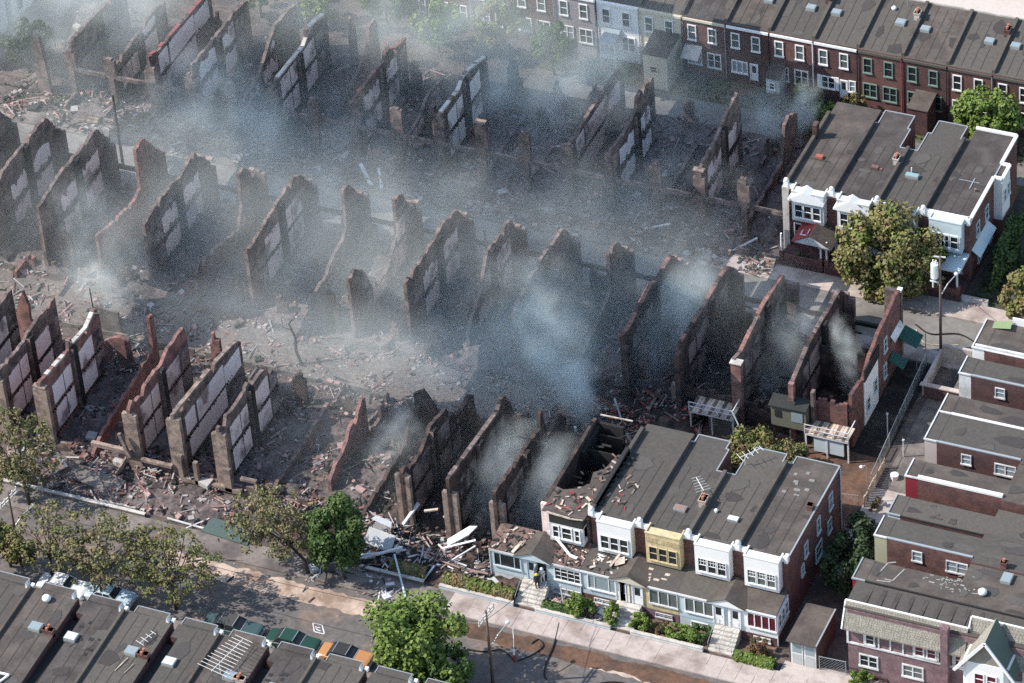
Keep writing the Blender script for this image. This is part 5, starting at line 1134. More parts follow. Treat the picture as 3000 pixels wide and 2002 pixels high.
# ------------------------------------------------------------------ rubble
Z1, Z2, Z3 = 'ash and broken brick', 'black charred rubble', 'pale splintered debris'
rubble_bed(-30, 33, -.2, 13.5, .9, .6, 1.3, bed)
rubble_bed(33, 50.4, -.2, 15.5, .8, .6, 2.3, bed_d)
rubble_bed(-40, 54, 23.5, 38.2, .9, .7, 3.3, bed)
rubble_bed(54, 70.6, 24.1, 37.8, 1.2, .6, 4.3, bed_d)
rubble_bed(-36, 55, 50, 66, 1.0, .8, 5.3, bed)
rubble_bed(-36, 56, 46.6, 50, .6, .6, 6.3, bed, edge=.5)
rubble_bed(27, 50, -5.2, -.2, 1.3, .45, 7.3, bed_d, edge=.7)
rubble_bed(-14, 27, -5.2, -.2, .7, .5, 8.3, bed, edge=.7)
rubble_bed(44, 57, 16, 24.5, 1.0, .5, 9.3, bed_d, edge=1.5)
rb = [M('rubble_brick', (.19, .095, .08), .3, 2), M('rubble_pink', (.33, .215, .20), .3, 2), burntwood, M('rubble_grey', (.33, .31, .30), .25, 2), char]
scatter('rubble', [(-30, 33, 0, 13.2)], 9000, rb, (3, 2, 2, 2, 5), (.12, .45), 1, 'pinkish broken brick and ash inside the near row of plastered walls', amp=.9, bs=1.3)
scatter('rubble', [(33, 50, 0, 15)], 1800, rb, (1, 1, 3, 1, 6), (.12, .45), 2, 'black charred rubble inside the gutted bays left of the blue porch', amp=.8, bs=2.3)
scatter('rubble', [(-30, 54, 24, 38)], 7000, rb, (2, 2, 3, 2, 5), (.12, .5), 3, 'ash and broken brick inside the middle row of ruins', amp=.9, bs=3.3)
scatter('rubble', [(54, 70, 24.2, 37)], 1200, rb, (1, 1, 2, 1, 6), (.12, .5), 4, 'black debris on the floors of the open shells', amp=1.2, bs=4.3)
scatter('rubble', [(-30, 54.5, 50, 65)], 6000, rb, (2, 2, 3, 3, 4), (.15, .5), 5, 'rubble between the ruined walls beyond the side street', amp=1.0, bs=5.3)
scatter('rubble', [(-30, 55, 44.7, 50)], 4200, rb, (1, 2, 4, 3, 5), (.15, .55), 6, 'pale beams and broken masonry along the far side of the side street', amp=.5, bs=6.3, plank=.35)
scatter('rubble', [(-30, 54, 37.9, 39.6)], 700, rb, (1, 1, 2, 2, 3), (.1, .4), 7, 'small debris along the near kerb of the side street')
scatter('rubble', [(-30, 44, 13.4, 23.6)], 5500, rb, (1, 3, 2, 3, 3), (.1, .4), 8, 'pale brick litter along the burnt back alley')
scatter('rubble', [(44, 57, 15.5, 24.8)], 3200, [M('rubble_red', (.30, .09, .07), .3, 2)] + rb[1:], (4, 3, 2, 1, 5), (.12, .42), 9, 'heap of red and black brick behind the half burnt house', amp=1.0, bs=9.3)
scatter('rubble', [(-14, 27, -5.2, 0)], 1700, rb, (2, 3, 2, 4, 3), (.12, .5), 10, 'pale and red fragments in the front gardens of the left ruins', amp=.7, bs=8.3, plank=.3)
scatter('rubble', [(31, 46.5, -5.2, .8)], 2300, [white_g] + rb[1:], (2.2, 3, 3, 3, 6), (.12, .5), 11, 'heap of charred wood and white splinters left of the blue porch', amp=1.3, bs=7.3, plank=.45)
scatter('rubble', [(30.5, 39.5, -8.6, -5.2)], 700, [white_g] + rb[1:], (4, 2, 1, 4, 2), (.1, .38), 12, 'white litter spilled over the garden wall onto the sidewalk', plank=.15)
scatter('rubble', [(5, 42, -12, -6)], 260, rb, (1, 1, 1, 2, 1), (.06, .2), 13, 'small scattered litter on the near sidewalk and road')
scatter('rubble', [(52, 59, -5.2, -3.1)], 240, [white_g] + rb[1:], (6, 2, 2, 4, 1), (.1, .5), 14, 'white broken boards in the garden below the grid window', plank=.4)

# single large pieces
def piece(name, label, cat, mb, mats, loc): o = mb.build(name, mats, None, loc=loc); o['label'] = label; o['category'] = cat; o['kind'] = 'thing'; return o
m = MB(); m.slab([(34.0, -3.4, 1.3), (36.8, -3.7, .9), (36.9, -2.6, 2.1), (34.3, -2.5, 2.4)], .08); m.slab([(34.3, -2.0, 2.9), (36.4, -2.3, 2.65), (36.2, -1.7, 2.8), (34.6, -1.5, 3.0)], .06)
piece('collapsed_ceiling', 'large pale grey slab of fallen ceiling right of the dense green tree', 'slab', m, M('slab_grey', (.42, .44, .46), .2, 2), (35.5, -2.7, 0))
m = MB(); m.slab([(42.0, -2.5, 2.3), (43.6, -1.3, 3.1), (44.0, -.2, 3.3), (43.4, -.5, 3.4), (41.8, -2.0, 2.6)], .12); m.beam((41.6, -2.9, 2.2), (44.3, -1.4, 2.7), .2, .08)
piece('fallen_sheet', 'bright white tilted panel lying on top of the charred heap', 'panel', m, white, (42.8, -1.5, 0))
for i, (a, b, w, lab) in enumerate([((36.9, -.9, 2.0), (37.9, .6, 3.6), .3, 'short bright plank sticking up at the left of the black bays'), ((38.6, .2, 3.2), (39.8, .6, 3.4), .22, 'bright bent plank right of the short upright one'),
        ((34.3, -4.9, .5), (38.0, -3.6, 1.9), .24, 'long white board leaning over the garden hedge'), ((34.0, -4.6, .6), (38.3, -3.5, 1.6), .16, 'second long board just above the leaning white one'),
        ((37.5, -4.3, 1.5), (40.1, -7.9, .15), .16, 'thin blue white pole fallen across the sidewalk'), ((41.6, -3.6, .5), (44.6, -2.1, 2.7), .14, 'diagonal grey beam left of the blue porch'),
        ((46.9, -3.9, 1.1), (49.0, -5.0, .5), .3, 'pale plank leaning against the hedge by the blue porch'), ((40.8, -5.3, .4), (41.4, -4.2, 1.2), .14, 'short blue green stick at the end of the garden wall'),
        ((53.9, -4.3, .2), (53.7, -4.3, 2.6), .12, 'upright white post in the garden below the grid window'), ((54.4, -4.2, .9), (56.6, -4.0, 1.0), .3, 'white board lying across the garden bush'),
        ((40.4, .4, 2.9), (41.8, .2, 3.0), .25, 'lintel on top of the tan door post in the gutted bay'), ((41.9, .2, 0.2), (41.8, .3, 2.9), .3, 'tan door post standing in the black gutted bay'),
        ((7.8, -5.0, .15), (12.5, -5.0, .2), .2, 'pale kerb stone line before the left ruins'), ((15.0, -5.3, .2), (19.0, -5.5, .2), .16, 'thin white rail lying in front of the green slab'),
        ((17.2, -5.9, .1), (18.9, -4.4, .5), .12, 'crossed white pole beside the fallen green slab'), ((1.8, -1.6, 1.4), (3.2, -2.4, .7), .14, 'slanted pale beam in the left front garden'),
        ((49.6, 20.2, .5), (48.4, 21.5, 1.9), .16, 'pale stick poking from the red brick heap'), ((61.0, 19.6, .3), (61.8, 21.1, 1.5), .22, 'short white plank below the left deck'),
        ((40, 47.2, .3), (43.4, 48.4, 1.1), .2, 'bright plank on the far sidewalk beneath the smoke'), ((50.3, 47.3, .3), (52.4, 48.6, 1.4), .22, 'leaning pale beam in debris before the red roofed porch'),
        ((12.5, 45.6, .3), (10.6, 47.2, 1.6), .35, 'thick curved white timber in the pale debris heap'), ((13.6, 45.5, .3), (12.4, 47.6, 1.2), .25, 'second white timber beside the thick curved one')]):
    m = MB(); m.beam(a, b, w, w * .5 + .04); c = ((a[0] + b[0]) / 2, (a[1] + b[1]) / 2, min(a[2], b[2]))
    piece('fallen_beam', lab, 'beam', m, {1: palewood, 4: bluewhite, 7: bluewhite}.get(i, white_g if i not in (10, 11, 12, 16) else stone_l), c)
m = MB(); m.slab([(18.7, -5.9, .25), (23.6, -6.3, .25), (23.4, -4.4, .5), (19.2, -4.2, .55)], .1)
piece('fallen_slab', 'dark green fallen slab lying before the ruins, near the sparse trees', 'slab', m, M('green_slab', (.07, .10, .095), .2, 2), (21, -5.2, 0))
m = MB(); m.slab([(3.6, -3.6, .75), (9.2, -4.3, .55), (9.4, -2.6, .9), (4.2, -2.2, 1.1)], .12)
piece('fallen_slab', 'grey porch slab lying in front of the first plastered wall', 'slab', m, conc_dark, (6, -3.2, 0))
rr = random.Random(5); m = MB()
for i in range(70):
    x, y = rr.uniform(9, 22), rr.uniform(45.4, 48.6); a = rr.uniform(0, 3.1); L = rr.uniform(.8, 2.6); p = []
    for j in range(5): p.append((x + math.cos(a) * L * (j / 4 - .5), y + math.sin(a) * L * (j / 4 - .5), .5 + .5 * math.sin(j * .8 + i)))
    m.tube(p, .07, 4)
o = m.build('debris', burntwood, kind='stuff'); o['label'] = 'tangle of pale curled metal and timber beside the side street'; o['category'] = 'debris'

# ------------------------------------------------------------------ trees and shrubs
def crown_mesh(c, rx, ry, rz, n, size, seed, shell=.55, clump=None, cr=1.0):
    """leaf cards gathered in clumps spread through the crown"""
    rr = random.Random(seed); m = MB(); nc = clump or max(8, int(n / 120)); cl = []
    for _ in range(nc):
        while True:
            p = Vector((rr.uniform(-1, 1), rr.uniform(-1, 1), rr.uniform(-.75, 1)))
            if p.length <= 1 and p.length > shell * rr.random(): break
        cl.append((p, rr.uniform(.16, .34) * cr))
    for i in range(n):
        p, r = cl[i % nc]
        d = Vector((rr.gauss(0, 1), rr.gauss(0, 1), rr.gauss(0, 1))).normalized() * (r * rr.random() ** .4)
        q = p + d; w = Vector((c[0] + q.x * rx, c[1] + q.y * ry, c[2] + q.z * rz))
        if w.z < .15: continue
        nrm = (d.normalized() + Vector((rr.gauss(0, .6), rr.gauss(0, .6), rr.gauss(0, .6) + .5))).normalized()
        a = nrm.cross(Vector((rr.gauss(0, 1), rr.gauss(0, 1), rr.gauss(0, 1)))).normalized(); b = nrm.cross(a); s = size * rr.uniform(.6, 1.35) * .5
        m.add([w - a * s - b * s * .6, w + a * s - b * s * .6, w + a * s * .7 + b * s * .8, w - a * s * .7 + b * s * .8], [(0, 1, 2, 3)])
    return m, cl
def tree(name, label, base, c, rx, ry, rz, n, size, mat, seed, r0=.2, branches=7, group=None, lean=None, shell=.55, clump=None, cr=1.0):
    t = thing(name, label, 'tree', base, group); rr = random.Random(seed)
    b = Vector(base); cc = Vector(c); fork = b.lerp(cc, .55) + Vector((rr.uniform(-.2, .2), rr.uniform(-.2, .2), 0)); mid = b.lerp(fork, .5) + Vector(lean or (rr.uniform(-.15, .15), rr.uniform(-.15, .15), 0))
    m = MB(); m.tube([b, mid, fork], r0, 8, r2=r0 * .65)
    k, cl = crown_mesh(c, rx, ry, rz, n, size, seed, shell, clump, cr)
    pts = sorted(cl, key=lambda q: rr.random())[:branches]
    m.build('trunk', bark, t, smooth=True)
    for p, _ in pts:
        e = Vector((c[0] + p.x * rx, c[1] + p.y * ry, c[2] + p.z * rz)); h = fork.lerp(e, .5) + Vector((rr.uniform(-.3, .3), rr.uniform(-.3, .3), rr.uniform(.1, .5)))
        m = MB(); m.tube([fork, h, e], r0 * .4, 5, r2=.025)
        for _ in range(3):
            s_ = fork.lerp(e, rr.uniform(.5, .9)); m.tube([s_, s_ + Vector((rr.gauss(0, .6), rr.gauss(0, .6), rr.uniform(.1, .8)))], .03, 4, r2=.012)
        m.build('limb', bark, t)
    k.build('crown', mat, t)
    return t
def shrub(label, x, y, rx, ry, h, n, size, mat, seed, name='shrub', group=None):
    t = thing(name, label, 'shrub', (x, y, 0), group); rr = random.Random(seed)
    m = MB()
    for i in range(5): m.tube([(x + rr.uniform(-.1, .1), y, 0), (x + rr.uniform(-rx, rx) * .5, y + rr.uniform(-ry, ry) * .5, h * .6)], .03, 4)
    m.build('stem', bark, t)
    k, _ = crown_mesh((x, y, h * .5), rx, ry, h * .55, n, size, seed, .3, max(6, n // 90)); k.build('foliage', mat, t)
    return t
L_ = leafs
tree('street_tree', 'large bright green tree in full leaf at the bottom centre', (46.3, -18.2, 0), (46.0, -17.9, 4.9), 4.5, 3.8, 4.4, 19000, .30, L_['bright'], 1, .26, 10, shell=.6, clump=48, cr=1.15)
tree('street_tree', 'lower darker tree crown attached to the right of the large bright tree', (49.2, -18.6, 0), (49.1, -18.5, 3.6), 2.3, 2.2, 2.8, 3700, .28, L_['deep'], 2, .18, 6, shell=.7, clump=40)
tree('street_tree', 'big round olive and green tree hiding the porches across the side street', (66.2, 46.6, 0), (66.2, 47.0, 4.3), 5.0, 3.8, 4.6, 19000, .30, L_['mixed'], 3, .28, 10, shell=.7, clump=100)
tree('street_tree', 'low green lobe of foliage right of the big round olive tree', (70.0, 47.6, 0), (70.0, 47.6, 4.0), 1.9, 1.9, 2.4, 4200, .28, L_['deep'], 4, .14, 5, shell=.7, clump=28)
tree('yard_tree', 'bright green tree in the rear yards at the upper right', (68.2, 70.6, 0), (68.4, 70.2, 4.2), 3.2, 2.9, 3.0, 9000, .28, L_['bright'], 5, .2, 8, shell=.7, clump=60)
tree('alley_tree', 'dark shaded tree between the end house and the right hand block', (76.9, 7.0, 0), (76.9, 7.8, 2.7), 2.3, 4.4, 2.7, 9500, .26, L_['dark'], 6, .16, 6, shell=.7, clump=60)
tree('street_tree', 'compact dense green tree standing between ruins and road', (33.9, -7.3, 0), (33.2, -6.9, 5.0), 2.6, 2.3, 4.3, 11500, .25, L_['deep'], 7, .14, 7, shell=.65, clump=60)
tree('street_tree', 'brown singed tree with a curved leaning trunk, left of the dense green tree', (30.4, -7.7, 0), (27.3, -7.4, 5.0), 4.6, 3.4, 3.6, 5200, .2, L_['singed'], 8, .2, 16, lean=(.6, 0, 0), shell=.3, clump=150, cr=.5)
tree('street_tree', 'sparse light green tree behind the near roofs, right of three', (21.1, -15.8, 0), (20.9, -15.4, 5.2), 4.7, 3.9, 3.3, 4300, .2, L_['mixed'], 9, .17, 18, shell=.4, clump=150, cr=.5)
tree('street_tree', 'sparse tree with a thin dark trunk behind the near roofs, middle of three', (14.2, -17.2, 0), (14.6, -16.2, 5.6), 4.6, 3.6, 3.7, 5200, .2, L_['singed'], 10, .16, 18, shell=.4, clump=150, cr=.5)
tree('street_tree', 'sparse branching tree behind the near roofs, left of three', (8.6, -16.3, 0), (9.0, -15.6, 4.9), 3.8, 3.0, 3.3, 2500, .2, L_['singed'], 11, .15, 16, shell=.4, clump=120, cr=.5)
tree('street_tree', 'green tree at the left edge above the near roofs', (4.2, -15.6, 0), (4.6, -16.4, 3.7), 2.9, 2.2, 2.2, 4200, .23, L_['mixed'], 12, .15, 6, shell=.5, clump=40)
tree('street_tree', 'scorched leafy tree at the left edge in front of the ruins', (1.9, -7.6, 0), (.4, -6.4, 5.0), 4.3, 3.4, 4.4, 6000, .2, L_['singed'], 13, .22, 14, shell=.4, clump=150, cr=.5)
tree('yard_tree', 'bushy yellowish tree at the right frame edge below the coped end house', (80.3, 46.5, 0), (79.9, 46.9, 2.7), 2.0, 2.4, 2.4, 5200, .26, L_['mixed'], 14, .15, 5, shell=.6, clump=36)
t = thing('ivy', 'ivy strip climbing beside the end house with the white coping', 'ivy', (75.6, 58, 0))
m, _ = crown_mesh((75.7, 54.5, 1.4), .9, 6.5, 2.4, 4200, .26, 15, .2, 40); m.build('foliage', L_['deep'], t)
for i, (x, y, z, rx, h, mt, lab) in enumerate([(-4, 69, 0, 2.6, 4.0, 'bright', 'hazy green tree behind the far ruins, leftmost of the yard trees in smoke'), (3, 71, 0, 3.0, 4.4, 'deep', 'hazy tree in the far yards, second from the left in the smoke'), (9.5, 69, 0, 2.7, 3.9, 'bright', 'hazy green tree behind the slender wall fragment in the far smoke'),
        (16, 70.5, 0, 2.8, 4.2, 'mixed', 'hazy green tree behind the forked walls in the far smoke'), (22.5, 69, 0, 2.4, 3.6, 'deep', 'low hazy tree left of the bright far smoke'), (-11, 69, 0, 2.6, 4.0, 'deep', 'dim tree behind the red capped wall'), (-30, 53, 0, 2.8, 3.6, 'dark', 'dark tree beside the white corner house in the upper left')]):
    tree('yard_tree', lab, (x, y, z), (x, y, h), rx, rx * .9, rx * .95, 3600, .3, L_[mt], 200 + i, .14, 4, shell=.6, clump=30)
# bare burnt tree stump and dead branches
t = thing('burnt_tree', 'black bare tree trunk with a hooked branch standing in the ash alley', 'tree', (17.4, 18.6, 0))
m = MB(); m.tube([(17.4, 18.6, 0), (16.9, 18.7, 1.6), (16.9, 18.9, 3.0), (16.4, 18.9, 4.6), (17.3, 19.2, 6.0)], .17, 7, r2=.07); m.build('trunk', soot, t)
m = MB(); m.tube([(16.6, 18.9, 3.9), (15.6, 19.1, 3.8), (15.5, 19.1, 5.0)], .07, 5, r2=.03); m.tube([(16.9, 18.8, 2.6), (17.5, 18.6, 3.9)], .06, 5, r2=.02); m.build('limb', soot, t)
shrub('yellow green bushy thicket in the alley behind the flat roofs', 63.2, 17.6, 3.0, 3.3, 3.9, 9500, .22, L_['mixed'], 20)
shrub('brownish dry thicket next to the yellow green one, below the olive annex', 66.3, 19.0, 2.4, 2.0, 3.0, 4600, .2, L_['singed'], 21)
for i, (x, y, rx, ry, h, n, mt, lab) in enumerate([(49.3, 72.0, 1.6, 1.2, 2.6, 1800, 'mixed', 'wild bush under the white shuttered house in the far row'), (53.8, 72.3, 1.5, 1.1, 2.2, 1700, 'mixed', 'round bush under the green framed windows of the far row'),
        (51.3, 70.4, 1.5, 1.1, 1.9, 1500, 'bright', 'bright bush between the rear yards, left of the flat roofs'), (50.0, 67.2, 1.8, 1.4, 1.8, 1500, 'rust', 'scorched brown bush at the torn wall fragment'), (52.9, 65.3, 1.3, 1.2, 1.5, 1100, 'rust', 'reddish bush beside the leftmost flat roof across the side street'),
        (44.5, 70.8, 2.2, 1.6, 1.6, 1500, 'rust', 'dry tangle of branches below the glazed rear porch'), (58.7, -4.75, .62, .6, 1.9, 1700, 'bright', 'upright egg shaped bush beside the broad pale steps'), (55.6, -4.7, 1.05, .8, 1.7, 2000, 'bright', 'rounded bush next to the white broken boards'),
        (72.4, -4.3, .75, .6, 1.5, 1300, 'rust', 'reddish round bush in front of the white end house'), (61.6, -4.75, .85, .7, 1.5, 1500, 'bright', 'round bush at the left end of the garden right of the broad steps'), (63.2, -4.7, .9, .6, 1.1, 900, 'rust', 'low rusty bush in the middle of the same garden, before the yellow porch'),
        (65.2, -4.6, 1.3, .7, 1.2, 2000, 'bright', 'wide clipped bush before the curtained porch window'), (66.9, -4.4, .8, .7, 1.3, 1200, 'deep', 'small dark bush left of the railed steps'), (81.9, -5.1, .8, .7, 1.3, 1500, 'bright', 'bright green bush at the foot of the purple brick wall'),
        (57.2, 47.6, .8, .6, 1.2, 800, 'deep', 'small green shrub in front of the red roofed porch'), (75.6, 17.0, .6, 1.4, .9, 500, 'rust', 'dry weeds beside the pale yard')]):
    g_ = 1.3 if y < 0 else 1.0
    shrub(lab, x, y, rx * g_, ry * g_, h * (1.18 if y < 0 else 1), int(n * 1.5), .17, L_[mt], 40 + i)
def hedge(label, x0, x1, y, w, h, mat, seed):
    m = MB(); rr = random.Random(seed); n = int((x1 - x0) * 420)
    m2 = MB(); m2.box(x0 + .1, x1 - .1, y - w * .32, y + w * .32, 0, h * .8)
    for i in range(n):
        x = rr.uniform(x0, x1); top = h * (1 + .25 * pnoise(x * 1.7, seed)); a = rr.uniform(0, math.pi); yy = y - w / 2 * math.cos(a) * (1 + .2 * pnoise(x * 2, 3)); z = max(.05, top * (math.sin(a) ** .55) + rr.gauss(0, .05))
        nv = Vector((rr.gauss(0, .5), -math.cos(a) + rr.gauss(0, .4), math.sin(a) + rr.gauss(0, .4))).normalized(); u = nv.cross(Vector((rr.gauss(0, 1), rr.gauss(0, 1), rr.gauss(0, 1)))).normalized(); v = nv.cross(u); s = rr.uniform(.06, .12); w_ = Vector((x, yy, z))
        m.add([w_ - u * s - v * s, w_ + u * s - v * s, w_ + u * s + v * s, w_ - u * s + v * s], [(0, 1, 2, 3)])
    t = thing('hedge', label, 'hedge', ((x0 + x1) / 2, y, 0)); m2.build('inner_twigs', L_['dark'], t); m.build('foliage', mat, t)
hedge('brown topped hedge stretch right of the fallen ceiling slab', 37.4, 40.8, -4.75, 1.1, 1.1, L_['singed'], 1)
hedge('long dark hedge below the blue porch and its grey steps', 42.6, 49.4, -4.8, 1.3, 1.15, L_['mixed'], 2)
hedge('low hedge under the grid window, left of the rounded bush', 52.2, 55.0, -5.0, .9, .8, L_['deep'], 3)
hedge('curving clipped hedge in front of the white end house', 70.6, 74.2, -5.5, .9, .9, L_['bright'], 4)
hedge('green hedge behind the bright pavement at the top right', 40, 78, 97.5, 3.0, 2.0, L_['bright'], 5)
m = MB(); rr = random.Random(77)
for _ in range(2600):
    x, y = rr.choice([(rr.uniform(22, 72), rr.uniform(69.8, 73)), (rr.uniform(-34, -14), rr.uniform(47.3, 50)), (rr.uniform(74.5, 80), rr.uniform(48, 56))]); a = rr.uniform(0, 3.1); s = rr.uniform(.08, .25)
    m.add([(x - s * math.cos(a), y - s * math.sin(a), 0), (x + s * math.cos(a), y + s * math.sin(a), 0), (x + rr.gauss(0, .1), y + rr.gauss(0, .1), s * 1.6)], [(0, 1, 2)])
m.build('weeds', grass_g, kind='stuff')

# ------------------------------------------------------------------ garden walls, fences
def gwall(label, x0, x1, y, h=.42, mat=None):
    t = thing('garden_wall', label, 'wall', ((x0 + x1) / 2, y, 0)); B(t, 'wall', x0, x1, y - .14, y + .14, 0, h, mat or white_g); B(t, 'wall_cap', x0, x1, y - .18, y + .18, h + .003, h + .07, stone_l)
gwall('low grey wall along the sidewalk below the brown topped hedge', 34.6, 40.9, -5.62, .4, conc_dark)
gwall('long low bluish wall along the sidewalk under the dark hedge', 42.4, 49.6, -5.62, .42, bluewhite)
gwall('low wall along the sidewalk between grey steps and egg shaped bush', 51.7, 58.9, -5.62, .4, bluewhite)
gwall('low white wall edging the garden before the yellow porch', 60.8, 67.6, -5.62, .45)
gwall('low concrete kerb wall before the left ruins', -12, 12.9, -5.62, .35, conc_dark)
gwall('low white picket like wall at the sidewalk near the transformer pole', 71.0, 76.2, 47.3, .6, white_g)
gwall('low brick wall along the far sidewalk at the standing houses', 56, 68, 47.3, .4, brick_dark)
t = thing('yard_wall', 'concrete walled yard with a sunken dark opening beside the top right houses', 'wall', (77, 35, 0))
B(t, 'wall', 74.5, 74.8, 33, 38.2, 0, 1.5, concrete); B(t, 'wall', 74.8, 79.6, 32.7, 33.0, 0, 1.5, brick_dark); B(t, 'wall', 74.8, 79.7, 38.0, 38.3, 0, 2.2, concrete); B(t, 'wall_cap', 74.4, 79.7, 32.6, 33.1, 1.503, 1.62, concrete)
B(t, 'shed', 77.4, 79.6, 33.2, 37.8, 0, 1.2, conc_dark)
def chain_fence(label, pts, h=1.6):
    t = thing('chain_link_fence', label, 'fence', (*pts[0], 0)); m = MB()
    for (x0, y0), (x1, y1) in zip(pts, pts[1:]):
        L = math.hypot(x1 - x0, y1 - y0); n = max(1, int(L / 2.2))
        for i in range(n + 1):
            x, y = x0 + (x1 - x0) * i / n, y0 + (y1 - y0) * i / n; q = MB(); q.tube([(x, y, 0), (x, y, h + .05)], .04, 5); q.build('fence_post', metal_g, t)
        q = MB(); q.tube([(x0, y0, h), (x1, y1, h)], .03, 5); q.build('top_rail', metal_g, t)
        k = int(L / .3)
        for i in range(-int(h / .3), k + 1):
            for s in (1, -1):
                a0 = i * .3; b0 = a0 + h; za, zb = (0, h) if s > 0 else (h, 0)
                ca, cb = max(a0, 0), min(b0, L)
                if cb - ca < .1: continue
                fa, fb = (ca - a0) / h, (cb - a0) / h
                m.tube([(x0 + (x1 - x0) * ca / L, y0 + (y1 - y0) * ca / L, za + (zb - za) * fa), (x0 + (x1 - x0) * cb / L, y0 + (y1 - y0) * cb / L, za + (zb - za) * fb)], .006, 3)
    o = m.build('fence_wire', metal_g, t); o['kind'] = 'stuff'
chain_fence('chain link fence between the garage and the purple brick house', [(78.0, -4.5), (80.4, -4.4)], 1.7)
chain_fence('chain link fence running along the dark strip towards the side street', [(74.3, 19.4), (73.9, 28), (73.5, 37.2)], 1.6)
chain_fence('wire fence across the alley end behind the white end house', [(70.4, 15.6), (74.2, 16.2)], 1.7)
t = thing('board_fence', 'leaning tan board fence along the muddy alley edge', 'fence', (74.6, 21, 0))
for i in range(16): B(t, 'board', 74.55, 74.62, 16.6 + i * .36, 16.9 + i * .36, 0, 1.2 + R.uniform(-.1, .1), palewood)

# ------------------------------------------------------------------ poles, lamps, wires, hydrant
def lamp_arm(t, a, b):
    m = MB(); mid = (Vector(a) + Vector(b)) / 2 + Vector((0, 0, .25)); m.tube([a, mid, b], .06, 6); arm = m.build('lamp_arm', metal_g, t)
    m = MB(); m.ball((b[0], b[1] + .25, b[2]), .24, 8, sz=.6); m.build('lamp_head', white_g, t, smooth=True)
def pole(label, x, y, h, lean=(0, 0), cross=0, r=.15, mat=pole_m, arm=None):
    t = thing('utility_pole', label, 'pole', (x, y, 0)); m = MB(); m.tube([(x, y, 0), (x + lean[0], y + lean[1], h)], r, 9, r2=r * .7); m.build('pole', mat, t, smooth=True)
    if cross:
        for dz, dy in ((0, .12), (-.35, -.12))[:cross]:
            m = MB(); m.beam((x + lean[0] - .15, y + lean[1] - 1.3, h - .35 + dz), (x + lean[0] + .15, y + lean[1] + 1.3, h - .35 + dz), .12, .12); c = m.build('crossarm', stone_l, t)
            for q in (-1.2, -.6, .6, 1.2):
                k = MB(); k.tube([(x + lean[0] + q * .1, y + lean[1] + q, h - .29 + dz), (x + lean[0] + q * .1, y + lean[1] + q, h - .08 + dz)], .06, 6); k.build('insulator', white_g, c)
    if arm: lamp_arm(t, (x + lean[0] * .4, y + lean[1] * .4, arm[0]), (x + arm[1], y + arm[2], arm[3]))
    return t
pole('wooden utility pole with two crossarms at the bottom of the picture', 51.7, -15.2, 8.6, cross=2, arm=(4.0, .7, 2.3, 5.2))
pole('wooden pole with a streetlight near the lower left edge', 5.0, -15.1, 8.6, cross=2, arm=(4.6, .9, 2.0, 5.6))
p = pole('utility pole carrying a white transformer and a streetlight on the right', 74.3, 39.0, 11.9, arm=(7.2, .7, 2.3, 8.1))
m = MB(); m.tube([(73.75, 39, 9.3), (73.75, 39, 10.9)], .36, 12); m.tube([(73.75, 39, 10.9), (73.75, 39, 11.0)], .3, 10, r2=.15)
for q in (-.15, .15): m.tube([(73.75 + q, 39, 11.0), (73.75 + q, 39, 11.35)], .06, 6)
m.build('transformer', white, p); m = MB(); m.beam((73.3, 39, 8.8), (74.4, 39, 8.8), .1, .12); m.tube([(73.6, 39, 8.85), (73.6, 39, 8.1)], .08, 6); m.build('bracket', white_g, p)
m = MB(); m.beam((73.7, 38.9, 11.85), (74.8, 39.1, 11.85), .1, .1); m.build('crossarm', white_g, p)
pole('leaning black pole rising from debris in the upper left smoke', -13.1, 41.0, 9.0, lean=(0, .1), mat=soot, r=.17)
pole('thin alley pole with a wire bracket behind the first plastered wall', -2.5, 15.0, 7.1, r=.08, mat=char)
m = MB(); m.tube([(27.9, 39.0, 0), (27.8, 39.0, 3.6)], .09, 6); t = thing('post', 'short black post beside the torn plaster wall in the middle', 'post', (27.9, 39, 0)); m.build('post', soot, t)
t = thing('yard_lamp', 'hooked white yard light over the muddy alley', 'lamp', (74.7, 17.4, 0))
m = MB(); m.tube([(74.7, 17.4, 0), (74.7, 17.4, 4.1), (74.5, 17.4, 4.35), (74.2, 17.4, 4.2)], .05, 6); m.build('post', metal_g, t); m = MB(); m.ball((74.15, 17.4, 4.12), .2, 8, sz=.6); m.build('lamp_head', white, t, smooth=True)
for x, y, h, lab in ((75.7, 24.3, 2.0, 'white clothes post in the narrow paved yard'), (73.5, 26.2, 3.0, 'tall pale pipe post by the dark strip'), (79.2, 24.0, 3.6, 'thin pale post at the pink sided rear end')):
    t = thing('post', lab, 'post', (x, y, 0)); m = MB(); m.tube([(x, y, 0), (x, y, h)], .06, 6); m.box(x - .1, x + .1, y - .1, y + .1, h, h + .08); m.build('post', white_g, t)
for x, y, r, lab in ((75.9, 21.2, .34, 'white round tub in the pale yard'), (77.4, 18.0, .2, 'small white bucket in the pale yard'), (77.0, 14.6, .16, 'small white ball lying in the pale yard')):
    m = MB(); m.tube([(x, y, 0), (x, y, r * 1.5)], r, 10, r2=r * 1.15); piece('tub', lab, 'tub', m, white, (x, y, 0))
def cable(a, b, sag, label, r=.03):
    m = MB(); a, b = Vector(a), Vector(b); m.tube([a.lerp(b, i / 10) - Vector((0, 0, sag * 4 * (i / 10) * (1 - i / 10))) for i in range(11)], r, 4); o = m.build('wire', tar, None, loc=a); o['label'] = label; o['category'] = 'wire'; o['kind'] = 'thing'
cable((51.7, -16.4, 8.3), (5.0, -16.3, 8.3), 1.2, 'overhead wire strung between the two near street poles')
cable((51.7, -15.2, 7.6), (53.4, -1.0, 4.2), .4, 'service wire from the near pole to the blue porch')
cable((74.3, 39.1, 8.7), (69.8, 46.6, 4.0), .3, 'pale service wire from the transformer pole to the shaded porch')
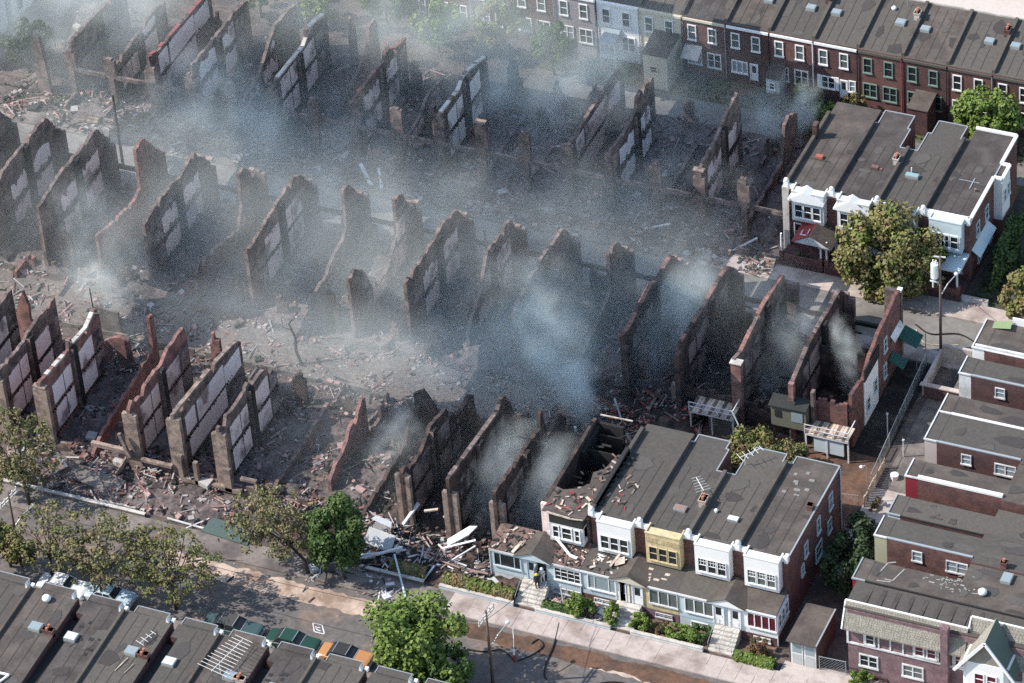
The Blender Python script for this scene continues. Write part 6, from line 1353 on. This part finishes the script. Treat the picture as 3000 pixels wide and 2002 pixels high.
def hose(label, pts, r=.06, mat=black):
    P_ = [Vector((x, y, .03 + r)) for x, y in pts]; out = []
    for i in range(len(P_) - 1):
        p0, p1, p2, p3 = P_[max(0, i - 1)], P_[i], P_[i + 1], P_[min(len(P_) - 1, i + 2)]
        for j in range(6):
            u = j / 6; out.append(.5 * ((2 * p1) + (p2 - p0) * u + (2 * p0 - 5 * p1 + 4 * p2 - p3) * u * u + (3 * p1 - p0 - 3 * p2 + p3) * u ** 3))
    out.append(P_[-1]); m = MB(); m.tube(out, r, 6); o = m.build('fire_hose', mat, None, loc=out[0]); o['label'] = label; o['category'] = 'hose'; o['kind'] = 'thing'
hose('dark fire hose curling from the hydrant to the left', [(52.3, -12.0), (50.8, -11.2), (49.5, -11.9), (47.9, -12.1)])
hose('dark fire hose looping right of the hydrant', [(52.7, -12.0), (53.6, -10.9), (54.1, -9.6), (53.4, -8.9), (53.0, -9.6)])
hose('straight hose lying across the road right of the hydrant', [(54.3, -6.4), (54.9, -9.0), (55.2, -11.6), (55.6, -12.9), (56.0, -13.3)], .07)
hose('long hose in a wide bend at the bottom right of the road', [(58.2, -15.2), (59.7, -13.0), (62.2, -11.6), (66.0, -12.0), (70, -12.6)], .07)
hose('hose snaking over the side street near the transformer pole', [(70.6, 42.5), (72.4, 41.6), (75, 42.4), (78, 41.4), (83, 41.6)], .07)
hose('thin pale hose on the side street in front of the green awning', [(70.9, 41.8), (72.0, 40.4), (73.2, 40.2), (75.4, 40.9)], .04, palewood)
hose('dark hose on the sidewalk above the side street', [(66.0, 45.9), (68.5, 46.0), (70.4, 45.8), (70.4, 44.9)], .05)
t = thing('fire_hydrant', 'red and white hydrant with a hose appliance spraying water on the near road', 'hydrant', (52.45, -12.1, 0))
m = MB(); m.tube([(52.45, -12.1, 0), (52.45, -12.1, .65)], .15, 8); m.ball((52.45, -12.1, .68), .16, 8); m.tube([(52.2, -12.1, .42), (52.7, -12.1, .42)], .08, 6); m.build('barrel', redpaint, t)
m = MB(); m.tube([(52.45, -12.1, .7), (52.4, -12.0, 1.3)], .09, 6); m.build('nozzle', white, t)
m = MB(); m.tube([(52.4, -12.0, 1.3), (52.2, -11.4, 2.0), (51.9, -10.8, 2.3), (51.7, -10.3, 2.2)], .05, 5, r2=.02); m.build('water_jet', M('water', (.6, .68, .7), .1, 3, rough=.1), t)
t = thing('road_marking', 'small painted box with a handicapped symbol on the road by the near roofs', 'marking', (34.3, -13.9, .004))
m = MB(); z = .01
for a, b in (((33.5, -13.4), (34.4, -13.4)), ((34.4, -13.4), (35.1, -14.4)), ((35.1, -14.4), (34.1, -14.4)), ((34.1, -14.4), (33.5, -13.4)), ((33.95, -13.7), (34.2, -14.1)), ((34.2, -14.1), (34.6, -14.15)), ((34.0, -13.95), (34.35, -13.75))): m.beam((a[0], a[1], z), (b[0], b[1], z), .1, .01)
m.build('paint', white_g, t)

# ------------------------------------------------------------------ parked cars
def car(label, x, y, L, Wd, body, top=None, wagon=False, hood=None):
    t = thing('parked_car', label, 'car', (x, y, 0), 'cars parked by the near roofs')
    x0, x1 = x - L / 2, x + L / 2; y0, y1 = y - Wd / 2, y + Wd / 2
    def loft(secs, mat, nm):
        m = MB(); n = len(secs[0])
        for s in secs: m.v += s
        for i in range(len(secs) - 1):
            for j in range(n): m.f.append((i * n + j, i * n + (j + 1) % n, (i + 1) * n + (j + 1) % n, (i + 1) * n + j)); m.m.append(0)
        m.f.append(tuple(reversed(range(n)))); m.f.append(tuple((len(secs) - 1) * n + j for j in range(n))); m.m += [0, 0]
        return m.build(nm, mat, t)
    def sec(xx, w, zl, zh, r=.1): return [(xx, y - w, zl), (xx, y - w, zh - r), (xx, y - w + r * 1.4, zh), (xx, y + w - r * 1.4, zh), (xx, y + w, zh - r), (xx, y + w, zl)]
    h = Wd / 2
    loft([sec(x0, h * .86, .42, .78), sec(x0 + .12, h * .96, .26, .88), sec(x0 + L * .1, h, .25, .92), sec(x0 + L * .3, h, .25, .98), sec(x0 + L * .72, h, .25, .97), sec(x1 - .3, h, .25, .90), sec(x1 - .1, h * .95, .27, .84), sec(x1, h * .85, .42, .72)], body, 'body')
    a, b, c, d = x0 + L * (.18 if not wagon else .04), x0 + L * (.30 if not wagon else .09), x0 + L * .56, x0 + L * .69
    hw = h * .93; tw = h * .74
    cab = [(a, hw, .95), (b, tw, 1.38), (c, tw, 1.40), (d, hw, .96)]
    m = MB(); m.hexa([(a, y - hw, .95), (d, y - hw, .95), (d, y + hw, .95), (a, y + hw, .95), (b, y - tw, 1.36), (c, y - tw, 1.38), (c, y + tw, 1.38), (b, y + tw, 1.36)]); m.build('window_glass', glass, t)
    m = MB(); m.box(b - .05, c + .05, y - tw - .03, y + tw + .03, 1.37, 1.42)
    for p, q in (((a, hw, .95), (b, tw, 1.4)), ((d, hw, .96), (c, tw, 1.4)), (((a + d) / 2, hw, .95), ((b + c) / 2, tw, 1.4))):
        for s in (-1, 1): m.beam((p[0], y + s * p[1], p[2]), (q[0], y + s * q[1], q[2]), .07, .07)
    m.build('roof', top or body, t)
    m = MB(); m.beam((a + .02, y - hw, .98), (b, y - tw, 1.4), .05, .05); m.beam((b, y - tw, 1.41), (b, y + tw, 1.41), .05, .04); m.beam((c, y - tw, 1.41), (c, y + tw, 1.41), .05, .04); m.beam((d, y - hw, .98), (d, y + hw, .98), .05, .05); m.build('chrome_trim', M('chrome', (.5, .52, .53), .05, 2, rough=.3, metal=.6), t)
    if hood: B(t, 'hood', x0 + .12, x0 + L * .18, y - h * .94, y + h * .94, .93, .955, hood)
    for nm, xx in (('front_bumper', x0 - .08), ('rear_bumper', x1 - .04)): B(t, nm, xx, xx + .12, y - h * .95, y + h * .95, .42, .58, MATS['chrome'])
    for s in (-1, 1):
        B(t, 'headlight', x1 + .0, x1 + .03, y + s * h * .62 - .14, y + s * h * .62 + .14, .58, .7, white_g)
        for xx in (x0 + L * .19, x0 + L * .8):
            m = MB(); yy = y + s * (h - .1); m.tube([(xx, yy - .1, .32), (xx, yy + .1, .32)], .32, 14); w = m.build('wheel', black, t)
            m = MB(); m.tube([(xx, yy - .105, .32), (xx, yy + .105, .32)], .17, 10); m.build('hubcap', metal_g, w)
    return t
teal = M('teal_car', (.05, .085, .09), .05, 1, rough=.3); greenc = M('green_car', (.018, .055, .04), .05, 1, rough=.3); orange = M('orange_car', (.42, .20, .08), .05, 1, rough=.35); blackv = M('vinyl_top', (.03, .032, .034), .1, 3)
whitec = M('white_car', (.62, .64, .65), .03, 1, rough=.3); bluec = M('pale_blue_car', (.42, .52, .58), .03, 1, rough=.3)
car('dark teal sedan with chrome trim parked behind the antenna roof', 27.3, -16.75, 5.5, 1.9, teal, M('dark_top', (.06, .062, .06), .05, 2))
car('dark green sedan partly hidden by the near roofs', 33.2, -16.75, 4.9, 1.85, greenc)
car('orange car with a black roof beside the large bright tree', 38.4, -16.85, 4.9, 1.8, orange, blackv)
car('white car under the sparse trees at the left', 10.4, -16.9, 4.8, 1.85, whitec)
car('pale blue white car right of the white one under the trees', 15.0, -16.7, 4.6, 1.85, bluec)

# ------------------------------------------------------------------ people
def person(label, x, y, z, face, coat, trousers, hat, pose=0):
    t = thing('person', label, 'person', (x, y, z)); ca, sa = math.cos(face), math.sin(face)
    W_ = lambda a, b, c: (x + a * ca - b * sa, y + a * sa + b * ca, z + c)
    J = [(0, 0, .95), (0, .02, 1.2), (0, .03, 1.42), (0, .05, 1.52), (0, .08, 1.66), (.19, .03, 1.4), (.27, .1, 1.14), (.22, .32, 1.0), (-.19, .03, 1.4), (-.27, .08, 1.14), (-.22, .3, 1.02), (.1, 0, .88), (.13, .08, .48), (.12, -.04, .08), (.12, .12, .04), (-.1, 0, .88), (-.12, -.04, .48), (-.13, -.14, .08), (-.13, .02, .04)]
    E_ = [(0, 1), (1, 2), (2, 3), (3, 4), (2, 5), (5, 6), (6, 7), (2, 8), (8, 9), (9, 10), (0, 11), (11, 12), (12, 13), (13, 14), (0, 15), (15, 16), (16, 17), (17, 18)]
    rads = [.15, .16, .16, .065, .105, .09, .065, .05, .09, .065, .05, .11, .08, .06, .05, .11, .08, .06, .05]
    me = bpy.data.meshes.new('body'); me.from_pydata([tuple(Vector(W_(*j)) - Vector((x, y, z))) for j in J], E_, []); o = bpy.data.objects.new('body', me); COL.objects.link(o); o.parent = t
    sk = o.modifiers.new('skin', 'SKIN'); sd = me.skin_vertices[0].data
    for i, r in enumerate(rads): sd[i].radius = (r, r)
    sd[0].use_root = True
    ss = o.modifiers.new('sub', 'SUBSURF'); ss.levels = 1; ss.render_levels = 1
    me.materials.append(coat)
    m = MB(); m.ball(W_(0, .07, 1.66), .115, 10, sz=1.15); m.build('head', M('skin', (.35, .22, .16), .05, 3), t, smooth=True)
    m = MB(); c = W_(0, .07, 1.72); m.ball(c, .15, 10, sz=.8, bottom=0.0); m.tube([(c[0], c[1], c[2] - .02), (c[0], c[1], c[2] + .01)], .19, 10); m.build('helmet', hat, t, smooth=True)
    return t
coatm = M('fire_coat', (.035, .03, .028), .2, 3); yh = M('yellow_helmet', (.75, .50, .05), .05, 3)
person('firefighter in dark coat and yellow helmet on the steps before the open porch door', 51.2, -3.75, 1.03, rad(200), coatm, coatm, yh)
person('person in a white shirt standing in the open doorway of the blue porch', 51.5, -3.2, 1.3, rad(180), M('white_shirt', (.7, .7, .7), .05, 3), coatm, white)
person('firefighter with yellow helmet in the alley rubble behind the half burnt house', 49.9, 14.4, .9, rad(0), coatm, coatm, yh)
person('pale clothed figure in the thin smoke behind the half burnt house', 46.6, 16.4, .3, rad(90), white_g, coatm, white)
person('firefighter in pale coat seen through smoke inside the shell, far side', 62.5, 38.8, .13, rad(270), white_g, coatm, yh)

# ------------------------------------------------------------------ smoke
def smoke_material(name, dens, col=(0.78, 0.92, 1.0)):
    m = bpy.data.materials.new(name); m.use_nodes = True; nt = m.node_tree; nt.nodes.clear()
    out = nt.nodes.new('ShaderNodeOutputMaterial'); v = nt.nodes.new('ShaderNodeVolumePrincipled')
    v.inputs['Color'].default_value = (*col, 1); v.inputs['Density'].default_value = dens; v.inputs['Anisotropy'].default_value = 0.0
    v.inputs['Density Attribute'].default_value = 'density'
    nt.links.new(v.outputs[0], out.inputs['Volume']); return m
def plume_group():
    g = bpy.data.node_groups.new('plume', 'GeometryNodeTree'); I = g.interface
    I.new_socket('Geometry', in_out='INPUT', socket_type='NodeSocketGeometry')
    for n, ty in (('Radii', 'NodeSocketVector'), ('Shear', 'NodeSocketVector'), ('Scale', 'NodeSocketFloat'), ('Threshold', 'NodeSocketFloat'), ('Seed', 'NodeSocketFloat'), ('Soft', 'NodeSocketFloat'), ('Voxel', 'NodeSocketVector'), ('Material', 'NodeSocketMaterial')):
        I.new_socket(n, in_out='INPUT', socket_type=ty)
    I.new_socket('Geometry', in_out='OUTPUT', socket_type='NodeSocketGeometry')
    N = g.nodes; L = g.links; gi = N.new('NodeGroupInput'); go = N.new('NodeGroupOutput')
    def vm(op, a=None, b=None):
        n = N.new('ShaderNodeVectorMath'); n.operation = op
        for i, q in enumerate((a, b)):
            if q is None: continue
            (L.new(q, n.inputs[i]) if not isinstance(q, tuple) else setattr(n.inputs[i], 'default_value', q))
        return n
    def mm(op, a, b=None, clamp=False):
        n = N.new('ShaderNodeMath'); n.operation = op; n.use_clamp = clamp
        for i, q in enumerate((a, b)):
            if q is None: continue
            (L.new(q, n.inputs[i]) if not isinstance(q, (int, float)) else setattr(n.inputs[i], 'default_value', q))
        return n.outputs[0]
    pos = N.new('GeometryNodeInputPosition').outputs[0]
    # shear the axis with height so that a plume drifts
    sx = N.new('ShaderNodeSeparateXYZ'); L.new(pos, sx.inputs[0])
    sv = N.new('ShaderNodeVectorMath'); sv.operation = 'SCALE'; L.new(gi.outputs['Shear'], sv.inputs[0]); L.new(sx.outputs[2], sv.inputs['Scale'])
    p2 = vm('SUBTRACT', pos, sv.outputs[0]).outputs[0]
    # warp
    nw = N.new('ShaderNodeTexNoise'); nw.noise_dimensions = '4D'; nw.inputs['Detail'].default_value = 2; L.new(p2, nw.inputs['Vector']); L.new(gi.outputs['Seed'], nw.inputs['W']); L.new(mm('MULTIPLY', gi.outputs['Scale'], .6), nw.inputs['Scale'])
    wv = vm('SUBTRACT', nw.outputs[1], (.5, .5, .5)).outputs[0]
    wr = vm('MULTIPLY', wv, gi.outputs['Radii']).outputs[0]
    p3 = vm('ADD', p2, wr).outputs[0]
    q = vm('DIVIDE', p3, gi.outputs['Radii']).outputs[0]; ln = N.new('ShaderNodeVectorMath'); ln.operation = 'LENGTH'; L.new(q, ln.inputs[0])
    fall = mm('SUBTRACT', 1.0, ln.outputs['Value'], True)
    fall = mm('POWER', fall, gi.outputs['Soft'])
    n1 = N.new('ShaderNodeTexNoise'); n1.noise_dimensions = '4D'; n1.inputs['Detail'].default_value = 4; n1.inputs['Roughness'].default_value = .55
    L.new(p2, n1.inputs['Vector']); L.new(gi.outputs['Seed'], n1.inputs['W']); L.new(gi.outputs['Scale'], n1.inputs['Scale'])
    a = mm('SUBTRACT', n1.outputs[0], gi.outputs['Threshold'], True); a = mm('MULTIPLY', a, 4.0)
    d = mm('MULTIPLY', fall, a)
    vc = N.new('GeometryNodeVolumeCube'); L.new(d, vc.inputs['Density'])
    ext = vm('ADD', vm('MULTIPLY', gi.outputs['Radii'], (1.25, 1.25, 1.25)).outputs[0], (0, 0, 0)).outputs[0]
    sa = N.new('ShaderNodeVectorMath'); sa.operation = 'ABSOLUTE'; L.new(gi.outputs['Shear'], sa.inputs[0])
    rz = N.new('ShaderNodeSeparateXYZ'); L.new(gi.outputs['Radii'], rz.inputs[0])
    se = N.new('ShaderNodeVectorMath'); se.operation = 'SCALE'; L.new(sa.outputs[0], se.inputs[0]); L.new(rz.outputs[2], se.inputs['Scale'])
    mxv = vm('ADD', ext, se.outputs[0]).outputs[0]
    mn = vm('MULTIPLY', mxv, (-1, -1, -1)).outputs[0]
    L.new(mxv, vc.inputs['Max']); L.new(mn, vc.inputs['Min'])
    sp = N.new('ShaderNodeSeparateXYZ'); L.new(gi.outputs['Voxel'], sp.inputs[0])
    for i, nm in enumerate(('Resolution X', 'Resolution Y', 'Resolution Z')): L.new(sp.outputs[i], vc.inputs[nm])
    st = N.new('GeometryNodeSetMaterial'); L.new(vc.outputs[0], st.inputs[0]); L.new(gi.outputs['Material'], st.inputs['Material']); L.new(st.outputs[0], go.inputs[0])
    return g
PG = plume_group()
def plume(name, label, loc, radii, dens, scale=.25, thr=.38, seed=0, soft=.8, shear=(0, 0, 0), vox=.9, col=(0.74, 0.93, 1.0)):
    me = bpy.data.meshes.new(name); o = bpy.data.objects.new(name, me); COL.objects.link(o); o.location = loc
    md = o.modifiers.new('plume', 'NODES'); md.node_group = PG
    ids = {it.name: it.identifier for it in PG.interface.items_tree if it.item_type == 'SOCKET' and it.in_out == 'INPUT'}
    ex = [2 * (radii[i] * 1.25 + abs(shear[i]) * radii[2]) for i in range(3)]
    mt = smoke_material('smoke_' + name, dens, col)
    for k_, v_ in (('Radii', radii), ('Shear', shear), ('Scale', scale), ('Threshold', thr), ('Seed', float(seed)), ('Soft', soft), ('Voxel', tuple(max(12., e / vox) for e in ex)), ('Material', mt)): md[ids[k_]] = v_
    me.materials.append(mt)
    o['kind'] = 'stuff'; o['label'] = label; o['category'] = 'smoke'
    return o

CY = (0.93, 0.995, 0.98)
def P_(lab, *a, **k): plume('smoke', lab, *a, col=CY, **k)
P_('thin blue smoke lying over the left part of the middle row', (-4, 31, 4), (38, 18, 8), 0.0425, .14, .33, 1, .55, shear=(.5, .3, 0), vox=1.3)
P_('thin blue smoke lying over the centre of the middle row', (32, 32, 4), (32, 17, 8), 0.0357, .14, .33, 11, .55, shear=(.5, .3, 0), vox=1.3)
P_('thin blue smoke drifting over the ruins beyond the side street', (-6, 60, 6), (40, 18, 10), 0.0341, .14, .38, 2, .7, shear=(.5, .2, 0), vox=1.5)
P_('thin blue smoke in front of the far row of houses', (28, 62, 5), (26, 13, 9), 0.031, .16, .38, 12, .7, shear=(.5, .2, 0), vox=1.3)
P_('column of smoke rising from the alley at the centre', (43.6, 20.2, 7.5), (3.6, 3.6, 8.5), 0.539, .42, .42, 3, .7, shear=(-.45, .1, 0), vox=.45)
P_('soft upper part of the central smoke column', (40.5, 22, 9), (8, 6, 6.5), 0.152, .3, .42, 4, .8, shear=(-.3, .2, 0), vox=.6)
P_('foot of the central smoke column', (46.2, 18.8, 3.4), (1.7, 1.6, 4.6), 0.81, .8, .38, 5, .7, shear=(-.3, .1, 0), vox=.3)
P_('smoke drifting low along the alley left of the column', (36, 20.5, 3.5), (9, 4.5, 4), 0.0968, .35, .40, 25, .7, vox=.6)
P_('brighter smoke on the side street at the left', (-3.5, 46.5, 5), (9, 5, 6.5), 0.252, .3, .43, 6, .8, shear=(-.5, .2, 0), vox=.6)
P_('trail of smoke right of the bright side street smoke', (8, 46, 4.5), (12, 6, 5), 0.0891, .3, .43, 7, .7, shear=(.4, .2, 0), vox=.7)
P_('broad bright smoke before the far row', (27, 60, 5.5), (12, 6, 7.5), 0.184, .28, .42, 8, .7, shear=(.6, .2, 0), vox=.7)
P_('bright smoke over the upper middle ruins', (13, 65, 7), (13, 7, 8), 0.106, .24, .42, 9, .7, shear=(.5, .2, 0), vox=.8)
P_('smoke rising between the ruins left of the standing houses', (42, 49, 4), (14, 6, 5), 0.0675, .26, .40, 10, .7, shear=(.5, .2, 0), vox=.7)
P_('small smoke jet behind the flat roofs across the side street', (50.6, 66.6, 3.4), (2.0, 1.7, 4.4), 0.54, .7, .38, 13, .8, shear=(.35, 0, 0), vox=.3)
P_('low grey smoke among dry branches by the far yards', (47.5, 66, 2.6), (5, 2.4, 3), 0.297, .6, .40, 14, .8, vox=.4)
P_('small bright smoke puff in the ash alley at the left', (-5.2, 21.5, 2.0), (3.6, 2.2, 2.6), 0.486, .7, .40, 15, .8, shear=(-.6, .2, 0), vox=.35)
P_('thin smoke above the small puff at the left', (-6, 22.5, 6.5), (5.5, 4, 6.5), 0.162, .4, .42, 16, .7, shear=(-.4, .3, 0), vox=.5)
P_('smoke filling the brick shell left of the tall black walls', (50.8, 30.5, 5), (3.4, 7.5, 6), 0.27, .45, .38, 17, .7, shear=(.3, .3, 0), vox=.45)
P_('smoke filling the third gutted shell of the middle row', (62.3, 31, 4), (2.6, 6.5, 5), 0.162, .45, .38, 18, .7, vox=.4)
P_('thin smoke wisp rising in the last shell beside the end wall', (68.4, 30.3, 4.4), (1.15, 2.4, 5.4), 0.567, .8, .40, 19, .7, shear=(-.28, .1, 0), vox=.28)
P_('smoke curling out of the black bay left of the blue porch', (44.0, 6.0, 4.2), (2.6, 6.5, 4.6), 0.259, .5, .38, 20, .7, shear=(.1, .3, 0), vox=.35)
P_('smoke in the bay beside the half burnt house', (48.3, 5.6, 4.2), (2.3, 6, 4.6), 0.302, .5, .38, 21, .7, shear=(.1, .3, 0), vox=.35)
P_('pale wisp among the low walls right of the plastered ones', (31.6, 9.2, 2.4), (2.6, 4.5, 3), 0.27, .6, .42, 22, .8, shear=(.5, 0, 0), vox=.35)
P_('haze over the alley behind the plastered walls', (24, 18, 4), (24, 6, 5), 0.0675, .2, .34, 23, .7, vox=.9)
P_('thin smoke at the upper left corner', (-26, 56, 7), (13, 10, 8), 0.0756, .2, .36, 24, .7, shear=(.5, 0, 0), vox=.9)
P_('ground hugging smoke between the walls of the middle row', (10, 30, 0), (44, 15, 5), 0.02, .25, .36, 31, .6, vox=1.1)
P_('ground hugging smoke between the walls beyond the side street', (6, 57, 0), (44, 15, 5.5), 0.0225, .22, .36, 32, .6, vox=1.2)
P_('faint veil over the rear of the near row', (30, 10, 3), (26, 12, 7), 0.0128, .2, .30, 33, .6, vox=1.1)
